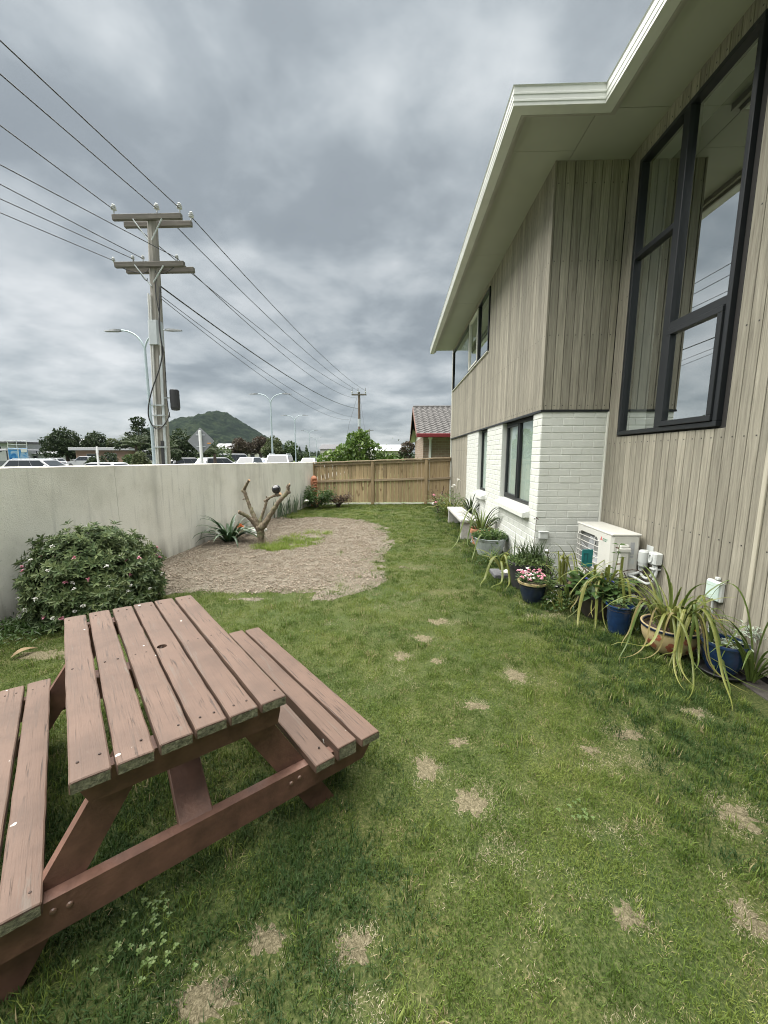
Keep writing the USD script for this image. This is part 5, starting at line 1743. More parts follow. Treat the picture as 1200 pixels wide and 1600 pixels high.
for x0, z0, x1, z1, mm_ in ((.225, .47, .275, .62, M_GREYP), (.215, .35, .285, .41, M_PVC), (.23, .43, .27, .455, M_GREYP)):
    m = MB()
    m.box((x0, -.002, z0), (x1, .001, z1))
    obj('rating_label', m, mm_, A)
m = MB()
for k in range(3):
    a = math.pi / 2 + k * 2.0944
    c = np.array([math.cos(a), math.sin(a)])
    n_ = np.array([-c[1], c[0]])
    q = [np.zeros(2), c * .016 + n_ * .009, c * .032, c * .016 - n_ * .009]
    m.loft([[(-.0015 - .001 * e, .235 - p[0], .615 + p[1]) for p in q] for e in (0, 1)])
obj('emblem', m, M_RED, A)
for k, (txt, h) in enumerate((('MITSUBISHI', .013), ('ELECTRIC', .013))):
    tm = meshkit.text_mesh(txt, h, .001)
    v = np.array(tm.vertices)
    v = v - (v.min(0) * (1, 0, 0))
    obj('lettering', (np.stack([-.0025 + .0 * v[:, 0] - v[:, 2], .195 - v[:, 0] * .9, .618 - .022 * k + v[:, 1]], 1), np.array(tm.faces)), M_GRNP, A)
for y0 in (.12, .74):
    m = MB()
    m.box((.02, y0, -.045), (.33, y0 + .05, .001), .006)
    obj('foot', m, M_ACW, A)
m = MB()
m.box((2.58, 4.62, -.02), (3.0, 5.58, .143), .012)
keys(obj('concrete_pad', m, M_CONC), 'low concrete pad under the air conditioner', 'concrete pad')

for k, (x, y, s_, lab) in enumerate([(1.62, 6.45, .9, 'loose grassy clump in the gap between zinc tub and black tub'), (2.02, 4.55, .8, 'loose grassy clump at the foot of the small black pot'),
                                     (2.62, 4.02, 1.0, 'loose grassy clump behind the upright blue pot'), (2.92, 3.38, .7, 'loose grassy clump against the boards right of the cream bowl')]):
    t = thing('grassy_clump', lab, 'plant', (x, y, 0))
    strap_plant(t, np.random.default_rng(870 + k), (0, 0, 0), 26, .46 * s_, 1.25, 1.5, .016, (L_STRAP, L_STRAPY, L_STRAP, L_DARK)[k], .12, single=False)
    herbs(t, np.random.default_rng(880 + k), 150, .2, .18, .02, .24 * s_, .05, .026, L_GREEN, name='leaf_mass')
t = thing('pipe_cover', 'white plastic pipe cover and conduit loops on the boards beside the air conditioner', 'pipe fitting', (XR, 4.42, .55))
m = MB().lathe([(.001, .09), (.04, .088), (.055, .07), (.058, -.05), (.05, -.065), (.05, -.10), (.036, -.115), (.001, -.115)], 28)
v, f = m.get()
obj('elbow_cover', (v + (-.075, .13, .10), f), M_PVC, t, smooth=35)
m = MB()
m.box((-.09, -.10, .06), (-.001, .03, .20), .012)
obj('junction_box', m, M_PVC, t)
m = MB()
m.box((-.004, .08, .02), (.0, .20, .24), .002)
obj('wall_plate', m, M_PVC, t)
for pts in ([(-.05, -.02, .06), (-.05, -.02, -.05), (-.06, .04, -.13), (-.07, .14, -.12), (-.075, .18, -.02), (-.075, .15, .0)], [(-.05, -.06, .06), (-.05, -.07, -.06), (-.07, -.01, -.18), (-.12, .16, -.17), (-.20, .24, -.16)],
            [(-.075, .13, -.02), (-.09, .16, -.09), (-.16, .22, -.14), (-.24, .26, -.17), (-.27, .3, -.2)]):
    obj('conduit', MB().tube(smooth_path(pts, 20), .016, 10), M_PVC, t, smooth=True)
m = MB()
m.box((-.085, -.085, .0), (-.001, .0, .018), .004)
obj('saddle_clip', m, M_PVC, t)
obj('cable_coil', MB().tube([(-.095, -.02 + .03 * math.cos(a), .13 + .045 * math.sin(a)) for a in np.linspace(0, 6.6, 26)], .006, 6), M_PVC, t, smooth=True)
t = thing('meter_box', 'small pale green-white service box on the boards above the blue bowl', 'service box', (XR, 3.46, .50))
m = MB()
m.box((-.045, 0.02, 0), (-.001, .19, .19), .01)
obj('box', m, M_PVC, t)
m = MB()
m.box((-.053, .03, .01), (-.044, .18, .18), .005)
obj('lid', m, plain('mint_plastic', (0.46, .56, .51), .4, var=.03), t)
m = MB()
m.box((-.03, .08, .20), (-.001, .12, .225), .004)
obj('mounting_lug', m, M_PVC, t)
obj('conduit', MB().tube([(-.035, .1, 0), (-.035, .1, -.48)], .011, 8), M_PVC, t)
t = thing('outdoor_tap', 'small white junction box low on the brick corner behind the black tub', 'junction box', (2.20, YS, .62))
m = MB()
m.box((-.065, -.06, 0), (.065, -.001, .11), .01)
obj('box', m, M_PVC, t)
m = MB()
m.box((-.07, -.07, .10), (.07, -.001, .118), .005)
obj('hood', m, M_PVC, t)
# ---------------------------------------------------------------- power poles and lines
M_POLE = timber('grey_pole', (0.13, 0.12, 0.105), (0.24, 0.225, 0.20), (0.33, 0.315, 0.285), grain=(26, 26, 1.2), rnd=.05, blotch=.4, stain=(.12, .115, .105))
M_ARM = timber('crossarm_timber', (0.05, 0.045, 0.04), (0.11, 0.10, 0.085), (0.17, 0.155, 0.135), grain=(1.5, 26, 26), rnd=.1, blotch=.5, stain=(.16, .17, .13))
M_PORC = plain('porcelain', (0.42, 0.43, 0.42), 0.3)
M_GALV = plain('galvanised_steel', (0.40, 0.43, 0.44), 0.5, var=.12, scale=3, metallic=.3)
M_WIRE = plain('black_cable', (0.018, 0.018, 0.02), 0.6)
M_CONDT = plain('grey_conduit', (0.46, 0.46, 0.44), 0.5)

P = thing('power_pole', 'tall grey power pole with two pairs of crossarms and conduits just beyond the wall', 'power pole')
PB, PT_ = np.array([-7.36, 12.0, 0]), np.array([-7.08, 12.0, 8.72])


def pz(z, dx=0, dy=0):
    p = PB + (PT_ - PB) * z / 8.72
    return np.array([p[0] + dx, p[1] + dy, z])


m = MB()
rings = []
for z in np.linspace(-.1, 8.6, 14):
    c = pz(z)
    r = .178 - .0055 * z
    k = .35
    rings.append([c + (x * r, y * r, 0) for x, y in ((1, -k), (k, -1), (-k, -1), (-1, -k), (-1, k), (-k, 1), (k, 1), (1, k))])
m.loft(rings)
obj('shaft', m, M_POLE, P)
for z, x0, x1 in ((8.58, -1.03, .98), (7.33, -1.05, 1.0)):
    for dy, dz, sh in ((-.16, 0, -.02), (.16, -.02, .10)):
        c = pz(z)
        m = MB()
        m.box((c[0] + x0 + sh, c[1] + dy - .055, z - .075 + dz), (c[0] + x1 + sh, c[1] + dy + .055, z + .075 + dz), .012)
        obj('crossarm', m, M_ARM, P)
for a, b in (((-.42, 8.5), (-.05, 7.98)), ((.42, 8.5), (.05, 7.98)), ((-.45, 7.3), (-.02, 6.75)), ((.4, 7.27), (.04, 6.85))):
    c1, c2 = pz(a[1], a[0], -.23), pz(b[1], b[0], -.16)
    obj('arm_brace', MB().tube([c1, c2], .018, 6), M_GALV, P)
INS_T = [(-8.09, 11.85, 8.80), (-6.84, 11.85, 8.80), (-6.18, 11.85, 8.80)]
INS_T2 = [(-7.99, 12.2, 8.77), (-6.75, 12.2, 8.77), (-6.03, 12.2, 8.77)]
INS_L = [(-6.36, 11.85, 7.50), (-7.36, 11.85, 7.50), (-7.66, 11.85, 7.50), (-8.24, 11.85, 7.46)]


def insulator(parent, p, s=1.0):
    prof = [(.001, .13), (.03, .128), (.045, .11), (.03, .095), (.032, .085), (.062, .07), (.064, .055), (.035, .045), (.036, .03), (.07, .012), (.07, 0), (.03, -.01), (.018, -.012), (.018, -.09), (.001, -.09)]
    obj('insulator', MB().lathe([(r * s, z * s) for r, z in prof], 14, p), M_PORC, parent, smooth=40)


for q in INS_T + INS_T2[2:]:
    insulator(P, q, 1.05)
for q in INS_L:
    insulator(P, q, .7)
for dx, z0, z1, r in ((-.125, 0, 6.55, .026), (-.07, 0, 6.5, .026), (.16, 0, 6.2, .016)):
    pts = [pz(z, dx, -.21 + .006 * z) for z in np.linspace(z0, z1, 8)]
    obj('conduit', MB().tube(pts, r, 8), M_CONDT, P, smooth=True)
m = MB()
c = pz(5.46)
m.loft([[pz(z, x, y) for x, y in ((-.18, .02), (-.18, -.18), (-.12, -.24), (.10, -.24), (.15, -.18), (.15, .02))] for z in (5.12, 5.80)])
obj('cover_plate', m, M_GALV, P)
m = MB()
m.loft([[pz(z, x, -.20) for x in (.055, .145)] + [pz(z, x, -.245) for x in (.145, .055)] for z in (0, 2.3)])
obj('cable_guard', m, M_WIRE, P)
m = MB()
m.loft([[pz(z, x, -.19) for x in (.13, .205)] + [pz(z, x, -.22) for x in (.205, .13)] for z in (0, 4.8)])
obj('cable_guard', m, M_GALV, P)
for z in (2.1, 3.05, 3.35, 2.75):
    m = MB()
    m.loft([[pz(zz, x, y) for x, y in ((-.20, -.19), (-.17, -.26), (.2, -.26), (.24, -.19))] for zz in (z, z + .03)])
    obj('strap_band', m, M_GALV, P)
obj('lashed_cable', MB().tube(smooth_path([pz(6.72, .2, -.12), pz(6.0, .19, -.2), pz(5.4, .22, -.26), pz(5.0, .26, -.26), pz(4.5, .2, -.3), pz(3.9, -.02, -.34), pz(3.3, -.2, -.34), pz(2.85, -.17, -.33), pz(2.65, .02, -.33), pz(2.8, .25, -.3), pz(3.15, .36, -.22)], 50), .018, 6), M_WIRE, P, smooth=True)
obj('lashed_cable', MB().tube(smooth_path([pz(7.0, .12, -.12), pz(6.3, .14, -.2), pz(5.9, .2, -.22), pz(5.3, .24, -.26), pz(5.0, .27, -.24), pz(4.0, .3, -.22), pz(3.0, .36, -.2)], 30), .012, 6), M_WIRE, P, smooth=True)
cc = pz(3.55, .47, -.08)
obj('splice_closure', MB().lathe([(.001, .30), (.11, .29), (.135, .25), (.135, -.25), (.12, -.27), (.12, -.31), (.06, -.33), (.001, -.33)], 20, cc), M_WIRE, P, smooth=35)
m = MB()
m.beam(pz(3.6, .15, -.08), pz(3.6, .36, -.08), .04, .04)
obj('closure_bracket', m, M_GALV, P)
for a, b in ((INS_L[3], (-7.2, 11.8, 7.2)), (INS_L[0], (-7.0, 11.8, 7.15)), (INS_L[2], (-7.25, 11.8, 6.95))):
    a, b = np.array(a), np.array(b)
    obj('jumper', MB().tube(bezier(a, a + (.1, 0, -.25), b + (0, 0, -.25), b, 14), .011, 5), M_WIRE, P, smooth=True)

P2 = thing('power_pole', 'slender brown power pole with one crossarm beyond the citrus tree', 'power pole', (-4.44, 47, 0))
m = MB()
m.lathe([(.001, -.1), (.19, -.1), (.13, 9.3), (.001, 9.32)], 12)
obj('shaft', m, plain('brown_pole', (.11, .085, .065), .85, var=.25, scale=2), P2, smooth=40)
for dy in (-.16, .16):
    m = MB()
    m.box((-.88, dy - .05, 8.95), (.88, dy + .05, 9.08), .01)
    obj('crossarm', m, M_ARM, P2)
for x in (-.8, -.1, .78):
    insulator(P2, (x, -.16, 9.2), 1.6)
    obj('insulator_pin', MB().tube([(x, -.16, 9.0), (x, -.16, 9.75)], .03, 6), M_ARM, P2)
m = MB()
m.lathe([(.172, 5.3), (.172, 6.2)], 12)
obj('sheath', m, M_GALV, P2)
for x in (-1.2, .6):
    obj('stay_wire', MB().tube([(x * .2, 0, 8.7), (x, -.4, 5.5), (x * 1.4, -.8, 2.5)], .012, 4), M_WIRE, P2)
P3 = thing('power_pole', 'smallest and farthest power pole with crossarm, above the citrus tree', 'power pole', (-6.9, 100, 0))
obj('shaft', MB().lathe([(.001, -.1), (.2, -.1), (.14, 8.6), (.001, 8.62)], 10), M_POLE, P3)
m = MB()
m.box((-1.1, -.06, 8.2), (1.1, .06, 8.36), .01)
obj('crossarm', m, M_ARM, P3)


def wire(label, a, b, sag, r, group=None):
    t = np.linspace(0, 1, 40)[:, None]
    a, b = np.array(a, float), np.array(b, float)
    p = a + (b - a) * t
    p[:, 2] -= 4 * sag * (t * (1 - t))[:, 0]
    keys(obj('power_line', MB().tube(p, r, 5), M_WIRE, smooth=True), label, 'power line', group)


WIRE_UP = [(-10.2, -12, 8.32), (-8.98, -12, 8.32), (-8.40, -12, 8.32)]
WIRE_LO = [(-14.44, -12, 7.0), (-13.67, -12, 7.01), (-16.53, -12, 6.99), (-17.38, -12, 6.95)]
up_names = ('uppermost arm, end nearest the left edge', 'uppermost arm, its middle insulator', 'uppermost arm, end nearest the house')
for k in range(3):
    wire(f'dark overhead line coming in to the {up_names[k]}', WIRE_UP[k], INS_T[k], .05, .013)
lo_names = ('to the right end of the lower arm', 'to the lower arm just left of the shaft', 'to the second insulator of the lower arm', 'to the left tip of the lower arm')
for k in range(4):
    wire(f'overhead line from the left edge {lo_names[k]}', WIRE_LO[k], INS_L[k], .05, .011)
fx = (-5.24, -4.54, -3.66)
for k in range(3):
    wire(('leftmost of three overhead lines from the upper arm to the far pole', 'middle one of three overhead lines from the upper arm to the far pole', 'topmost of three overhead lines from the upper arm to the far pole')[k],
         INS_T2[k], (fx[k], 46.84, 9.45), .55, .014)
for k, (a, b, lab) in enumerate(((INS_L[0], (-4.7, 46.8, 8.6), 'overhead line from the lower arm to the far pole'),)):
    wire(lab, a, b, .9, .012)
wire('thick black service cable strung from the shaft below both arms', pz(6.76, .22, -.1), (-4.45, 46.85, 7.4), .75, .022)
wire('upper of two thin cables strung below the thick service cable', pz(6.5, .22, -.1), (-4.9, 46.9, 6.4), .8, .010)
wire('lower of two thin cables strung below the thick service cable', pz(6.42, .22, -.1), (-5.6, 46.9, 6.1), .9, .010)

# ---------------------------------------------------------------- street lamps
M_LAMP = plain('lamp_post_steel', (0.36, 0.43, 0.45), 0.45, var=.06, scale=2, metallic=.2)
M_LAMPH = plain('lamp_head', (0.16, 0.17, 0.175), 0.5)


def lamp(name_label, loc, fork=8.53, top=9.62, span=2.35):
    t = thing('street_lamp', name_label, 'street lamp', loc, 0, 'double-armed street lamps along the road')
    obj('column', MB().lathe([(.001, 0), (.13, 0), (.125, 1.4), (.10, 1.5), (.075, fork), (.06, fork + .06)], 14), M_LAMP, t, smooth=40)
    for s_ in (-1, 1):
        pts = bezier((0, 0, fork - .05), (s_ * .12, 0, fork + .55), (s_ * .55, 0, top), (s_ * 1.45, 0, top + .02), 12)
        obj('arm', MB().tube(pts, np.linspace(.06, .045, 12), 10), M_LAMP, t, smooth=True)
        m = MB()
        x0, x1 = s_ * 1.4, s_ * (span + .1)
        m.loft([[(x0, y, top + z) for y, z in ((-.08, -.03), (-.08, .05), (.08, .05), (.08, -.03))], [(x0 + s_ * .35, y, top + z) for y, z in ((-.16, -.05), (-.13, .08), (.13, .08), (.16, -.05))], [(x1, y, top + z - .02) for y, z in ((-.10, -.03), (-.08, .02), (.08, .02), (.10, -.03))]])
        obj('lamp_head', m, M_LAMPH, t)
    return t


L1 = lamp('double-armed street lamp close behind the near power pole', (-15.9, 25, 0))
dup(L1, 'double-armed street lamp standing clear right of the hill', (-16.05, 50, 0), scale=(1.12, 1.12, 1.0))
dup(L1, 'double-armed street lamp next after the one beside the hill', (-19.8, 76, 0), scale=(1.1, 1.1, 1.0))
dup(L1, 'small double-armed street lamp farther down the road, before the farthest one', (-27.3, 122, 0), 4, scale=(1.1, 1.1, 1))
dup(L1, 'farthest and smallest double-armed street lamp above the van', (-35.05, 170, 0), 8, scale=(1.1, 1.1, 1))

# ---------------------------------------------------------------- traffic sign and marker post
M_SIGNB = plain('sign_back', (0.17, 0.18, 0.19), 0.55, var=.06)
M_POSTW = plain('white_post', (0.66, 0.67, 0.66), 0.5, var=.05)
t = thing('road_sign', 'grey back of a diamond road sign on a white post beyond the wall', 'road sign', (-11.2, 22, 0), 3)
m = MB()
q = .74
m.loft([[(x, yy, 2.68 + z) for x, z in ((-q, -.03), (-q, .03), (-.03, q), (.03, q), (q, .03), (q, -.03), (.03, -q), (-.03, -q))] for yy in (.045, .052)])
obj('plate', m, M_SIGNB, t)
obj('post', MB().lathe([(.001, 0), (.085, 0), (.085, 3.27), (.001, 3.29)], 14), M_POSTW, t, smooth=40)
for z in (2.35, 3.0):
    m = MB()
    m.box((-.25, .02, z), (.25, .046, z + .05), .004)
    obj('bracket', m, M_GALV, t)
m = MB()
m.box((.36, .036, 2.52), (.56, .0445, 2.58), .002)
obj('sticker', m, plain('orange_sticker', (.6, .26, .05), .5), t)
t = thing('marker_post', 'thin white marker post before the low brick building', 'post', (-15.75, 20, 0), 0)
m = MB()
m.loft([[(x, y, z) for x, y in ((-.04, -.03), (.04, -.03), (.04, .03), (-.04, .03))] for z in (0, 2.0)] )
obj('post', m, M_POSTW, t)
m = MB()
m.loft([[(-.055, -.032, 2.0), (.055, -.032, 2.0), (.055, .032, 2.0), (-.055, .032, 2.0)], [(-.02, -.03, 2.32), (.055, -.032, 2.30), (.055, .032, 2.30), (-.02, .03, 2.32)]])
obj('cap', m, M_POSTW, t)

# ---------------------------------------------------------------- cars
M_CARW = plain('white_car_paint', (0.42, 0.43, 0.44), 0.25, var=.02, coat=.6)
M_CARS = plain('silver_car_paint', (0.40, 0.42, 0.44), 0.3, var=.02, metallic=.4, coat=.5)
M_CARB = plain('blue_car_paint', (0.04, 0.09, 0.22), 0.25, var=.02, coat=.6)
M_CARD = plain('dark_car_paint', (0.03, 0.032, 0.036), 0.25, var=.02, coat=.6)
M_CARG = mat('car_window', {'p': ('principled_bsdf', {'base_color': (.02, .024, .027), 'roughness': .06, 'coat_weight': .3})}, [])
M_TYRE = plain('tyre', (0.02, 0.02, 0.02), 0.8)
M_RIM = plain('wheel_rim', (0.4, 0.4, 0.41), 0.35, metallic=.7)
M_HL = mat('headlamp_glass', {'p': ('principled_bsdf', {'base_color': (.6, .63, .66), 'roughness': .1})}, [])
M_TL = mat('tail_lamp', {'p': ('principled_bsdf', {'base_color': (.35, .01, .01), 'roughness': .2})}, [])


def car(label, loc, rz, paint, L=4.6, Wd=1.82, Hh=1.65, belt=1.0, hood=1.05, cab0=-2.1, cab1=1.0, rake_f=.75, rake_r=.30, rack=False, group=None, bed=False, name='parked_car', cat='car'):
    """A car with its nose along +x: body with wheel arches, glazed cabin, wheels, lamps, mirrors."""
    t = thing(name, label, cat, loc, rz, group)
    h, w = L / 2, Wd / 2
    top_ = [(-h, .45), (-h + .03, belt - .08), (-h + .12, belt), (cab1 + .25, belt), (h - .35, belt - .14), (h - .04, belt - .36), (h, .5), (h - .05, .25)]
    axf, axr, ra = h - .85, -h + .82, .37
    prof = list(top_)
    def arch(cx):
        return [(cx + ra * math.cos(a), .30 + ra * math.sin(a)) for a in np.linspace(0, math.pi, 9)]
    prof += arch(axf) + arch(axr) + [(-h + .05, .28)]
    import shapely.geometry as sg
    poly = sg.Polygon(prof).buffer(0)
    tm = trimesh.creation.extrude_polygon(poly, Wd - .10, engine='earcut')
    v = np.array(tm.vertices)
    v = np.stack([v[:, 0], v[:, 2] - (Wd - .10) / 2, v[:, 1]], 1)
    tmw = trimesh.creation.extrude_polygon(poly.buffer(-.05), Wd, engine='earcut')
    v2 = np.array(tmw.vertices)
    v2 = np.stack([v2[:, 0], v2[:, 2] - Wd / 2, v2[:, 1]], 1)
    mb = MB().add(v, np.array(tm.faces)[:, ::-1]).add(v2, np.array(tmw.faces)[:, ::-1])
    obj('body', mb, paint, t)
    # cabin
    c0, c1 = cab0, cab1
    r0, r1 = c0 + rake_r, c1 - rake_f
    wb, wt = w - .05, w - .24
    lower = [(c0, -wb, belt - .02), (c1, -wb, belt - .02), (c1, wb, belt - .02), (c0, wb, belt - .02)]
    upper = [(r0, -wt, Hh - .05), (r1, -wt, Hh - .05), (r1, wt, Hh - .05), (r0, wt, Hh - .05)]
    roof = [(r0 + .15, -wt + .12, Hh), (r1 - .2, -wt + .12, Hh), (r1 - .2, wt - .12, Hh), (r0 + .15, wt - .12, Hh)]
    obj('cabin', MB().loft([lower, upper, roof]), paint, t, smooth=25)
    lo, up_ = np.array(lower), np.array(upper)

    def panel(i, j, u0, u1, v0, v1, name):
        a, b_, c_, d = lo[i], lo[j], up_[j], up_[i]
        n = np.cross(b_ - a, d - a)
        n /= np.linalg.norm(n)
        n = n if n @ (a + c_ - np.array([c0 + c1, 0, belt + Hh])) > 0 else -n
        pt = lambda u, vv: (a + (b_ - a) * u) * (1 - vv) + (d + (c_ - d) * u) * vv
        q = [pt(u0, v0), pt(u1, v0), pt(u1, v1), pt(u0, v1)]
        obj(name, MB().loft([[p + n * .004 for p in q], [p + n * .014 for p in q]]), M_CARG, t)
    panel(1, 2, .06, .94, .10, .92, 'windscreen')
    panel(3, 0, .08, .92, .22, .90, 'rear_window')
    for (i, j) in ((0, 1), (3, 2)):
        panel(i, j, .06, .345, .10, .93, 'side_window')
        panel(i, j, .355, .635, .08, .93, 'side_window')
        panel(i, j, .645, .95, .08, .93, 'side_window')
    for ax in (axf, axr):
        for s_ in (-1, 1):
            m = MB().lathe([(.20, -.1), (.31, -.1), (.33, -.07), (.33, .07), (.31, .1), (.20, .1)], 20)
            v, f = m.get()
            obj('tyre', (np.stack([v[:, 0] + ax, v[:, 2] + s_ * (w - .12), v[:, 1] + .33], 1), f), M_TYRE, t, smooth=40)
            m = MB().lathe([(.001, .06), (.08, .07), (.2, .04), (.21, -.05)], 16)
            v, f = m.get()
            obj('rim', (np.stack([v[:, 0] + ax, s_ * v[:, 2] + s_ * (w - .09), v[:, 1] + .33], 1), f), M_RIM, t, smooth=40)
    for s_ in (-1, 1):
        m = MB()
        m.box((h - .22, s_ * (w - .42), belt - .36), (h - .015, s_ * (w - .06), belt - .20), .03)
        obj('headlight', m, M_HL, t)
        m = MB()
        m.box((-h - .006, s_ * (w - .30), belt - .30), (-h + .1, s_ * (w - .04), belt - .04), .02)
        obj('tail_light', m, M_TL, t)
        m = MB()
        m.box((c1 - .35, s_ * (w - .02), belt + .02), (c1 - .15, s_ * (w + .17), belt + .17), .03)
        obj('wing_mirror', m, paint, t)
    if rack:
        for s_ in (-1, 1):
            obj('roof_rail', MB().tube([(r0 + .2, s_ * (wt - .08), Hh + .0), (r0 + .3, s_ * (wt - .08), Hh + .06), (r1 - .4, s_ * (wt - .08), Hh + .06), (r1 - .3, s_ * (wt - .08), Hh + .0)], .02, 6), M_GALV, t)
    return t


SUV = dict(L=4.75, Hh=1.64, belt=1.04, cab0=-2.25, cab1=1.15, rake_f=.80, rake_r=.42)
HATCH = dict(L=4.2, Hh=1.48, belt=.93, cab0=-1.95, cab1=1.05, rake_f=.85, rake_r=.5)
VAN = dict(L=5.1, Wd=1.92, Hh=1.97, belt=1.12, cab0=-2.5, cab1=1.85, rake_f=.75, rake_r=.12)
UTE = dict(L=5.2, Hh=1.75, belt=1.08, cab0=-.9, cab1=1.2, rake_f=.7, rake_r=.25)
R = 'cars on the road beyond the wall'
car('white station wagon seen side-on at the left edge above the wall', (-25.3, 27, 0), 4, M_CARW, rack=True, group=R, **{**SUV, 'Hh': 1.6})
car('white hatchback whose roof just clears the wall, left of the vertical wall joint', (-19.7, 25, 0), 178, M_CARW, group=R, **{**HATCH, 'Hh': 1.42})
car('white car seen from behind between the near pole and the diamond sign', (-20.6, 38, 0), 62, M_CARW, group=R, **{**SUV, 'Hh': 1.66})
car('white four-wheel drive just right of the diamond sign', (-17.5, 38, 0), 60, M_CARW, group=R, **{**SUV, 'Hh': 1.68})
car('pale camper van roof showing above the cars left of the red-brown trees', (-20.9, 50, 0), 75, M_CARW, group=R, name='camper_van', cat='van', **{**VAN, 'Hh': 2.1})
car('white utility seen head-on below the red-brown trees', (-14.7, 38, 0), -88, M_CARW, group=R, **{**SUV, 'Hh': 1.72})
car('small blue car in the distant traffic left of the van', (-21.5, 60, 0), -80, M_CARB, group=R, **HATCH)
car('small silver car in the distant traffic close left of the van', (-20.1, 60.5, 0), -84, M_CARS, group=R, **HATCH)
car('small dark car in the distant traffic beyond the blue one', (-24.2, 68, 0), -80, M_CARD, group=R, **HATCH)
car('white van with roof rack driving towards the garden', (-8.85 - .25, 30, 0), -80, M_CARW, rack=True, group=R, name='van', cat='van', **{**VAN, 'Hh': 1.95})
car('white car far along the road above the fence corner', (-10.2, 45, 0), -86, M_CARW, group=R, **{**SUV, 'Hh': 1.6})
car('silver car far along the road next to the fence corner', (-8.2, 46, 0), -86, M_CARS, group=R, **{**HATCH, 'Hh': 1.55})
G = 'cars parked before the low buildings'
UT = car('white utility parked beside the blue container', (-57.5, 58, 0), 20, M_CARS, group=G, **UTE)
car('white sedan parked right of the blue container', (-54.2, 59, 0), 185, M_CARW, group=G, **{**HATCH, 'Hh': 1.5})
car('white double-cab utility parked in front of the low brick building', (-47.6, 58, 0), 176, M_CARW, group=G, **{**UTE, 'cab0': -1.3})
car('dark car parked in the shade under the big round tree', (-51.3, 62, 0), 180, M_CARD, group=G, **SUV)

# ---------------------------------------------------------------- buildings beyond the road
M_WALLP = plain('pale_wall', (0.50, 0.48, 0.43), .8, var=.06)
M_ROOFD = plain('dark_roof', (0.06, 0.06, 0.065), .6)
M_ROOFW = plain('white_roof', (0.42, 0.43, 0.44), .5, var=.05)
M_ROOFG = plain('grey_roof', (0.30, 0.31, 0.32), .6)


def brick_far(name, c1, c2, mort, scale=1.0):
    n = {'g': ('geometry', {}), 's': ('separate_xyz', {}), 'a': ('math', {'math_type': 'add'}), 'c': ('combine_xyz', {'z': 0.0}),
         'b': ('brick_texture', {'color1': c1, 'color2': c2, 'mortar': mort, 'scale': 1.0, 'brick_width': .34 * scale, 'row_height': .125 * scale, 'mortar_size': .010, 'mortar_smooth': .2}),
         'bp': ('bump', {'strength': 1.0, 'distance': .006, 'invert': True}), 'p': ('principled_bsdf', {'roughness': .85})}
    return mat(name, n, [('g.position', 's.vector'), ('s.x', 'a.value1'), ('s.y', 'a.value2'), ('a.value', 'c.x'), ('s.z', 'c.y'), ('c.vector', 'b.vector'), ('b.color', 'p.base_color'), ('b.fac', 'bp.height'), ('bp.normal', 'p.normal')])


M_BRICKP = brick_far('pink_brick', (.22, .155, .115), (.27, .195, .15), (.30, .27, .23))
M_BRICKT = brick_far('tan_brick', (.30, .19, .13), (.35, .23, .16), (.35, .30, .25))
M_WIN = mat('far_window', {'p': ('principled_bsdf', {'base_color': (.025, .03, .034), 'roughness': .08})}, [])


def building(name, label, x0, x1, y0, y1, h, wallm, roofm, wins=(), roof='flat', ov=.4, ridge=1.5, cat='building', door=None):
    t = thing(name, label, cat, ((x0 + x1) / 2, y0, 0))
    w, d = (x1 - x0) / 2, y1 - y0
    m = MB()
    m.box((-w, 0, -.1), (w, d, h))
    obj('wall', m, wallm, t)
    m = MB()
    if roof == 'flat':
        m.box((-w - ov, -ov, h), (w + ov, d + ov, h + .45), .04)
    elif roof == 'gable':       # ridge along x
        m.loft([[(x, -ov, h), (x, d / 2, h + ridge), (x, d + ov, h), (x, d / 2, h - .1)] for x in (-w - ov, w + ov)])
    elif roof == 'hip':
        m.loft([[(-w - ov, -ov, h), (w + ov, -ov, h), (w + ov, d + ov, h), (-w - ov, d + ov, h)], [(-w * .35, d * .45, h + ridge), (w * .35, d * .45, h + ridge), (w * .35, d * .55, h + ridge), (-w * .35, d * .55, h + ridge)]])
    obj('roof', m, roofm, t)
    for (a, b, z0, z1) in wins:
        fr_ = MB()
        fr_.box((a - .06, -.03, z0 - .06), (b + .06, .01, z1 + .06))
        fo = obj('window', fr_, M_POSTW, t)
        pm = MB()
        pm.box((a, -.045, z0), (b, -.031, z1))
        obj('pane', pm, M_WIN, fo)
    if door:
        m = MB()
        m.box((door[0], -.04, 0), (door[0] + .95, .01, 2.1))
        obj('door', m, M_ROOFD, t)
    return t


building('brick_clinic', 'low tan brick building with flat white roof left of the near pole', -55.0, -45.8, 65, 75, 2.75, M_BRICKT, M_ROOFW, [(-2.6, -.9, 1.1, 2.1), (.9, 2.5, 1.0, 2.2)], ov=.7)
building('brick_annexe', 'plain pale wing with white roof joined right of the low brick building', -45.0, -40.5, 67, 75, 2.35, M_WALLP, M_ROOFW, [(-1.2, .8, 1.0, 1.9)], ov=.5)
building('white_roof_hall', 'large hall with a steep pale roof behind the big round tree', -111, -91, 110, 130, 3.6, M_ROOFG, M_ROOFW, [(-6, -3, 1.3, 2.4)], roof='hip', ridge=3.4, ov=.6)
building('long_shed', 'long grey shed with pale roof strip below the big round tree', -88, -62, 84, 92, 2.3, M_ROOFG, M_ROOFG, [(-8, -5, 1.0, 1.8)], roof='gable', ridge=.9)
building('dark_roof_house', 'dark flat-roofed block at the left edge behind the carport', -97, -80.8, 80, 92, 4.4, M_ROOFG, M_ROOFD, [(-2, 2, 2.6, 3.8), (3.5, 5.2, 2.6, 3.8)], ov=.5)
t = thing('carport', 'pale flat carport roof on posts at the left edge', 'carport', (-58.5, 56, 0))
m = MB()
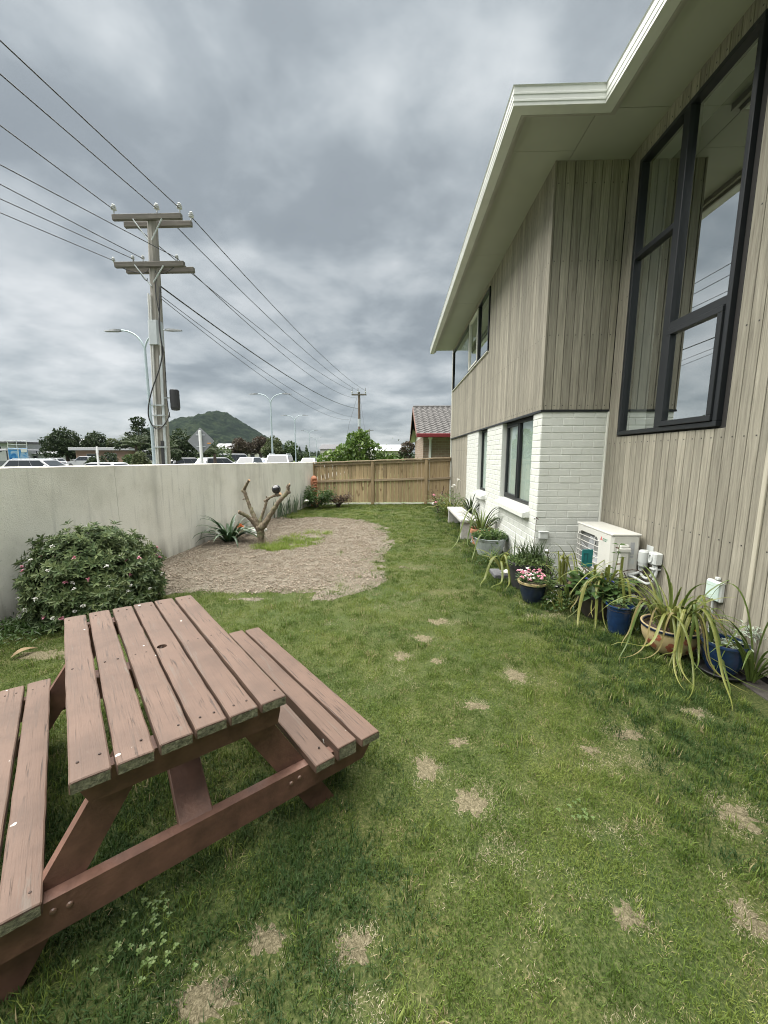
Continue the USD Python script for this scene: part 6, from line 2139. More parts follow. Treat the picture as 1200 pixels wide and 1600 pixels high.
m.box((-4, -2.5, 2.55), (3.2, 2.5, 2.8), .03)
obj('roof', m, M_ROOFW, t)
for x, yy in ((-3.8, -2.3), (3.0, -2.3), (-3.8, 2.3), (3.0, 2.3)):
    obj('post', MB().lathe([(.07, 0), (.07, 2.55)], 8, (x, yy, 0)), M_ROOFD, t)
# blue container with rails on its roof
def blue_print():
    n = {'g': ('geometry', {}), 'n': ('noise_texture', {'scale': 1.1, 'detail': 3.0, 'distortion': 1.5}), 'r': ('rgb_ramp', {'ramp': [(.35, (.02, .14, .40)), (.52, (.04, .24, .56)), (.62, (.35, .48, .62)), (.75, (.05, .26, .6))]}),
         'p': ('principled_bsdf', {'roughness': .4})}
    return mat('blue_print', n, [('g.position', 'n.vector'), ('n.fac', 'r.fac'), ('r.color', 'p.base_color')])


t = thing('blue_container', 'blue printed site container with white roof rails at the left', 'container', (-45.1, 45, 0), 45)
m = MB()
m.box((-.85, 0, .1), (.85, 1.0, 2.75), .03)
obj('box', m, blue_print(), t)
m = MB()
m.box((-.04, -.02, .12), (.03, .001, 2.73))
m.box((-.85, -.02, 2.6), (.85, .001, 2.7))
obj('corner_strip', m, M_POSTW, t)
m = MB()
m.box((.25, -.035, 2.25), (.8, -.001, 2.58), .01)
obj('small_board', m, M_POSTW, t)
for x in (-.82, -.05, .82):
    obj('rail_post', MB().tube([(x, .1, 2.75), (x, .1, 3.65)], .03, 6), M_POSTW, t)
for z in (3.2, 3.6):
    obj('rail', MB().tube([(-.82, .1, z), (.82, .1, z)], .025, 6), M_POSTW, t)
# small houses low on the hill and far down the road
for k, (x0, x1, y0, h, rd, rm, lab) in enumerate([(-64, -56, 135, 5.2, 2.0, M_ROOFG, 'grey-roofed house among trees right of the diamond sign'), (-54, -47.5, 140, 4.2, 1.8, M_ROOFD, 'dark-roofed pale house at the foot of the hill'),
                                                  (-22, -14.5, 112, 4.8, 1.4, M_ROOFD, 'dark-roofed house far down the road behind the small conifers'), (-19, -9, 150, 5.4, 2.2, M_ROOFG, 'grey-roofed house far behind the citrus tree')]):
    building('far_house', lab, x0, x1, y0, y0 + 9, h - 1, M_WALLP, rm, [(-2.4, -.8, h - 2.8, h - 1.6), (.8, 2.4, h - 2.8, h - 1.6)], roof='gable', ridge=rd, cat='house')
building('white_roof_house', 'low house with a white roof between citrus tree and brick neighbour', -2.3, .4, 42, 52, 2.35, M_WALLP, M_ROOFW, [(-.9, .3, 1.0, 2.0)], roof='gable', ridge=.8, cat='house')

# ---------------------------------------------------------------- the neighbour's brick house
N = thing('brick_house', 'neighbouring pink brick house with grey tiled roof and red gutter', 'house')
x0, ye, yr, yf, ze, zr = 1.05, 20.0, 25.0, 30.0, 2.95, 4.86
m = MB()
m.box((1.42, 20.55, 0), (12, 29.4, 2.86))
obj('wall', m, M_BRICKP, N)
m = MB()
m.loft([[(x, 20.55, 2.86), (x, 24.97, 4.55), (x, 29.4, 2.86)] for x in (1.43, 1.52)])
obj('gable_wall', m, M_WALLP, N)
# tiles: rows that step, each tile rolled
M_TILE = plain('concrete_tile', (0.080, 0.076, 0.072), .85, var=.3, scale=6)
sl = (zr - ze) / (yr - ye)
tiles, nt = MB(), 0
nrow = 15
dl = (yr - ye) / nrow
for r_ in range(nrow):
    for c_ in range(int((12 - x0) / .33)):
        xa = x0 + c_ * .33
        xs = xa + np.array([0, .05, .11, .17, .23, .29, .335])
        zs = np.array([.045, .06, .045, .012, .0, .006, .03])
        ya, yb = ye + r_ * dl - .05, ye + (r_ + 1) * dl + .02
        za, zb = ze + (ya - ye) * sl + .035, ze + (yb - ye) * sl
        jz = RNG.normal(0, .004)
        fr_ = [(x, ya, za + z + jz) for x, z in zip(xs, zs)]
        bk = [(x, yb, zb + z) for x, z in zip(xs, zs)]
        un = [(x, ya, za + z + jz - .035) for x, z in zip(xs, zs)]
        v = np.array(fr_ + bk + un)
        n_ = 7
        f = []
        for k in range(n_ - 1):
            f += [[k, k + 1, n_ + k + 1], [k, n_ + k + 1, n_ + k], [2 * n_ + k, 2 * n_ + k + 1, k + 1], [2 * n_ + k, k + 1, k]]
        if c_ < 9:
            mm = MB().add(v, f)
            obj('roof_tile', mm, M_TILE, N)
        else:
            tiles.add(v, f)
obj('roof_tile', tiles, M_TILE, N, kind='stuff')
m = MB()
m.loft([[(x, ye, ze - .02), (x, yr, zr - .02), (x, yf, ze - .02), (x, yf, ze - .06), (x, yr, zr - .08), (x, ye, ze - .06)] for x in (x0 + .02, 12)])
m.add([(x0, yr, zr + .02), (12, yr, zr + .02), (12, yf, ze), (x0, yf, ze)], [[0, 1, 2], [0, 2, 3]])
obj('roof_deck', m, M_TILE, N)
for k in range(33):
    a = x0 + k * .33
    mm = MB().tube([(a, yr, zr + .03), (a + .34, yr, zr + .035)], .085, 8)
    obj('ridge_tile', mm, M_TILE, N)
m = MB()
for (ya, za, yb, zb) in ((ye, ze, yr, zr), (yr, zr, yf, ze)):
    m.loft([[(x0 - .03, y_, z_ - .20 + .0), (x0 - .03, y_, z_ + .02), (x0, y_, z_ + .02), (x0, y_, z_ - .20)] for y_, z_ in ((ya, za), (yb, zb))])
obj('barge_board', m, plain('red_brown_barge', (.15, .07, .05), .6), N)
m = MB()
for (ya, za, yb, zb) in ((ye, ze, yr, zr), (yr, zr, yf, ze)):
    m.loft([[(x0, y_, z_ - .10), (x0, y_, z_ - .09), (1.43, y_, z_ - .09), (1.43, y_, z_ - .10)] for y_, z_ in ((ya, za), (yb, zb))])
m.box((1.43, ye + .05, 2.84), (12, 20.55, 2.858))
obj('soffit', m, M_WALLP, N)
m = MB()
m.box((x0, ye - .13, ze - .17), (12, ye + .02, ze + .03), .015)
obj('gutter', m, plain('red_gutter', (.16, .018, .022), .5), N)
m = MB()
m.box((1.72, 20.44, 0), (1.84, 20.545, 2.80), .01)
m.box((1.68, 20.38, 2.70), (1.88, 20.545, 2.84), .01)
obj('downpipe', m, M_POSTW, N)

# ---------------------------------------------------------------- trees
M_TRUNK = plain('tree_bark', (.085, .065, .05), .9, var=.4, scale=8)


def tree(name, label, loc, h, blobs, n, leaf, m, seed, trunk=.16, trunk_h=None, cat='tree', gaps=.35, limbs=True, group=None, flat=0.0):
    """Trunk, limbs to every clump, and leaf clumps spread over uneven lobes. blobs: (x, y, z, rx, ry, rz)."""
    rng = np.random.default_rng(seed)
    t = thing(name, label, cat, loc, group=group)
    bl = np.array(blobs, float)
    zb = bl[:, 2].min() if trunk_h is None else trunk_h
    tk = MB().tube(smooth_path([(0, 0, -.1), (rng.normal(0, .05), 0, zb * .5), (rng.normal(0, .1), 0, zb)], 6), np.linspace(trunk, trunk * .7, 6), 8)
    for b in bl if limbs else []:
        e = b[:3]
        tk.tube(bezier((0, 0, zb * .85), (0, 0, zb + .2 * h * .3), e * (.6, .6, .8), e, 7), np.linspace(trunk * .55, trunk * .10, 7), 5)
    obj('trunk', tk, M_TRUNK, t)
    vol = (bl[:, 3] * bl[:, 4] * bl[:, 5]) ** .67
    k = rng.choice(len(bl), n, p=vol / vol.sum())
    d = rng.normal(size=(n, 3))
    d /= np.linalg.norm(d, axis=1, keepdims=True)
    r = rng.uniform(.45, 1.0, n) ** .5
    wob = 0.72 + .75 * (meshkit.fbm(d * 2.3 + bl[k, :3] * 1.7 + seed, 3, seed) - .12)
    p = bl[k, :3] + d * bl[k, 3:6] * (r * wob)[:, None]
    keep = meshkit.noise(p / (leaf * 5.0) + seed, seed) > gaps
    p, d = p[keep], d[keep]
    n = len(p)
    a = rng.normal(size=(n, 3)) + d * .5
    a /= np.linalg.norm(a, axis=1, keepdims=True)
    b = np.cross(a, rng.normal(size=(n, 3)))
    b /= np.linalg.norm(b, axis=1, keepdims=True)
    s = leaf * rng.uniform(.6, 1.3, (n, 1))
    v = np.stack([p - a * s * .6, p + b * s * .35, p + a * s * .6, p - b * s * .35], 1).reshape(-1, 3)
    i = np.arange(n)[:, None] * 4
    f = np.vstack([i + [0, 1, 2], i + [0, 2, 3]])
    set_tone(obj('crown', (v, f), m, t, kind='stuff'), np.repeat(rng.random(n), 4))
    return t


F_DARK = leafy('dark_foliage', [(.012, .022, .011), (.028, .045, .018), (.055, .075, .026)], .8, .6, .15, .2, .45)
F_OLIVE = leafy('olive_foliage', [(.035, .048, .024), (.075, .095, .04), (.13, .145, .065)], .8, .6, .2, .2, .45)
F_RED = leafy('russet_foliage', [(.03, .026, .02), (.065, .05, .035), (.10, .075, .055)], .8, .6, .15, .2, .45)
F_MID = leafy('mid_foliage', [(.022, .042, .014), (.05, .085, .024), (.095, .14, .04)], 1.0, .55, .25, .3, .5)
F_CIT = leafy('citrus_foliage', [(.035, .07, .018), (.09, .155, .032), (.20, .27, .06)], 1.5, .35, .3, .4, .55)
F_PALM = leafy('palm_frond', [(.03, .05, .022), (.06, .085, .035), (.11, .13, .06)], 1.5, .5, .2, .3, .6)


def round_blobs(r, h, n, seed, z0=1.0, sq=.55):
    rng = np.random.default_rng(seed)
    out = []
    for k in range(n):
        a = rng.uniform(0, 6.28)
        q = r * .62 * math.sqrt(rng.random())
        rr = r * rng.uniform(.36, .55)
        zz = z0 + rr * .7 + (h - z0 - 1.6 * rr) * rng.random() * (1 - .45 * (q / (r * .62)) ** 2)
        out.append((q * math.cos(a), q * math.sin(a), max(zz, z0 + rr * .5), rr, rr, rr * .85))
    out.append((0, 0, h - r * .55, r * .6, r * .6, r * .55))
    return out


tree('round_tree', 'big dense round dark tree above the parked cars', (-60.8, 70, 0), 7, round_blobs(3.7, 6.9, 14, 1, .9), 9000, .34, F_DARK, 101, .35, gaps=.15)
tree('round_tree', 'second dense round tree, leaning on the right side of the big one', (-57.2, 72.5, 0), 6.3, round_blobs(3.0, 6.3, 10, 2, .8), 6500, .32, F_DARK, 102, .3, gaps=.15)
G = 'row of clipped round trees behind the low brick building'
for k, (x, r, hh, lab) in enumerate([(-67.6, 2.5, 6.1, 'leftmost clipped round tree in the row behind the low brick building'), (-63.5, 2.3, 5.8, 'second clipped round tree from the left behind the low brick building'),
                                     (-59.0, 2.6, 6.1, 'third clipped round tree from the left behind the low brick building'), (-54.6, 2.7, 6.3, 'rightmost clipped round tree in the row behind the low brick building')]):
    tree('clipped_tree', lab, (x, 85, 0), hh, round_blobs(r, hh, 8, 10 + k, 1.2), 4200, .32, F_OLIVE if k < 2 else F_DARK, 110 + k, .25, gaps=.12, group=G)
# tall open tree with tiered clumps
bl = [(0, 0, 7.3, 1.1, 1.0, .55), (.9, 0, 6.7, .8, .8, .4), (-.9, .2, 6.5, .9, .8, .4), (.3, -.3, 5.9, 1.2, 1.0, .4), (-1.4, 0, 5.2, .9, .8, .4), (1.3, .2, 5.4, .9, .8, .35), (-.3, 0, 4.6, 1.3, 1.1, .45), (1.6, 0, 4.3, .8, .8, .35), (-2.2, 0, 4.0, 1.0, .8, .5), (-3.0, 0, 3.3, 1.1, .9, .6), (0, 0, 3.4, 1.4, 1.2, .5), (1.0, 0, 2.6, 1.4, 1.0, .6), (2.6, 0, 5.4, .5, .5, .3)]
tree('open_tree', 'tall open-crowned dark tree left of the street lamp', (-40.3, 60, 0), 8.3, bl, 4200, .26, F_DARK, 120, .2, trunk_h=3.0, gaps=.38)


def palm(label, loc, h, nf, L, seed, name='palm'):
    rng = np.random.default_rng(seed)
    t = thing(name, label, 'palm', loc)
    obj('trunk', MB().tube([(0, 0, -.1), (.03, 0, h * .5), (0, 0, h)], [.17, .14, .13], 9), M_TRUNK, t)
    for k in range(nf):
        a, e = rng.uniform(0, 6.28), rng.uniform(.1, 1.45)
        pts, w = strap(rng, (0, 0, h), a, L * rng.uniform(.75, 1.1), e, rng.uniform(.8, 1.7), .03, n=9, floor=.2)
        m = MB().ribbon(pts, .03)
        for i in range(1, 9):
            tdir = pts[i] - pts[i - 1]
            tdir /= np.linalg.norm(tdir)
            side = np.cross(tdir, (0, 0, 1.0))
            side /= max(np.linalg.norm(side), .1)
            for s_ in (-1, 1):
                for o in (0, .5):
                    p = pts[i - 1] + (pts[i] - pts[i - 1]) * o
                    leaf_quad(m, rng, p, side * s_ + tdir * .55 - np.array([0, 0, .35]), L * .26 * (1.15 - abs(i - 4) / 8), .05)
        obj('frond', m, F_PALM, t)
    return t


palm('feathery palm before the tall open tree, left of the street lamp', (-27.3, 40, 0), 2.9, 22, 1.9, 131)
palm('small arching palm right of the diamond sign', (-16.6, 35, 0), 2.0, 16, 1.6, 132)
palm('dark feathery palm close right of the street lamp column', (-21.6, 36, 0), 2.3, 16, 1.6, 133)
for k, (x, y, r, hh, mm_, lab) in enumerate([(-22.6, 30, .95, 2.15, F_DARK, 'rounded dark shrub on the verge right of the marker post'), (-21.0, 30, .8, 2.0, F_MID, 'second verge shrub, between marker post and street lamp'), (-19.9, 29.5, .8, 2.2, F_OLIVE, 'loose olive shrub on the verge by the street lamp foot'),
                                             (-24.6, 31, 1.0, 1.9, F_DARK, 'low spiky dark shrub before the low brick building'), (-18.6, 32, .8, 2.3, F_DARK, 'dark shrub filling the gap between street lamp and near pole')]):
    tree('verge_shrub', lab, (x, y, 0), hh, round_blobs(r, hh, 6, 40 + k, .15), 1500, .15, mm_, 140 + k, .08, cat='shrub', gaps=.25, group='shrubs on the road verge')
tree('dark_tree', 'broad dark tree behind the near pole and the diamond sign', (-22.6, 40, 0), 4.6, round_blobs(2.1, 4.5, 10, 51, .5), 5200, .22, F_DARK, 151, .2, gaps=.28)
tree('green_shrub_tree', 'bright green bushy tree right of the small arching palm', (-18.9, 42, 0), 2.9, round_blobs(1.5, 2.9, 8, 52, .3), 2600, .18, F_MID, 152, .12, gaps=.25)
tree('hill_foot_tree', 'dark tree before the hill, left of the russet trees', (-38.5, 78, 0), 5.0, round_blobs(2.7, 5.0, 9, 53, .6), 3600, .3, F_DARK, 153, .22, gaps=.25)
for k, (x, r, hh, lab) in enumerate([(-44.8, 3.6, 7.0, 'left one of two big russet trees below the hill'), (-38.8, 3.7, 7.5, 'right one of two big russet trees below the hill')]):
    tree('russet_tree', lab, (x, 110, 0), hh, round_blobs(r, hh, 10, 60 + k, 1), 4600, .42, F_RED, 160 + k, .3, gaps=.25, group='russet trees below the hill')
tree('olive_tree', 'pale olive round tree right of the second street lamp', (-28.6, 90, 0), 6.5, round_blobs(2.9, 6.4, 9, 66, .8), 4600, .36, F_OLIVE, 166, .25, gaps=.2)
tree('olive_tree', 'darker companion on the right side of the pale olive tree', (-25.2, 92, 0), 5.6, round_blobs(2.4, 5.5, 8, 67, .6), 3400, .34, F_MID, 167, .25, gaps=.2)
for k, (x, hh, mm_, lab) in enumerate([(-25.0, 4.4, F_DARK, 'dark little conifer above the fence corner'), (-23.2, 4.8, F_MID, 'green little conifer right of the dark one')]):
    bl = [(0, 0, .6 + i * hh * .105, .95 - i * .105, .95 - i * .105, .42) for i in range(8)]
    tree('conifer', lab, (x, 100, 0), hh, bl, 1500, .24, mm_, 170 + k, .12, gaps=.2, limbs=False)
# far belt of trees that reads as one mass
rng = np.random.default_rng(180)
bl = [(x, rng.normal(0, 8), rng.uniform(1.5, 3.2), rng.uniform(5, 9), 5, rng.uniform(2, 4.2)) for x in np.linspace(-190, 130, 58)]
t = keys(tree('tree_belt', 'distant belt of trees along the horizon behind everything', (-20, 330, 0), 6, bl, 16000, 1.0, F_DARK, 181, .3, trunk_h=1, gaps=.2, limbs=False), kind='stuff')

# citrus and other plants just beyond the fence
bl = [(0, 0, 2.2, .75, .7, .65), (-.6, .1, 1.9, .65, .6, .55), (.6, -.1, 1.95, .6, .6, .55), (-1.1, 0, 1.55, .6, .5, .5), (1.15, 0, 1.6, .6, .55, .5), (.1, 0, 2.75, .38, .35, .35), (-.35, .1, 2.65, .3, .3, .35), (-1.6, 0, 1.6, .55, .45, .5), (1.6, 0, 1.5, .45, .45, .5), (0, -.2, 1.4, 1.0, .6, .6)]
tree('citrus_tree', 'bushy bright green citrus tree just beyond the paling fence', (-1.75, 18.6, 0), 3, bl, 6800, .13, F_CIT, 190, .1, trunk_h=.7, gaps=.30)
shrub('twiggy_shrub', 'thin bare-twigged shrub rising right of the citrus tree', 'shrub', (-.45, 18.6, 0), .45, .4, 2.7, 160, .10, .05, F_CIT, 191, 14, rag=.2)
shrub('dark_leaf_shrub', 'dark broad-leaved shrub between citrus tree and brick neighbour', 'shrub', (.15, 19.0, 0), .8, .5, 2.25, 420, .20, .085, F_DARK, 192, 10, rag=.3)
tree('reddish_tree', 'dull reddish tree top beside the neighbour gable', (1.0, 34, 0), 3.1, round_blobs(1.0, 3.1, 6, 70, .8), 1400, .2, F_RED, 193, .12, gaps=.25)
t = thing('small_road_sign', 'small dark road sign on a post left of the citrus tree', 'sign', (-4.8, 40, 0))
obj('post', MB().tube([(0, 0, 0), (0, 0, 3.1)], .04, 6), M_GALV, t)
m = MB()
m.box((-.32, -.05, 3.02), (.32, .05, 3.22), .05)
obj('plate', m, M_ROOFD, t)

# ---------------------------------------------------------------- the hill
px = np.array([-2600, -2100, -1800, -1600, -1441, -1301, -1201, -1169, -1130, -1088, -1047, -1003, -960, -932, -902, -872, -840, -798, -756, -717, -682, -626, -560, -470, -380, -250])
pz_ = np.array([3, 6, 14, 24, 40, 72, 118, 146, 176, 195, 198, 204, 207, 223, 227, 217, 198, 172, 143, 117, 94, 66, 40, 22, 10, 2])
xs = np.linspace(-2600, -250, 300)
ys = np.linspace(1500, 2700, 150)
X, Y = np.meshgrid(xs, ys)
ridge = np.interp(X, px, pz_)
back = np.clip(np.abs(Y - 2000) / 560, 0, 1)
fall = (1 - back ** 1.35)
pp = np.stack([X / 130, Y / 130, 0 * X], -1)
Z = ridge * fall + (meshkit.fbm(pp, 5, 3) - .5) * 60 * np.clip(ridge / 90, 0, 1) * np.clip(back * 3, 0.25, 1) * fall ** .5
p2_ = np.stack([X / 14, Y / 14, 0 * X], -1)
Z += (meshkit.noise(p2_, 9) - .4) * 18 * np.clip(Z / 40, 0, 1) - 3
spur = np.exp(-((X + 1010) / 300) ** 2 - ((Y - 1700) / 110) ** 2) * 75
Z = np.maximum(Z, spur - 3 + (meshkit.noise(p2_, 5) - .5) * 8)
v = np.stack([X, Y, Z], -1).reshape(-1, 3)
i = (np.arange(len(ys) - 1)[:, None] * len(xs) + np.arange(len(xs) - 1)[None]).ravel()
q = np.stack([i, i + 1, i + 1 + len(xs), i + len(xs)], 1)
def hill_mat():
    n = {'g': ('geometry', {}), 'n1': ('noise_texture', {'scale': .012, 'detail': 5.0, 'roughness': .65}), 'n2': ('noise_texture', {'scale': .09, 'detail': 4.0, 'roughness': .7}),
         'r': ('rgb_ramp', {'ramp': [(.34, (.004, .008, .004)), (.5, (.010, .018, .007)), (.62, (.024, .034, .013)), (.78, (.055, .058, .028))]}),
         'mf': ('mix_float', {'fac': .5}), 'b': ('bump', {'strength': 1.0, 'distance': 9.0}), 'p': ('principled_bsdf', {'roughness': 1.0, 'specular_ior_level': .05})}
    return mat('hill_forest', n, [('g.position', 'n1.vector'), ('g.position', 'n2.vector'), ('n1.fac', 'mf.a'), ('n2.fac', 'mf.b'), ('mf.result', 'r.fac'), ('r.color', 'p.base_color'), ('n2.fac', 'b.height'), ('b.normal', 'p.normal')])
obj('hill', (v, np.vstack([q[:, [0, 1, 2]], q[:, [0, 2, 3]]])), hill_mat(), smooth=True, kind='structure')
# ---------------------------------------------------------------- grass: tufts of mown blades, denser near the camera
def grass_mat(name, ramp, straw, rough=.6, trans=.3):
    n = {'g': ('geometry', {}), 'at': ('attribute', {'attribute': 'tone'}), 'n1': ('noise_texture', {'scale': 1.5, 'detail': 6.0, 'roughness': .66}), 'n2': ('noise_texture', {'scale': 5.5, 'detail': 3.0, 'roughness': .6}),
         'mr': ('map_range', {'from_min': .34, 'from_max': .66, 'to_min': 0.0, 'to_max': 1.0, 'clamp': True}),
         'mf': ('mix_float', {'fac': .45}), 'r': ('rgb_ramp', {'ramp': ramp}),
         'sr': ('map_range', {'from_min': .52, 'from_max': .72, 'to_min': 0.0, 'to_max': 1.0, 'clamp': True}),
         'ir': ('math', {'math_type': 'less_than'}), 'sm': ('map_range', {'from_min': 0.0, 'from_max': 1.0, 'to_min': straw[0], 'to_max': straw[1]}),
         'x': ('mix', {'color2': (.30, .255, .14)}),
         'p': ('principled_bsdf', {'roughness': rough, 'specular_ior_level': .25}), 't': ('translucent_bsdf', {}), 'ms': ('mix_closure', {'fac': trans})}
    l = [('g.position', 'n1.vector'), ('g.position', 'n2.vector'), ('n1.fac', 'mr.value'), ('mr.result', 'mf.a'), ('at.fac', 'mf.b'), ('mf.result', 'r.fac'),
         ('n2.fac', 'sr.value'), ('sr.result', 'sm.value'), ('at.fac', 'ir.value1'), ('sm.result', 'ir.value2'), ('ir.value', 'x.fac'), ('r.color', 'x.color1'),
         ('x.color', 'p.base_color'), ('x.color', 't.color'), ('p.BSDF', 'ms.closure1'), ('t.BSDF', 'ms.closure2')]
    return mat(name, n, l, 'ms.closure')


G_LAWN = grass_mat('lawn_blade', [(0.0, (.030, .056, .010)), (.35, (.068, .110, .018)), (.65, (.125, .168, .032)), (1.0, (.215, .24, .065))], (.02, .34))
G_LUSH_SHADE = grass_mat('lush_blade', [(0.0, (.014, .034, .008)), (.4, (.026, .056, .012)), (.7, (.046, .082, .018)), (1.0, (.085, .12, .03))], (.0, .06))  # long lush grass, its green darkened to paint in shade by the table
G_LIME = grass_mat('lime_blade', [(0.0, (.10, .16, .025)), (.5, (.17, .235, .04)), (1.0, (.27, .32, .07))], (.0, .1))
G_STRAW = grass_mat('straw_blade', [(0.0, (.21, .175, .11)), (.5, (.35, .305, .205)), (1.0, (.49, .445, .33))], (.0, .3), trans=.15)


def tuft(seed, n, rad, lo, hi, wd, lean, curl=1.0):
    r = np.random.default_rng(seed)
    m = MB()
    for k in range(n):
        q, a = rad * math.sqrt(r.random()), r.uniform(0, 6.28)
        b = np.array([q * math.cos(a), q * math.sin(a), -.008])
        h, az, e = r.uniform(lo, hi), r.uniform(0, 6.28), r.normal(0, lean)
        d = np.array([math.cos(az), math.sin(az), 0])
        s = np.array([-d[1], d[0], 0]) * wd * r.uniform(.6, 1.2) / 2
        e = min(abs(e), 1.45)
        p1 = b + h * .55 * (d * math.sin(e * .6) + np.array([0, 0, math.cos(e * .6)]))
        e2 = min(e * (1 + .6 * curl) + .25 * curl, 1.62)
        p2 = p1 + h * .55 * (d * math.sin(e2) + np.array([0, 0, math.cos(e2)]))
        m.add([b - s, b + s, p1 + s * .8, p1 - s * .8, p2], [[0, 1, 2], [0, 2, 3], [3, 2, 4]])
    return m


def scatter(name, protos, pts, idx, rot, sc, kind='stuff'):
    pi = UsdGeom.PointInstancer.Define(stage, path_for(name))
    rel = pi.CreatePrototypesRel()
    for k, (mb, m_) in enumerate(protos):
        p = usdkit.mesh(stage, str(pi.GetPath()) + f'/tuft_{k:03d}', mb.get(), m_)
        set_tone(p.GetPrim(), mb.tones())
        rel.AddTarget(p.GetPath())
    pi.CreateProtoIndicesAttr(Vt.IntArray.FromNumpy(idx.astype(np.int32)))
    pi.CreatePositionsAttr(Vt.Vec3fArray.FromNumpy(pts.astype(np.float32)))
    q = [Gf.Quath(float(math.cos(a / 2)), 0.0, 0.0, float(math.sin(a / 2))) for a in rot]
    pi.CreateOrientationsAttr(Vt.QuathArray(q))
    pi.CreateScalesAttr(Vt.Vec3fArray.FromNumpy(np.stack([sc, sc, sc], 1).astype(np.float32)))
    return keys(pi.GetPrim(), kind=kind)


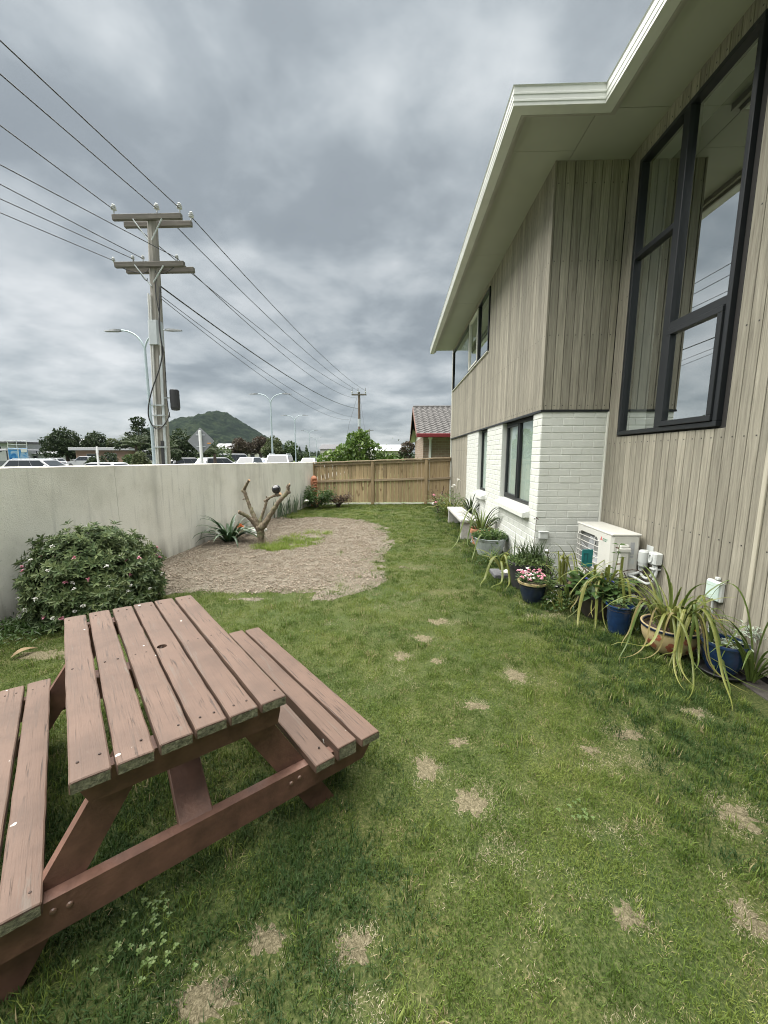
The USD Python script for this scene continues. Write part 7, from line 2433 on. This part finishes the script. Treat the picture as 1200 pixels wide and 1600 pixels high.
gr = np.random.default_rng(200)
PR = [(tuft(300 + k, 40, .055, .017, .034, .0034, .8), G_LAWN) for k in range(4)] + [(tuft(310 + k, 24, .05, .04, .07, .0045, .5), G_LAWN) for k in range(2)] \
    + [(tuft(320 + k, 34, .035, .010, .030, .0024, 1.3, .2), G_STRAW) for k in range(3)] + [(tuft(330 + k, 30, .055, .04, .075, .005, .6), G_LIME) for k in range(2)] \
    + [(tuft(340 + k, 30, .055, .03, .062, .0042, .65), G_LUSH_SHADE) for k in range(3)]
P_, I_, S_ = [], [], []
for y0, y1, dens, sc in ((.45, 2.2, 640, 1.0), (2.2, 4.0, 480, 1.05), (4.0, 7.0, 270, 1.25), (7.0, 15.0, 130, 1.6)):
    x0, x1 = -5.0, 3.1
    n = int((x1 - x0) * (y1 - y0) * dens)
    x, y = gr.uniform(x0, x1, n), gr.uniform(y0, y1, n)
    # only what the wall, the house and its paved edge leave free
    ok = (x > wall_x(y) + .03) & (x < np.where(y > YS, XF - .02, np.where(y < 4.6, 2.66, XR - .05))) & (np.abs(x) < .35 + y * 1.25)
    fy = 14.58 + (x + 3.18) * .0663
    ok &= y < fy - .02
    ok &= ~((x > 2.0) & (y > 2.9) & (y < 4.6) & (np.hypot(x - 2.61, y - 3.53) < .16))
    x, y = x[ok], y[ok]
    c = grass_cover(x, y)
    u = gr.random(len(x))
    p3 = np.stack([x, y, 0 * x], -1)
    z = lumps(x, y) * .6 - .012
    green = u < np.where(edge_dist(BED, x, y) > -.9, c ** 1.7, c) * (.55 + .75 * meshkit.fbm(p3 * 3.1, 3, 17))
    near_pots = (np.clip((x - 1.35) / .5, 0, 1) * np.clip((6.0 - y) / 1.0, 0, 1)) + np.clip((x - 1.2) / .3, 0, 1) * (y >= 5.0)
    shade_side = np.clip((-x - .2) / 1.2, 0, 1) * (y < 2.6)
    long_ = gr.random(len(x)) < .05 + .45 * near_pots + .22 * shade_side
    lime = inside(TONGUE, x, y) & (gr.random(len(x)) < .8)
    dry = meshkit.fbm(p3 * 1.7 + 5, 4, 23)
    straw = (gr.random(len(x)) < np.clip((dry - .56) * 1.5, .015, .16) * (1 - .8 * near_pots) * (1 - .7 * shade_side)) | ((c < .75) & (c > .02) & (x > -.9) & (gr.random(len(x)) < .75))
    for sx, sy, rx, ry, k in SPOTS:
        qs = np.hypot((x - sx) / rx, (y - sy) / ry)
        straw |= (qs < 1.7) & (gr.random(len(x)) < .75 * k * np.clip(1.75 - qs, 0, .8))
    idx = np.where(straw, 6 + gr.integers(0, 3, len(x)), np.where(long_, 4 + gr.integers(0, 2, len(x)), gr.integers(0, 4, len(x))))
    idx = np.where(lime & ~straw, 9 + gr.integers(0, 2, len(x)), idx)
    lush_shade = ~straw & (gr.random(len(x)) < .8 * np.clip((.25 - x) / .7, 0, 1) * np.clip((2.35 - y) / .7, 0, 1) * (.35 + 1.0 * meshkit.fbm(p3 * 2.2, 3, 41)))  # darker tufts around the table's near side, shade carried by their colour
    lush_shade |= ~straw & (gr.random(len(x)) < .5 * np.clip(near_pots, 0, 1))
    idx = np.where(lush_shade, 11 + gr.integers(0, 3, len(x)), idx)
    green &= gr.random(len(x)) < np.clip(c * 1.6, 0, 1)
    keep = green | (straw & (gr.random(len(x)) < np.where(x > -1.0, .85, .06)) & ((c > .3) | (y < 4.9)))
    P_.append(np.stack([x, y, z], 1)[keep])
    I_.append(idx[keep])
    S_.append((sc * gr.uniform(.75, 1.25, len(x)))[keep])
P_, I_, S_ = np.vstack(P_), np.concatenate(I_), np.concatenate(S_)
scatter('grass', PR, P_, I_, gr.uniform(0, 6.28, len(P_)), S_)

# litter on the bare bed: chips, twigs, crumbs
def chip(seed, kind):
    r = np.random.default_rng(seed)
    m = MB()
    for k in range(9):
        L, w = (r.uniform(.012, .04), r.uniform(.003, .008)) if kind == 0 else (r.uniform(.01, .022), r.uniform(.008, .018))
        a = r.uniform(0, 6.28)
        R = trimesh.transformations.rotation_matrix(a, (0, 0, 1))[:3, :3] @ trimesh.transformations.rotation_matrix(r.normal(0, .35), (0, 1, 0))[:3, :3]
        m.box((-L / 2, -w / 2, 0), (L / 2, w / 2, .004 if kind == 0 else .009), 0, R, (r.uniform(-.09, .09), r.uniform(-.09, .09), r.uniform(-.003, .010)))
    return m


M_CHIP = leafy('wood_litter', [(.11, .09, .068), (.22, .188, .146), (.36, .315, .25)], 30, .9, .02, .1, .85)
M_CLOD = leafy('soil_crumb', [(.15, .122, .093), (.24, .20, .155), (.33, .285, .225)], 30, .95, .01, .1, .85)
n = 5200
x, y = gr.uniform(-4.2, .2, n), gr.uniform(4.7, 11.4, n)
ok = (x > wall_x(y) + .05) & (grass_cover(x, y) < .7)
x, y = x[ok], y[ok]
scatter('soil_litter', [(chip(400, 0), M_CHIP), (chip(401, 0), M_CHIP), (chip(402, 1), M_CLOD), (chip(403, 1), M_CLOD)], np.stack([x, y, bed_z(x, y)], 1), gr.integers(0, 4, len(x)), gr.uniform(0, 6.28, len(x)), gr.uniform(.6, 1.3, len(x)))

# ---------------------------------------------------------------- the air: far things fade a little
hz = MB()
hz.box((-3200, -2600, -1.2), (3200, 3200, 300))
obj('haze', hz, usdkit.material(stage, '/World/Looks/haze', {'v': ('principled_volume', {'color': (.50, .60, .72), 'density': .00003, 'anisotropy': .2})}, [], volume='v.volume'), kind='stuff')
